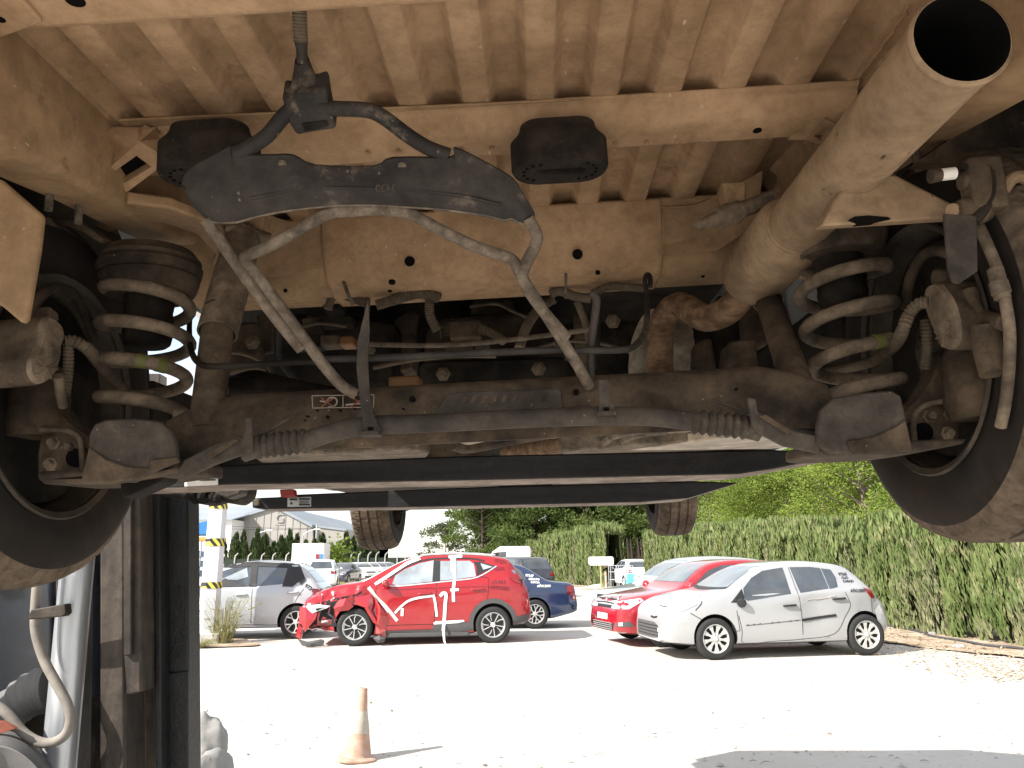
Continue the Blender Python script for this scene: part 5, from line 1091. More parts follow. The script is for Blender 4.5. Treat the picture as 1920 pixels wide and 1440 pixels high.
c.side(CPx([(1760, 420), (1800, 380), (1838, 470), (1838, 540), (1800, 570), (1775, 480)]), 'loose_bumper', plain('primer_grey', (.40, .40, .40), .6), .012)

# ---------------- shared recipe for the plainer cars
def hatch(name, label, pos, yaw, pm, L=4.2, Wd=.87, Hh=1.48, wb=2.58, wr=.31, kind='hatch', style=(7, 'y'), detail=2, group=None, scale=1, roof=None, glass_='glass', cat='car', rim=None):
    f = L*.21; xf = wb/2+L*.195; xr = xf-L; cowl = xf-L*.27; z = Hh/1.48
    if kind == 'sedan':
        top = [(xf, .55), (xf-.04, .70), (xf-.25, .83), (cowl+.1, .96), (cowl-.1, 1.02*z), (cowl-.55, 1.33*z), (cowl-.95, 1.46*z), (cowl-1.5, 1.475*z), (cowl-2.0, 1.40*z), (xr+.85, 1.16*z), (xr+.62, 1.05*z), (xr+.2, 1.01*z), (xr+.03, .90*z), (xr, .6)]
    elif kind == 'suv':
        top = [(xf, .62), (xf-.04, .85), (xf-.25, 1.0), (cowl+.1, 1.10), (cowl-.1, 1.17), (cowl-.5, 1.5), (cowl-.9, Hh*.985), (cowl-1.5, Hh), (xr+.7, Hh*.98), (xr+.35, Hh*.93), (xr+.12, 1.15), (xr+.02, .95), (xr, .62)]
    else:
        top = [(xf, .55), (xf-.04, .70), (xf-.22, .84), (cowl+.1, .97), (cowl-.1, 1.04*z), (cowl-.55, 1.34*z), (cowl-.95, 1.45*z), (cowl-1.5, 1.48*z), (xr+.75, 1.42*z), (xr+.48, 1.32*z), (xr+.14, .98*z), (xr+.02, .82*z), (xr, .58)]
    bz = .93*z if kind != 'suv' else 1.03
    c = Car(name, label, pos, yaw, pm, top, [(xf, .24), (xf-.5, .19), (xr+.6, .20), (xr, .34)], [(xf, .62), (cowl, bz), (xr+.7, bz+.07), (xr, bz-.1)], Wd, wb, wr, scale=scale, group=group, ns=40, cat=cat)
    c.wheels(style, .2, wr*.67, rim or M['alloy'])
    zt = Hh-.10; a0 = cowl-.35; a1 = cowl-.70; zb = bz+.035
    bpl = cowl-1.28; rl = xr+.62 if kind != 'sedan' else xr+1.28
    g = M[glass_]
    c.both([(cowl-.22, zb), (a1+.05, zt-.10), (a1-.25, zt-.01), (bpl+.04, zt), (bpl, zb+.02)], 'front_window', g, .005, .1)
    c.both([(bpl-.06, zb+.02), (bpl-.04, zt), (rl-.2+.35, zt-.01), (rl+.02, zt-.10), (rl-.12, zb+.09)], 'rear_window', g, .005, .1)
    zc = interp(smooth_prof(top), cowl-.12)
    c.decal([(xf, y, q) for y, q in ((-Wd*.76, zc+.03), (Wd*.76, zc+.03), (Wd*.62, Hh-.09), (-Wd*.62, Hh-.09))], (-1, 0, 0), 'windscreen', M['glassl'] if detail > 1 else g, .005, .1)
    c.decal([(xr, y, q) for y, q in ((-Wd*.68, bz+.12), (Wd*.68, bz+.12), (Wd*.58, Hh-.12), (-Wd*.58, Hh-.12))], (1, 0, 0), 'rear_window', M['glass'], .005, .1)
    dl = Vector((-1, -.8, 0)); zl = .70 if kind != 'suv' else .85
    for s in (1, -1):
        d_ = Vector((-1, -.8*s, 0)); c.decal([(xf, s*Wd*.45, zl-.05), (xf, s*Wd*.48, zl+.04), (xf-.35, s*Wd*.95, zl+.13), (xf-.42, s*Wd*.97, zl+.09), (xf-.2, s*Wd*.9, zl-.05)], d_, 'headlamp', M['lens'], .006, .08)
        d2 = Vector((1, -.8*s, 0)); zr_ = bz-.05; c.decal([(xr, s*Wd*.62, zr_-.12), (xr, s*Wd*.66, zr_+.05), (xr+.18, s*Wd*.97, zr_+.04), (xr+.2, s*Wd*.97, zr_-.12)], d2, 'tail_lamp', M['tail'], .007, .08)
    c.decal([(xf, y, q) for y, q in ((-.5, .27), (.5, .27), (.55, .40), (-.55, .40))], (-1, 0, 0), 'lower_grille', M['trim'], .007, .1)
    c.decal([(xf, y, q) for y, q in ((-.36, zl-.05), (.36, zl-.05), (.42, zl+.05), (-.42, zl+.05))], (-1, 0, 0), 'grille', M['trim'], .006, .1)
    c.decal([(xf, y, q) for y, q in ((-.26, .45), (.26, .45), (.26, .55), (-.26, .55))], (-1, 0, 0), 'number_plate', M['platew'], .012, .1)
    c.decal([(xr, y, q) for y, q in ((-.26, .62), (.26, .62), (.26, .72), (-.26, .72))], (1, 0, 0), 'number_plate', M['platew'], .012, .1)
    if detail > 0:
        for s in (1, -1): mirror_(c, cowl-.20, bz+.06, pm, sd=s); c.strip([(bpl-.02, zt), (bpl-.02, bz), (bpl-.03, .30)], .008, 'panel_gap', M['gap'], .0035, sd=s)
    if detail > 1:
        c.strip([(cowl-.18, bz), (cowl-.12, .6), (cowl-.16, .30), (bpl, .28)], .008, 'panel_gap', M['gap'], .0035); c.strip([(bpl, .28), (rl+.1, .30), (rl-.05, .7), (rl-.2, bz)], .008, 'panel_gap', M['gap'], .0035)
        handle_(c, bpl+.28, bz-.10, pm); handle_(c, rl+.10, bz-.07, pm)
    c.x = (xf, xr, cowl, bpl, rl, bz, zt); return c
redc = paint('cherry_red_car_paint', (.30, .006, .016), .22, .1, dust=(.40, .08, .09))
c4h = hatch('red_hatchback', 'red hatchback with chrome grille and front plate, half hidden behind the silver hatchback', (3.72, 15.35, 0), math.pi+R(14), redc, 4.33, .89, 1.49, 2.61, .315)
c = c4h; xf = c.x[0]
c.decal([(xf, y, q) for y, q in ((-.50, .70), (.50, .70), (.52, .80), (.2, .86), (-.2, .86), (-.52, .80))], (-1, 0, 0), 'chrome_grille', M['alloy'], .011, .1)
for z_ in (.73, .79): c.strip([(-.46, z_), (0, z_+.012), (.46, z_)], .022, 'grille_slot', M['trim'], .016, d=1)
for k_ in (.0, .045):       # chevrons on the nose
    c.strip([(-.09, .745+k_), (0, .79+k_)], .016, 'grille_emblem', M['alloy'], .022, d=1); c.strip([(0, .79+k_), (.09, .745+k_)], .016, 'grille_emblem', M['alloy'], .022, d=1)
for z_ in (.29, .325, .36, .395): c.strip([(-.48, z_), (.48, z_)], .012, 'grille_bar', M['alloy'], .014, d=1)
for s in (1, -1): c.decal([(xf, s*.60, .34), (xf, s*.62, .42), (xf-.2, s*.82, .44), (xf-.25, s*.84, .36)], (-1, -.7*s, 0), 'fog_lamp_bezel', M['trimg'], .008, .08); c.decal([(xf-.05, s*.70, .365), (xf-.05, s*.70, .42), (xf-.09, s*.76, .43), (xf-.09, s*.76, .37)], (-1, -.7*s, 0), 'fog_lamp', M['lens'], .012, .08)
silver2 = paint('pale_silver_paint', (.40, .42, .44), .25, .35)
hatch('silver_car', 'pale silver car whose windscreen shows just beyond the red hatchback bonnet', (4.0, 18.3, 0), math.pi+R(15), silver2, 4.3, .89, 1.56, 2.6, .31)
bluep = paint('navy_blue_car_paint', (.014, .030, .085), .2, .2, dust=(.05, .07, .13))
pb = G(1005, 1179)
c = hatch('blue_sedan', 'navy blue sedan with white writing on its rear pillar, behind the red crossover', (pb.x-1.36, pb.y+.86, 0), math.pi+R(3), bluep, 4.48, .87, 1.47, 2.61, .315, 'sedan')
for t_, x_, z_, sz, sl in (('97247', -1.10, 1.145, .075, -.10), ('CERATO', -1.17, 1.065, .065, -.06), ('0.DV2A', -1.22, .995, .062, -.05), ('AÑO:2003', -1.36, .905, .070, 0)): c.text(t_, x_, z_, sz, M['tape'], slope=sl)
xr = c.x[1]; c.side([(xr+.24, .93), (xr+.10, .92), (xr+.02, .60), (xr+.12, .60), (xr+.20, .78)], 'tail_lamp', M['tail'], .012)
# silver two-tone hatchback at the left
swp = paint('bright_silver_paint', (.40, .42, .445), .28, .12, dust=(.46, .46, .46))
c = hatch('two_tone_hatchback', 'silver hatchback with black roof and pillars, number in marker near its red tail lamp', (-5.82, 17.2, 0), math.pi+R(4), swp, 3.72, .86, 1.50, 2.45, .31, style=(5, 'y'), scale=1.04)
xf, xr, cowl, bpl, rl, bz, zt = c.x
blk = paint('black_roof_paint', (.02, .021, .024), .2, 0); blkt = M['trim']
c.decal([(x, y, 2) for x, y in ((cowl-.75, -.56), (cowl-.75, .56), (xr+.42, .54), (xr+.42, -.54))], (0, 0, -1), 'roof_panel', blk, .006, .1)
c.both([(cowl-.62, zt-.04), (cowl-.9, zt+.05), (bpl, zt+.07), (rl, zt+.02), (xr+.52, zt-.07), (xr+.40, bz+.16), (xr+.50, bz+.06), (rl-.10, bz+.16), (rl+.02, bz+.04), (rl+.22, bz+.05), (rl+.16, zt-.05), (bpl, zt-.012), (cowl-.85, zt-.03)], 'pillar_trim', blkt, .016, .05)
c.both([(bpl+.05, bz+.05), (bpl+.07, zt), (bpl-.06, zt), (bpl-.08, bz+.05)], 'pillar_trim', blkt, .017, .05)
c.side([(xr+.26, bz-.10), (xr+.14, bz-.06), (xr+.02, bz-.12), (xr+.04, bz-.19), (xr+.2, bz-.19)], 'tail_lamp', M['tail'], .012)
c.side([(bpl+.75, bz+.06), (bpl+.55, bz+.22), (bpl+.30, bz+.12), (bpl+.15, bz+.05)], 'dark_seat', M['trim'], .012); c.side([(bpl+.62, bz+.20), (bpl+.15, zt-.04), (bpl+.10, bz+.24), (bpl+.30, bz+.18)], 'painted_daylight', M['glassw'], .011)  # dark seat shape, and a pale patch painting daylight seen through the window
c.text('97243', rl-.20, bz-.0+.04, .10, M['ink'], slope=-.55)
# ---------------- cars far away
whitep = paint('white_car_paint', (.72, .73, .73), .25, 0); greyd = paint('dark_car_paint', (.035, .037, .045), .2, .2); sil3 = paint('far_silver_paint', (.45, .50, .55), .2, .4)
def at(px, y): return Vector(((D(px, 1052, y)).x, y, 0))
hatch('white_suv', 'white crossover seen from behind with a dark lower bumper, left of the crossover bonnet', at(607, 46), R(100), whitep, 4.4, .91, 1.66, 2.65, .34, 'suv', detail=1)
hatch('dark_sedan', 'small dark car facing the yard beside the white crossover far off', at(644, 56), R(-96), paint('dusty_violet_paint', (.06, .05, .075), .25, .2), 4.3, .87, 1.45, 2.6, .31, 'sedan', detail=1)
for i, (px, y, pm, lb) in enumerate(((676, 64, whitep, 'white car first in the far row, beside the small dark car'), (692, 66, whitep, 'white car second in the far row with its windscreen catching the light'), (705, 68, sil3, 'silver blue car third in the far row'), (722, 70, sil3, 'silver blue car last in the far row, by the crossover roof'))):
    hatch('parked_car', lb, at(px, y), R(-55), pm, 4.2, .88, 1.46, 2.6, .31, detail=0, group='far row of parked cars')
hatch('white_city_car', 'small white rounded car seen from behind at the gap in the hedge', at(1183, 44), R(98), whitep, 3.57, .81, 1.50, 2.3, .30, detail=1)
hatch('dark_suv', 'dark crossover beyond the navy sedan with its rear window showing', at(962, 34), R(118), greyd, 4.4, .91, 1.66, 2.65, .34, 'suv', detail=1)
# ================================================================== GROUND
def ground_mat():
    m, N, L, b = nmat('pale_gravel'); tc = N.new('ShaderNodeTexCoord').outputs['Object']
    big = ramp(N, L, noise_n(N, L, tc, .35, 6, .65), .36, .66)
    col = mixc(N, L, big, (.50, .465, .41), (.60, .575, .54))
    fine = ramp(N, L, noise_n(N, L, tc, 9, 6, .75), .58, .72); col = mixc(N, L, fine, col, (.40, .355, .30))
    vo = N.new('ShaderNodeTexVoronoi'); vo.inputs['Scale'].default_value = 14; L.new(tc, vo.inputs['Vector'])
    sp = ramp(N, L, vo.outputs['Distance'], .10, .16, (1, 1, 1), (0, 0, 0)); gate = ramp(N, L, noise_n(N, L, tc, 2.2, 5, .8), .60, .66)
    mu = N.new('ShaderNodeMath'); mu.operation = 'MULTIPLY'; L.new(sp, mu.inputs[0]); L.new(gate, mu.inputs[1])
    col = mixc(N, L, mu.outputs[0], col, (.16, .14, .12))
    L.new(col, b.inputs['Base Color']); b.inputs['Roughness'].default_value = .95; b.inputs['Specular IOR Level'].default_value = .1
    bp = N.new('ShaderNodeBump'); bp.inputs['Strength'].default_value = .7; bp.inputs['Distance'].default_value = .03
    L.new(noise_n(N, L, tc, 22, 8, .75), bp.inputs['Height']); L.new(bp.outputs[0], b.inputs['Normal']); return m
M['ground'] = ground_mat()
m_ = MB(); xs = [-900, -200, -60]+[-40+i*1.0 for i in range(81)]+[60, 200, 900]; ys = [-300, -60, -20]+[-8+i*1.0 for i in range(50)]+[60, 120, 400, 1500]
def gz(x, y):
    if abs(x) > 41 or y < -9 or y > 42: return 0
    return .018*noise.noise(Vector((x*.5, y*.5, 0)))+.010*noise.noise(Vector((x*1.3, y*1.3, 4)))
m_.grid([[Vector((x, y, gz(x, y)-.012)) for x in xs] for y in ys]); tag(m_.build('ground', M['ground'], smooth=60), kind='structure')
M['dirt2'] = dusty('brown_leafy_soil', (.26, .19, .125), (.44, .37, .29), 2.2, .36, .62, .95, speck=((.12, .08, .05), 9, .2), bump=.8, bscale=25)
M['dirt2'].node_tree.nodes['Principled BSDF'].inputs['Specular IOR Level'].default_value = .1
def ragged(pts, name, mat, z, amp=.25):
    P = cr([Vector((x, y, 0)) for x, y in pts], 8, True); P = [p+Vector((noise.noise(p*1.7)*amp, noise.noise(p*1.7+Vector((9, 2, 0)))*amp, 0)) for p in P]
    v2 = [p.xy for p in P]; vo, eo, fo = delaunay_2d_cdt(v2, [], [list(range(len(v2)))], 1, 1e-5)[:3]
    m_ = MB(); m_.add([Vector((v.x, v.y, gz(v.x, v.y)+z)) for v in vo], [tuple(f) for f in fo]); return tag(m_.build(name, mat, smooth=60), kind='structure')
ragged([(6.6, 45), (6.2, 30), (6.4, 18), (6.7, 14.5), (7.3, 12.8), (8.6, 10.6), (9.6, 7), (13, 4), (14, 20), (12, 46)], 'verge_soil', M['dirt2'], .012)
ragged([(.5, 62), (2.5, 49), (4.6, 42.5), (6.3, 43), (6.5, 46), (5, 52), (2.5, 64)], 'verge_soil', M['dirt2'], .012)
ragged([(-6.9, 16.2), (-6.2, 15.0), (-5.4, 14.9), (-4.9, 15.2), (-5.3, 16.0), (-6.1, 16.6)], 'weedy_soil', M['dirt2'], .012, .15)
M['drygrass'] = plain('dry_grass', (.30, .26, .12), .9)
# scattered stones and litter on the gravel
stones = MB()
for i in range(900):
    y = 5.2+abs(random.gauss(0, 1))*4.5; x = random.uniform(-.62, .62)*y; r = random.choice((.006, .008, .010, .013, .02))*random.uniform(.6, 1.2)
    c0 = Vector((x, y, gz(x, y)-.006)); n = 5; a0 = random.random()*6; pts = [c0+Vector((r*1.3*math.cos(a0+2*math.pi*k/n)*random.uniform(.7, 1.3), r*math.sin(a0+2*math.pi*k/n)*random.uniform(.7, 1.3), 0)) for k in range(n)]
    tp = c0+Vector((0, 0, r*random.uniform(.7, 1.2))); stones.add(pts+[tp], [(k, (k+1) % n, n) for k in range(n)], 0 if random.random() < .88 else 1)
tag(stones.build('gravel_stones', [dusty('pale_stone', (.34, .31, .27), (.52, .49, .45), 6, bump=.1), dusty('dark_stone', (.13, .115, .10), (.24, .21, .18), 6, bump=.1)], smooth=0), kind='stuff')
lit = MB()
for i in range(130):
    y = random.uniform(5.6, 13); x = random.uniform(-.55, .60)*y; a = random.uniform(-.5, .5); l = random.uniform(.03, .09); q = Vector((x, y, gz(x, y)+.004)); d = Vector((math.cos(a), math.sin(a), 0))
    lit.tube([q, q+d*l*.5+Vector((0, .01, .006)), q+d*l], [.002, .003, .001], 4)
tag(lit.build('fallen_twigs', plain('grey_twig', (.16, .14, .12), .9), smooth=0), kind='stuff')
# ================================================================== TRAFFIC CONE, BOULDERS, POST, HOSE
cp_ = G(668, 1422); co_ = empty('traffic_cone', (cp_.x, cp_.y, -.012)); tag(co_, 'faded orange traffic cone with a dirty white band standing alone on the gravel', 'traffic cone'); co_.rotation_euler = (R(-1.5), R(4), .3); co_.scale = (1.1, 1.1, 1)
M['coneo'] = dusty('faded_orange_plastic', (.38, .215, .155), (.48, .335, .265), 14, .3, .7, .7, stain=((.42, .35, .29), 9, .55), bump=.05)
M['conew'] = dusty('dirty_cone_band', (.36, .32, .27), (.48, .44, .38), 16, .3, .7, .7, stain=((.34, .27, .2), 12, .58), bump=.05)
m_ = MB(); prof = [(.112, .028), (.104, .034), (.102, .05), (.0765, .20)]; m_.lathe(prof, (0, 0, 0), W, 36); m_.build('cone_foot', M['coneo'], co_, smooth=50); m_ = MB(); m_.lathe([(.0485, .365), (.034, .53), (.030, .536), (.024, .534), (.024, .50)], (0, 0, 0), W, 36); m_.build('cone_tip', M['coneo'], co_, smooth=50)
m_ = MB(); m_.lathe([(.0775, .20), (.0785, .203), (.0505, .36), (.0485, .365)], (0, 0, 0), W, 36); m_.build('white_band', M['conew'], co_)
m_ = MB(); sq = []
for a in range(32):
    t = 2*math.pi*a/32; k = (abs(math.cos(t))**3.2+abs(math.sin(t))**3.2)**(-1/3.2); sq.append((math.cos(t)*k, math.sin(t)*k))
m_.grid([[Vector((x*r, y*r, z)) for x, y in sq] for r, z in ((.132, 0), (.138, .006), (.138, .018), (.128, .026), (.105, .030), (.09, .031))], closed=True); m_.build('cone_base', M['coneo'], co_, smooth=40)
M['rock'] = dusty('dusty_grey_rock', (.20, .195, .19), (.30, .295, .28), 4, .3, .7, .95, bump=.9, bscale=14)
def rock(c, r, name, label, cat, seed, group=None, sq=(1, 1, 1)):
    bm = bmesh.new(); bmesh.ops.create_icosphere(bm, subdivisions=4, radius=1)
    for v in bm.verts:
        p = v.co.copy(); n = noise.noise(p*1.1+Vector((seed, 0, 0)))*.30+noise.noise(p*2.7+Vector((seed, 3, 0)))*.13+noise.noise(p*7)*.035
        v.co = Vector((p.x*sq[0], p.y*sq[1], p.z*sq[2]))*(1+n)*r
    me = bpy.data.meshes.new(name); bm.to_mesh(me); bm.free(); me.shade_smooth(); me.materials.append(M['rock']); o = bpy.data.objects.new(name, me); COL.objects.link(o); o.location = c; tag(o, label, cat, group); return o
q = D(388, 1400, 4.6); rock((q.x-.05, 4.75, .16), .30, 'boulder', 'pale grey boulder at the foot of the black mast', 'rock', 3.1, sq=(.62, .9, 1.0))
q = D(368, 1345, 4.9); rock((q.x-.10, 5.3, .34), .22, 'boulder', 'smaller pale stone wedged behind the black mast above the boulder', 'rock', 7.7, sq=(.7, .8, 1.0))
M['conc'] = dusty('grey_concrete', (.34, .33, .31), (.48, .47, .44), 3, .3, .7, .9, bump=.4); M['galv'] = dusty('galvanised_steel', (.34, .36, .37), (.50, .52, .54), 5, .3, .7, .5, .4, bump=.1)
pb = D(389, 1187, 15.7); pr = empty('steel_mast', (pb.x, pb.y, 0)); tag(pr, 'pale hexagonal steel mast with yellow and black tape on a concrete footing', 'mast'); pr.rotation_euler = (0, R(.6), R(8))
def hexr(r, z): return [Vector((r*math.cos(2*math.pi*k/6+.2), r*math.sin(2*math.pi*k/6+.2), z)) for k in range(6)]
M['mastp'] = dusty('pale_mast_paint', (.50, .51, .52), (.66, .67, .68), 2, .3, .7, .55, stain=((.40, .37, .33), 1.6, .64), bump=.1)
m_ = MB(); rows = [hexr(.20, .19), hexr(.148, 4.6)]; m_.grid(rows, closed=True); m_.add(rows[1], [tuple(range(6))]); m_.build('mast_shaft', M['mastp'], pr, smooth=0)
m_ = MB(); m_.box((0, 0, .09), (.55, .55, .22)); m_.build('footing', M['conc'], pr, bevel=.02)
def hazard():
    m, N, L, b = nmat('yellow_black_tape'); tc = N.new('ShaderNodeTexCoord').outputs['Object']; wv = N.new('ShaderNodeTexWave'); wv.wave_type = 'BANDS'; wv.bands_direction = 'DIAGONAL'; wv.inputs['Scale'].default_value = 3.6; wv.inputs['Distortion'].default_value = .6
    L.new(tc, wv.inputs['Vector']); L.new(ramp(N, L, wv.outputs['Fac'], .48, .52, (.02, .02, .02), (.62, .52, .07)), b.inputs['Base Color']); b.inputs['Roughness'].default_value = .5; return m
M['haz'] = hazard()
for y_, dz in ((948, .14), (1017, .15), (1097, .12)):
    zc = D(400, y_, pb.y).z; k = (zc-.19)/4.41; r = .20-.052*k+.007; m_ = MB(); m_.grid([hexr(r+.002, zc-dz/2), hexr(r, zc+dz/2)], closed=True); m_.build('hazard_tape', M['haz'], pr, smooth=0)
# weeds at the footing
def blades(cx, cy, n, h, spread, name, label, mat, droop=.35, head=True):
    m_ = MB()
    for i in range(n):
        a = random.uniform(0, 6.28); r = random.uniform(0, spread*.35); b = Vector((cx+r*math.cos(a), cy+r*math.sin(a), 0)); d = Vector((math.cos(a), math.sin(a), 0)); hh = h*random.uniform(.35, 1); o = spread*random.uniform(.2, 1)
        pts = [b, b+d*o*.3+W*hh*.55, b+d*o*.75+W*hh*.95, b+d*o*1.2+W*hh*(1-droop*random.random())]
        m_.tube(cr(pts, 2), [.004, .005, .004, .0035, .003, .002, .0015][:7], 3)
        if head and i % 5 == 0: m_.tube([pts[-1]-d*.06, pts[-1]+d*.05+W*.02], [.012, .004], 4)
    return tag(m_.build(name, mat, smooth=0), label, 'weeds')
M['weed'] = foliage('weed_green', (.20, .21, .08), (.30, .27, .12), (.42, .36, .20), 5)
q = G(418, 1207); blades(q.x, q.y, 120, .95, .50, 'tall_weeds', 'tall dry weeds growing beside the concrete footing of the pale mast', M['weed'])
q = G(385, 1214); blades(q.x-.1, q.y, 120, .16, .3, 'low_weeds', 'low green weeds in front of the concrete footing', M['weed'], head=False)
q = G(1697, 1178); fp = empty('fence_post', (q.x, q.y, 0)); tag(fp, 'thin galvanised fence post standing against the hedge to the right of the silver hatchback', 'fence post')
m_ = MB(); m_.cyl((0, 0, -.02), (-.02, 0, 1.0), .024, 12); m_.build('post', M['galv'], fp); m_ = MB(); m_.lathe([(.026, .99), (.026, 1.02), (0, 1.025)], (-.02, 0, 0), W, 12); m_.build('post_cap', M['galv'], fp)
m_ = MB()
for i in range(9):
    m_.tube([(.03, .05, .05+i*.05), (.30+i*.02, .12, .03+i*.035)], .003, 4); m_.tube([(.03+i*.04, .05, .48-i*.05), (.06+i*.05, .10, .02)], .003, 4)
m_.build('torn_mesh', M['galv'], fp)
m_ = MB(); m_.tube(cr([G(x, y)+W*.03 for x, y in ((1630, 1172), (1680, 1178), (1720, 1186), (1750, 1196), (1800, 1204), (1850, 1213), (1905, 1218), (1990, 1232))], 6), .022, 10); tag(m_.build('water_hose', plain('black_hose', (.05, .05, .055), .6), smooth=60), 'black water hose lying on the soil along the foot of the hedge', 'hose')
for i, (x, y) in enumerate(((1748, 1190), (1800, 1215))):
    q = G(x, y); rock((q.x, q.y, .02), .06+.02*i, 'stone', ('white stone beside the black hose near the fence post', 'white stone beside the black hose farther right')[i], 'stone', 5+i, sq=(1.4, 1, .6))
# ================================================================== SIGN, BOLLARD AND CLUTTER AT THE GATE
y_ = 38; q = D(1127, 1052, y_); sg = empty('blank_sign', (q.x, y_, 0)); tag(sg, 'blank white signboard on a wooden post before the far hedge', 'sign')
a, b = D(1103, 1044, y_), D(1151, 1060, y_); m_ = MB(); m_.prism([Vector((p.x-q.x, 0, p.z)) for p in (Vector((a.x+.06, 0, a.z)), Vector((b.x-.06, 0, a.z)), Vector((b.x, 0, a.z-.06)), Vector((b.x, 0, b.z+.06)), Vector((b.x-.06, 0, b.z)), Vector((a.x+.1, 0, b.z)), Vector((a.x, 0, b.z+.1)), Vector((a.x, 0, a.z-.06)))], (0, .03, 0)); m_.build('sign_board', M['white'], sg, bevel=.01)
m_ = MB(); m_.box((-.03, .07, a.z/2-.1), (.07, .07, a.z-.1)); m_.build('post', plain('weathered_wood', (.40, .33, .20), .9), sg); m_ = MB(); m_.prism([(.45, .0, b.z), (.15, .0, b.z), (.02, .0, b.z-.35), (.05, 0, b.z-.2)], (0, .03, 0)); m_.build('sign_bracket', plain('old_bracket', (.12, .09, .06), .9), sg)
q = D(1135, 1052, 36); bo = empty('warning_post', (q.x, 36, 0)); tag(bo, 'short orange and white post below the blank signboard', 'post')
for i in range(5): m_ = MB(); m_.cyl((0, 0, i*.19), (0, 0, i*.19+.19), .055, 12); m_.build('band', (M['coneo'], M['conew'])[(i+0) % 2], bo)
q = G(1108, 1105); m_ = MB(); m_.prism([(q.x-.7, q.y, 0), (q.x+.5, q.y, 0), (q.x+.6, q.y, .12), (q.x+.6, q.y, .28), (q.x+.1, q.y, .22)], (0, .3, 0)); tag(m_.build('concrete_slab', M['conc'], bevel=.03), 'broken pale concrete slab on the soil left of the sign post', 'slab')
q = D(1165, 1052, 26); tr = empty('wire_trolley', (q.x-.05, 26, 0)); tag(tr, 'grey wire trolley behind the silver car, holding a turquoise crate', 'trolley'); m_ = MB()
for z_ in (.35, .6, .85, 1.1, 1.3): m_.tube([(-.32, 0, z_), (.42, 0, z_)], .012, 6); m_.tube([(-.32, .5, z_), (.42, .5, z_)], .012, 6)
for x in (-.32, -.05, .2, .42):
    for yy in (0, .5): m_.tube([(x, yy, .1), (x, yy, 1.3)], .012, 6)
m_.build('wire_basket', M['galv'], tr)
m_ = MB()
for x in (-.28, .38): m_.lathe([(0, -.03), (.09, -.03), (.1, 0), (.09, .03), (0, .03)], (x, .25, .09), U, 12)
m_.build('trolley_wheels', M['rubber'], tr)
m_ = MB(); m_.prism([(q.x+.12, 25.9, .55), (q.x+.42, 25.9, .5), (q.x+.42, 25.9, 1.02), (q.x+.16, 25.9, 1.05)], (0, .3, 0)); tag(m_.build('plastic_crate', plain('turquoise_plastic', (.12, .46, .50), .5), bevel=.02), 'turquoise plastic crate hanging on the wire trolley', 'crate')
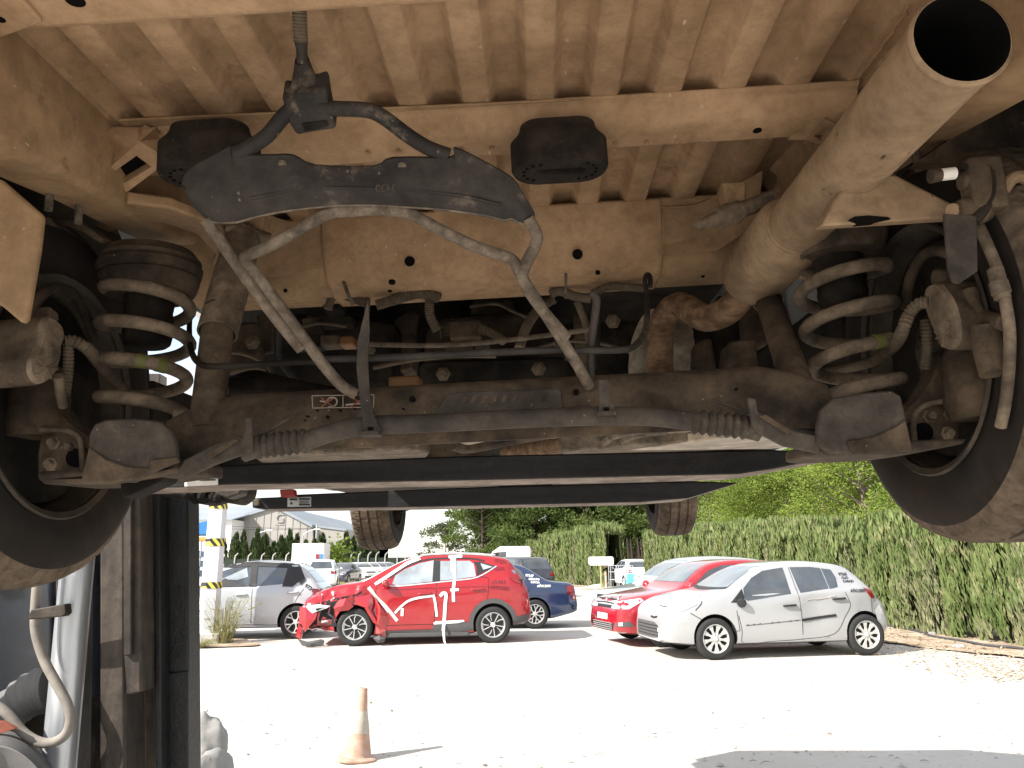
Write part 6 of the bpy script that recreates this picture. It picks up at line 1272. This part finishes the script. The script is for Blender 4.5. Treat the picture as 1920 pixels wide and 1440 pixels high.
# ================================================================== HEDGES
M['hedge'] = foliage('cypress_hedge_green', (.115, .162, .052), (.182, .225, .084), (.30, .285, .155), .9); M['hedgegrey'] = foliage('dusty_cypress', (.145, .168, .082), (.235, .245, .132), (.37, .33, .21), 1.6)
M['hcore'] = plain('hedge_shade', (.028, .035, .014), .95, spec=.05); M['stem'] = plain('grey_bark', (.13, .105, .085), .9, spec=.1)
def hedge(name, label, path, thick, hfun, n, mats, size=.34, side=-1):
    r_ = empty(name, (path[0][0], path[0][1], 0)); tag(r_, label, 'hedge'); O = r_.location; P = cr([Vector((x, y, 0)) for x, y in path], 10); L = [0]
    for a, b in zip(P[:-1], P[1:]): L.append(L[-1]+(b-a).length)
    def pos(t):
        t *= L[-1]; i = 0
        while i < len(L)-2 and L[i+1] < t: i += 1
        k = (t-L[i])/max(1e-6, L[i+1]-L[i]); d = (P[i+1]-P[i]).normalized(); return P[i]+(P[i+1]-P[i])*k, d, t
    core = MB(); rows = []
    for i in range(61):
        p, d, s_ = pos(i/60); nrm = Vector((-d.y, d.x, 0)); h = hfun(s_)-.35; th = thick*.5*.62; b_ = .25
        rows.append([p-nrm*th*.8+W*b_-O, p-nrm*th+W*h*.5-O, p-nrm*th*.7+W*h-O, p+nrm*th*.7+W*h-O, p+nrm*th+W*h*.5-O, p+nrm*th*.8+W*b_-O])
    core.grid(rows); core.build('shade_core', M['hcore'], r_)  # dark core sheet paints the shade between the leaves
    m_ = MB(); st = MB()
    for i in range(n):
        t = random.random(); p, d, s_ = pos(t); nrm = Vector((-d.y, d.x, 0)); ci = math.floor(s_/.82+.35*noise.noise(Vector((s_*.4, 8, 1)))); cf = s_/.82+.35*noise.noise(Vector((s_*.4, 8, 1)))-ci; rc = noise.noise(Vector((ci*7.31, 1.7, 3))); h = hfun(s_)+.62*rc-.30*(2*cf-1)**4; col = rc*1.1+.05
        if random.random() < .76:
            sd_ = side if random.random() < .8 else -side; z = h*random.random()**.8; bulge = .14*noise.noise(Vector((s_*1.6, z*1.1, 5)))+.14*noise.noise(Vector((ci*3.7, z*.25, 1)))-.46*(2*cf-1)**4; q = p+nrm*sd_*(thick*.5*(1-.12*(z/h))+bulge-.10*random.random())+W*z; out = nrm*sd_
        else: q = p+nrm*thick*random.uniform(-.5, .5)+W*(h-random.uniform(0, .3)); out = nrm*random.uniform(-.5, .5)
        bare = noise.noise(Vector((s_*.85, q.z*.8, 11)))
        if (bare > .34 and random.random() < .82) or (abs(2*cf-1) > .80 and random.random() < .62): continue
        l = size*random.uniform(.5, 1.25); wd = l*random.uniform(.07, .14); up_ = (W*random.uniform(.7, 1.1)+out*random.uniform(-.1, .55)+d*random.uniform(-.3, .3)).normalized(); sdv = up_.cross(out+Vector((random.uniform(-.8, .8), random.uniform(-.8, .8), 0.01))).normalized()*wd
        b0 = q-up_*l*.4; mi = 0 if col+.35*noise.noise(q*1.7)+random.uniform(-.22, .22)+(q.z/h-.5)*.8 > -.18 else 1
        m_.add([b0-O, b0+sdv+up_*l*.35-O, b0+up_*l-O, b0-sdv+up_*l*.4-O], [(0, 1, 2, 3)], mi)
    for i in range(int(L[-1]*1.4)):
        p, d, s_ = pos(random.random()); nrm = Vector((-d.y, d.x, 0)); b0 = p+nrm*side*thick*.25*random.random(); st = MB(); st.tube([b0-O, b0+W*.8+d*.1*random.uniform(-1, 1)-O, b0+nrm*side*.1+W*1.7-O], [.035, .028, .012], 5); st.build('stem', M['stem'], r_)
    m_.build('hedge_foliage', mats, r_, smooth=0, weld=False); return r_
hp = [(7.6, 42), (7.9, 34), (8.3, 27), (8.7, 20), (9.0, 15.5), (9.7, 12), (10.4, 8), (11, 4)]
hedge('cypress_hedge', 'long clipped cypress hedge running along the right side of the yard', hp, 1.5, lambda s: 2.86-.022*s+.10*math.sin(s*.8), 150000, [M['hedge'], M['hedgegrey']], .25, -1)
hedge('cypress_hedge', 'far cypress hedge behind the signboard, left of the gap', [(1.6, 60), (3.0, 54), (4.4, 48), (5.7, 44.4)], 1.5, lambda s: 2.75+.03*s+.1*math.sin(s), 36000, [M['hedge'], M['hedgegrey']], .36, -1)
# dry leaf litter under the hedge
lm = MB()
for i in range(2600):
    t = random.random(); y = 10+t*30*random.random(); x = (8.5-.02*y)+random.gauss(-1.4, .8); r = random.uniform(.015, .05); a = random.random()*6; d = Vector((math.cos(a), math.sin(a), random.uniform(-.3, .5)))*r; e = Vector((-math.sin(a), math.cos(a), random.uniform(-.3, .4)))*r*.5; q = Vector((x, y, .03))
    lm.add([q-d, q+e, q+d, q-e], [(0, 1, 2, 3)])
tag(lm.build('leaf_litter', dusty('dry_leaves', (.20, .13, .075), (.42, .34, .24), 8, bump=0), smooth=0, weld=False), kind='stuff')
# ================================================================== TREES
M['pine'] = foliage('yellow_green_pine', (0.112, 0.173, 0.030), (0.188, 0.247, 0.045), (0.255, 0.292, 0.068), .55); M['pine2'] = foliage('deep_pine', (0.058, 0.098, 0.029), (0.111, 0.150, 0.039), (0.169, 0.195, 0.058), .6)  # yellow green pine foliage and a darker green one
M['darkbark'] = plain('shaded_bark', (.045, .036, .03), .9, spec=.1); M['bark'] = dusty('pine_bark', (.09, .065, .05), (.19, .15, .12), 5, bump=.6); M['olive'] = foliage('grey_green_tree', (.07, .085, .045), (.12, .135, .075), (.17, .18, .11), .8)  # darkbark: darker bark with the shade of the gap put into its colour
def tree(H_, Rr, seed, mats, n=2600, leaf=.34, base=.3, ncl=26):
    rnd = random.Random(seed); r_ = empty('pine_tree'); m_ = MB(); lean = Vector((rnd.uniform(-.4, .4), rnd.uniform(-.4, .4), 0))
    tp = [Vector((0, 0, -.1)), lean*.3+W*H_*.35, lean*.7+W*H_*.65, lean+W*H_*.93]; m_.tube(cr(tp, 5), [.16*H_/8*(1-.85*i/15) for i in range(16)], 9); cl = []
    for i in range(ncl):
        z = H_*(base+(1-base)*rnd.random()**.85); k = (z/H_-base)/(1-base); rad = Rr*(.35+.75*math.sin(math.pi*min(1, .18+.80*k)))*rnd.uniform(.45, 1.05); a = rnd.random()*6.28; c = lean*(z/H_)+Vector((rad*math.cos(a), rad*math.sin(a), z)); cl.append((c, Rr*rnd.uniform(.30, .52)))
        b0 = lean*(z/H_)*.8+W*max(.2*H_, z-rad*.5); m_.tube([b0, (b0+c)/2+W*.1, c], [.05*H_/8, .035*H_/8, .012], 5)
    m_.build('trunk', M['bark'], r_); f = MB()
    for i in range(n):
        c, r = cl[i % ncl]; v = Vector((rnd.gauss(0, 1), rnd.gauss(0, 1), rnd.gauss(0, .62))); v = v.normalized()*r*rnd.random()**.34; v.z *= .62; q = c+v
        l = leaf*rnd.uniform(.5, 1.2); d = (v.normalized()+Vector((rnd.uniform(-.7, .7), rnd.uniform(-.7, .7), rnd.uniform(-.1, .9)))).normalized(); s_ = d.cross(Vector((rnd.uniform(-1, 1), rnd.uniform(-1, 1), rnd.uniform(-1, 1)))).normalized()*l*.24
        f.add([q-d*l*.3, q+s_+d*l*.2, q+d*l*.8, q-s_+d*l*.25], [(0, 1, 2, 3)])
    f.build('crown', mats, r_, smooth=0, weld=False); return r_
GT = 'pine trees behind the hedges'
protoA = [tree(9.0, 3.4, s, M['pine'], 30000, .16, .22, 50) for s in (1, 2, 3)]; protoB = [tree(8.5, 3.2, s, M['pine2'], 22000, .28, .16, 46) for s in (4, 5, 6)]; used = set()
def place_tree(k, protos, px, y, s, label, rz, group=GT):
    p = protos[k % len(protos)]; o = p if p.name not in used else copy_tree(p); used.add(p.name); q = D(px, 1052, y); o.location = (q.x, y, 0); o.scale = (s, s, s*.97); o.rotation_euler = (0, 0, rz); return tag(o, label, 'tree', group)
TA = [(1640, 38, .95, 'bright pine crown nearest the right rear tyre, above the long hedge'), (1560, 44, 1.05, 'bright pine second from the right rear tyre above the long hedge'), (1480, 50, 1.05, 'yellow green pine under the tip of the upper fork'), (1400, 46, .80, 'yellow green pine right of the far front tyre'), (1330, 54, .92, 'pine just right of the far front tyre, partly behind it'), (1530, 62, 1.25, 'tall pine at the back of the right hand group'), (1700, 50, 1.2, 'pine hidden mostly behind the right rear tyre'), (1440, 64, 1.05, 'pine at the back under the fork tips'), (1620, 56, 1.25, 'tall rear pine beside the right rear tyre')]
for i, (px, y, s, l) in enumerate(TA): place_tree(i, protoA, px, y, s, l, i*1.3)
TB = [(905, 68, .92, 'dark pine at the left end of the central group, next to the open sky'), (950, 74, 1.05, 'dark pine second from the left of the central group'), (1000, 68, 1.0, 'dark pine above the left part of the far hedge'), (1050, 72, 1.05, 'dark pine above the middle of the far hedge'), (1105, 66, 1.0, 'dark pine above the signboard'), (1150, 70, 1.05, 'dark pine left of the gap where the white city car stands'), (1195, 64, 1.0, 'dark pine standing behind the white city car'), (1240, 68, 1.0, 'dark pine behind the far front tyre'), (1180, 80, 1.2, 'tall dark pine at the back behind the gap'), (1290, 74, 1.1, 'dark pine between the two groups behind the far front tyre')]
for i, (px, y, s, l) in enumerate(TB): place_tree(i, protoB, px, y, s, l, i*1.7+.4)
t_ = tree(5.2, 2.1, 21, M['olive'], 2600, .34, .3, 22); q = D(838, 1052, 78); t_.name = 'small_tree'; t_.location = (q.x, 78, 0); tag(t_, 'small grey green tree at the left of the central pines above the red roof', 'tree'); t_.scale = (1, 1, .95)
for k in range(9):
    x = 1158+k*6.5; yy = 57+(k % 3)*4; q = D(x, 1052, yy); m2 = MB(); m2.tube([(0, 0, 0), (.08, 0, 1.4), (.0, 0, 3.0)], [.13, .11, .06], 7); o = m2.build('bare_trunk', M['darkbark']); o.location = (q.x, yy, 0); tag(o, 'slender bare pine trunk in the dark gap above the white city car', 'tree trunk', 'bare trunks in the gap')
# ================================================================== WAREHOUSES, FENCE, CYPRESSES
M['wall'] = dusty('pale_precast_wall', (.27, .255, .235), (.34, .325, .305), .25, .3, .7, .9, bump=.1, streak=(1, 1, .15)); M['roof'] = dusty('grey_sheet_roof', (.22, .25, .28), (.28, .31, .34), .2, .3, .7, .6, bump=0); M['bwall'] = dusty('blue_grey_cladding', (.055, .07, .11), (.075, .09, .13), .3, bump=0); M['logo'] = plain('grey_letter', (.30, .29, .28), .8)
YW = 92
def DW(x, y, Y=YW): return D(x, y, Y)
b0 = DW(436, 1052); wh = empty('warehouse', (b0.x, YW, 0)); tag(wh, 'large pale gabled warehouse with a letter G near its apex, far left', 'warehouse'); O = wh.location.copy()
pts = [DW(436, 1060), DW(436, 976), DW(515, 952), DW(586, 989), DW(589, 1060)]
for p in (pts[0], pts[-1]): p.z = 0
m_ = MB(); m_.prism([p-O for p in pts], (0, 40, 0)); m_.build('gable_wall', M['wall'], wh, smooth=0)
m_ = MB()
for a, b in ((pts[1], pts[2]), (pts[2], pts[3])): m_.prism([a-O+Vector((0, -.3, 0)), b-O+Vector((0, -.3, 0)), b-O+Vector((0, -.3, .35)), a-O+Vector((0, -.3, .35))], (0, 40.5, 0))
m_.build('roof', M['roof'], wh, smooth=0)
m_ = MB()
for x in (447, 462, 475, 490, 503, 517, 531, 545, 559, 573): a = DW(x, 1050); a.z = 0; t = DW(x, 976-24*(x-436)/79 if x < 515 else 952+37*(x-515)/71); m_.bb((a.x-O.x-.03, -.05, 0), (a.x-O.x+.03, -.02, t.z-.2))
m_.build('panel_joints', M['logo'], wh, smooth=0)
cu = bpy.data.curves.new('t', 'FONT'); cu.body = 'G'; cu.size = 1.5; cu.extrude = .04; o = bpy.data.objects.new('letter', cu); COL.objects.link(o); dg = bpy.context.evaluated_depsgraph_get(); me = bpy.data.meshes.new_from_object(o.evaluated_get(dg)); bpy.data.objects.remove(o); me.materials.append(M['logo'])
o = bpy.data.objects.new('wall_letter', me); COL.objects.link(o); o.parent = wh; q = DW(516, 980); o.location = (q.x-O.x, -.08, q.z); o.rotation_euler = (R(90), 0, 0)
m_ = MB(); q2 = DW(516, 985); m_.bb((q2.x-O.x, -.06, q2.z), (q2.x-O.x+1.0, -.02, q2.z+.12)); m_.build('letter_underline', M['logo'], wh, smooth=0)
ax_ = empty('warehouse_annex', (DW(591, 1052).x, YW+.5, 0)); tag(ax_, 'lower flat fronted pale annex on the right of the gabled warehouse', 'warehouse'); O2 = ax_.location.copy()
pts = [DW(590, 1060), DW(590, 988), DW(647, 995), DW(648, 1060)]; pts[0].z = pts[3].z = 0
m_ = MB(); m_.prism([Vector((p.x-O2.x, 0, p.z)) for p in pts], (0, 25, 0)); m_.build('front_wall', M['wall'], ax_, smooth=0); m_ = MB(); m_.prism([Vector((p.x-O2.x, -.15, p.z)) for p in (pts[1], pts[2])]+[Vector((p.x-O2.x, -.15, p.z+.2)) for p in (pts[2], pts[1])], (0, 25.2, 0)); m_.build('roof_edge', M['roof'], ax_, smooth=0)
m_ = MB()
for x in (600, 612, 624, 636): a = DW(x, 1050); m_.bb((a.x-O2.x-.03, -.05, 0), (a.x-O2.x+.03, -.02, 3.4))
m_.build('panel_joints', M['logo'], ax_, smooth=0)
sh = empty('long_shed', (DW(300, 1052, 88).x, 88, 0)); tag(sh, 'long white walled shed with a grey sheet roof, left of the gabled warehouse', 'shed'); O3 = sh.location.copy()
a, b = DW(250, 976, 88), DW(435, 976, 88); t = DW(435, 952, 100); m_ = MB(); m_.bb((a.x-O3.x, 0, 0), (b.x-O3.x, 30, a.z)); m_.build('front_wall', M['white'], sh, smooth=0)
m_ = MB(); p_, q_ = a-O3, b-O3; r_ = DW(520, 951, 100)-O3; s_ = DW(250, 951, 100)-O3; m_.prism([Vector((p_.x-.5, -.4, p_.z)), Vector((q_.x+.2, -.4, q_.z)), Vector((r_.x, 12, r_.z)), Vector((s_.x, 12, s_.z))], (0, 0, .15)); m_.build('roof', M['roof'], sh, smooth=0)
dk = empty('blue_building', (DW(672, 1052, 100).x, 100, 0)); tag(dk, 'dark blue grey flat roofed building behind the cypress row, next to the pale annex', 'building'); O4 = dk.location.copy()
a, b = DW(646, 1000, 100), DW(694, 997, 100); m_ = MB(); m_.bb((a.x-O4.x, 0, 0), (b.x-O4.x, 15, b.z-.4)); m_.bb(((a.x+b.x)/2-O4.x, .5, 0), (b.x-O4.x, 15, b.z)); m_.build('cladding', M['bwall'], dk, smooth=0); m_ = MB(); q = DW(655, 1017, 100); m_.bb((q.x-O4.x-.6, -.05, q.z-.12), (q.x-O4.x+.6, -.02, q.z+.12)); m_.build('strip_window', M['glassl'], dk, smooth=0)
# perimeter fence with cranked concrete posts
YF = 74; a, b = D(420, 1052, YF), D(780, 1052, YF); fe = empty('wire_fence', (a.x, YF, 0)); tag(fe, 'dark screened wire fence with cranked concrete posts before the cypress row', 'fence')
m_ = MB(); m_.bb((0, .05, 0), (b.x-a.x, .09, 1.85)); m_.build('fence_screen', plain('dark_green_screen', (.035, .045, .035), .9, spec=.1), fe, smooth=0)
for px_ in (440, 465, 490, 511, 536, 622, 632, 641, 658, 672, 690, 705, 722, 745, 760):
    x = D(px_, 1052, YF).x-a.x; m_ = MB(); m_.tube([(x, 0, 0), (x, 0, 1.9), (x+.05, -.05, 2.15), (x+.30, -.05, 2.40)], [.07, .065, .06, .045], 6); m_.build('fence_post', M['conc'], fe)
M['cyp'] = foliage('dark_cypress', (.030, .050, .018), (.055, .08, .028), (.085, .105, .04), 1.2)
def cypress(seed):
    rnd = random.Random(seed); r_ = empty('cypress_tree'); m_ = MB(); m_.tube([(0, 0, 0), (0, 0, 3)], [.07, .02], 6); m_.build('trunk', M['bark'], r_); f = MB()
    for i in range(420):
        z = rnd.random()**.8*3.8; k = z/3.8; r = (.62*(1-k)**.55*min(1, .3+k*4))*rnd.random()**.3; a = rnd.random()*6.28; q = Vector((r*math.cos(a), r*math.sin(a), z)); l = .42*rnd.uniform(.5, 1.1); d = (W+Vector((math.cos(a), math.sin(a), 0))*.35).normalized(); s_ = d.cross(Vector((rnd.uniform(-1, 1), rnd.uniform(-1, 1), .1))).normalized()*l*.26
        f.add([q-d*l*.3, q+s_+d*l*.2, q+d*l, q-s_+d*l*.2], [(0, 1, 2, 3)])
    f.build('crown', M['cyp'], r_, smooth=0, weld=False); return r_
pc = [cypress(s) for s in (31, 32, 33)]; first = [True]*3
xs_ = [424, 433, 441, 447, 454, 459, 465, 471, 478, 486, 493, 500, 508, 516, 523, 530, 538, 545, 552, 560, 568, 577, 586, 595, 604, 612, 620, 628, 636, 644, 652, 660, 668, 677, 686, 696]
for i, px_ in enumerate(xs_):
    k = i % 3; o = pc[k] if first[k] else copy_tree(pc[k]); first[k] = False; q = D(px_, 1052, 80); o.location = (q.x, 79+1.5*((i*7) % 3), 0); hs_ = (1.0, 1.12, .85, 1.22, .78, 1.05, .92)[(i*5) % 7]*(1.0 if px_ < 560 else .92); o.scale = (1.0, 1.0, hs_); o.rotation_euler = (0, 0, i*1.9); tag(o, 'dark pointed cypress in the row between the wire fence and the warehouses', 'tree', 'cypress row before the warehouses')
q = D(608, 1052, 70); bu = MB(); rnd = random.Random(5)
for i in range(900):
    v = Vector((rnd.gauss(0, .5), rnd.gauss(0, .4), rnd.gauss(1.3, .5))); l = .25; d = Vector((rnd.uniform(-1, 1), rnd.uniform(-1, 1), rnd.uniform(-.2, 1))).normalized(); s_ = d.cross(Vector((rnd.random(), rnd.random(), 1))).normalized()*l*.35; bu.add([v-d*l*.4, v+s_, v+d*l*.6, v-s_], [(0, 1, 2, 3)])
bb = bu.build('bush', M['pine'], smooth=0, weld=False); bb.location = (q.x+.9, 70, 0); bb.scale = (1.5, 1, 1.4); tag(bb, 'bright yellow green bush between the white box truck and the far cars', 'bush')
# white box truck, white panel van, blue trailer, street lamps
def wheel_simple(par, x, y, r):
    m_ = MB(); m_.lathe([(r*.55, -.1), (r, -.1), (r, .1), (r*.55, .1)], (x, y, r), (0, 1, 0), 20); w_ = m_.build('wheel', M['rubber'], par); m_ = MB(); m_.lathe([(0, -.08), (r*.55, -.09)], (x, y, r), (0, 1, 0), 16); m_.build('rim', M['cap'], w_)
YT = 64; a, b = D(548, 1019, YT), D(607, 1041, YT); bt = empty('box_truck', ((a.x+b.x)/2, YT, 0)); tag(bt, 'white box truck with a small red and blue panel, left behind the white crossover', 'truck'); hw = (b.x-a.x)/2
m_ = MB(); m_.bb((-hw, 0, .9), (hw, 2.2, a.z)); m_.build('cargo_box', M['white'], bt, bevel=.04); m_ = MB(); m_.bb((-hw-.1, .1, .5), (hw*.1, 2.1, 1.75)); m_.build('cab', M['white'], bt, bevel=.15); m_ = MB(); m_.bb((-hw+.1, .09, 1.30), (-.15, .11, 1.66)); m_.build('cab_window', M['glassl'], bt)
for x0, x1, mt in ((hw-.65, hw-.35, M['red']), (hw-.35, hw-.05, plain('blue_panel', (.05, .20, .50)))): m_ = MB(); m_.bb((x0, -.02, 1.75), (x1, -.005, 2.15)); m_.build('coloured_panel', mt, bt, smooth=0)
for x in (-hw+.5, hw-.6): wheel_simple(bt, x, .2, .38)
YV = 41; a, b = D(884, 1025, YV), D(996, 1048, YV); pv = empty('panel_van', ((a.x+b.x)/2, YV, 0)); tag(pv, 'white panel van whose long roof shows above the red crossover and navy sedan', 'van'); hw = (b.x-a.x)/2
m_ = MB(); m_.prism([(-hw, 0, .35), (-hw, 0, 1.1), (-hw+.75, 0, 1.3), (-hw+1.1, 0, 1.95), (-hw+1.5, 0, a.z), (hw-.1, 0, a.z), (hw, 0, a.z-.15), (hw, 0, .35)], (0, 1.9, 0)); m_.build('body', M['white'], pv, bevel=.09); m_ = MB(); m_.prism([(-hw+.85, -.01, 1.3), (-hw+1.15, -.01, 1.9), (-hw+1.8, -.01, 1.95), (-hw+1.8, -.01, 1.3)], (0, .02, 0)); m_.build('cab_window', M['glass'], pv)
for x in (-hw+.8, hw-.9): wheel_simple(pv, x, .05, .34)
YB = 58; bl = empty('blue_trailer', (D(380, 1052, YB).x, YB, 0)); tag(bl, 'blue and orange stacked trailer at the far left beside the pale mast', 'trailer'); a = D(362, 975, YB); b = D(393, 1003, YB); ox = bl.location.x
m_ = MB(); m_.prism([(a.x-ox-1, 0, b.z), (b.x-ox-.1, 0, b.z), (b.x-ox, 0, a.z), (a.x-ox-1, 0, a.z-.5)], (0, 2, 0)); m_.build('blue_tilt', plain('blue_tarpaulin', (.02, .14, .36), .6), bl, bevel=.05); m_ = MB(); m_.bb((a.x-ox-1, -.05, b.z-.42), (b.x-ox, 2, b.z-.15)); m_.build('orange_beam', plain('orange_steel', (.55, .25, .05), .6), bl, bevel=.02)
m_ = MB()
for x in (-.8, -.2, .45): m_.bb((x-.04, 0, 0), (x+.04, .1, b.z-.4))
for z_ in (.5, 1.2, 1.9): m_.bb((-1.4, 0, z_), (.5, 1.5, z_+.08)); m_.bb((-1.3, .1, z_+.08), (-.5, 1.4, z_+.5)); m_.bb((-.35, .1, z_+.08), (.35, 1.4, z_+.42))
m_.build('rack', plain('grey_blue_rack', (.20, .24, .30), .6), bl)
q = D(268, 1052, 22); fb = empty('blue_banner', (q.x, 22, 0)); tag(fb, 'narrow upright blue banner on a pole, seen between the mast rails of the forklift', 'banner'); t_ = D(268, 930, 22).z; m_ = MB(); m_.prism([(-.12, 0, 1.15), (.10, 0, 1.45), (.12, 0, t_), (-.10, 0, t_)], (0, .03, 0)); m_.build('banner_cloth', plain('blue_fabric', (.03, .12, .42), .6), fb); m_ = MB(); m_.cyl((-.14, .015, 0), (-.14, .015, t_+.1), .022, 10); m_.build('pole', M['galv'], fb)
for px_, yt, ln in ((474, 1003, 1.3), (566, 1001, 1.2)):
    q = D(px_, 1052, 84); t = D(px_, yt, 84); r_ = empty('street_lamp', (q.x, 84, 0)); tag(r_, 'thin street lamp with a curved arm over the cypress row, '+('left of the warehouse letter' if px_ < 500 else 'right of the warehouse letter'), 'street lamp'); m_ = MB(); m_.tube(cr([Vector((0, 0, 0)), Vector((0, 0, t.z*.8)), Vector((.15, 0, t.z)), Vector((ln, 0, t.z+.45))], 4), .05, 6); m_.build('pole', M['galv'], r_); m_ = MB(); m_.box((ln+.3, 0, t.z+.47), (.7, .25, .12)); m_.build('lamp_head', M['white'], r_, bevel=.03)
q = D(591, 1052, 88); m_ = MB(); m_.cyl((0, 0, 0), (0, 0, D(591, 983, 88).z), .09, 8); o = m_.build('utility_pole', M['conc']); o.location = (q.x, 88, 0); tag(o, 'thin utility pole where the gabled warehouse meets its annex', 'pole')
for k_, (y0, y1) in enumerate(((985, 992), (991, 993))):
    m_ = MB(); m_.tube([D(400, y0, 86), D(500, (y0+y1)/2+1.5, 86), D(590, y1-1, 87.9)], .02, 4); tag(m_.build('overhead_cable', M['ink']), ('upper' if k_ == 0 else 'lower')+' overhead cable sagging across the gabled warehouse front', 'cable')
# dry grass under the far cars
dg_ = MB()
for i in range(3500):
    q = Vector((D(random.uniform(560, 720), 1052, 50).x, random.uniform(44, 62), 0)); q.x = q.x*q.y/50; h = random.uniform(.08, .3); s_ = Vector((random.uniform(-.03, .03), 0, 0)); dg_.add([q-Vector((.02, 0, 0)), q+Vector((.02, 0, 0)), q+s_+W*h], [(0, 1, 2)])
tag(dg_.build('dry_grass', M['drygrass'], smooth=0, weld=False), kind='stuff')
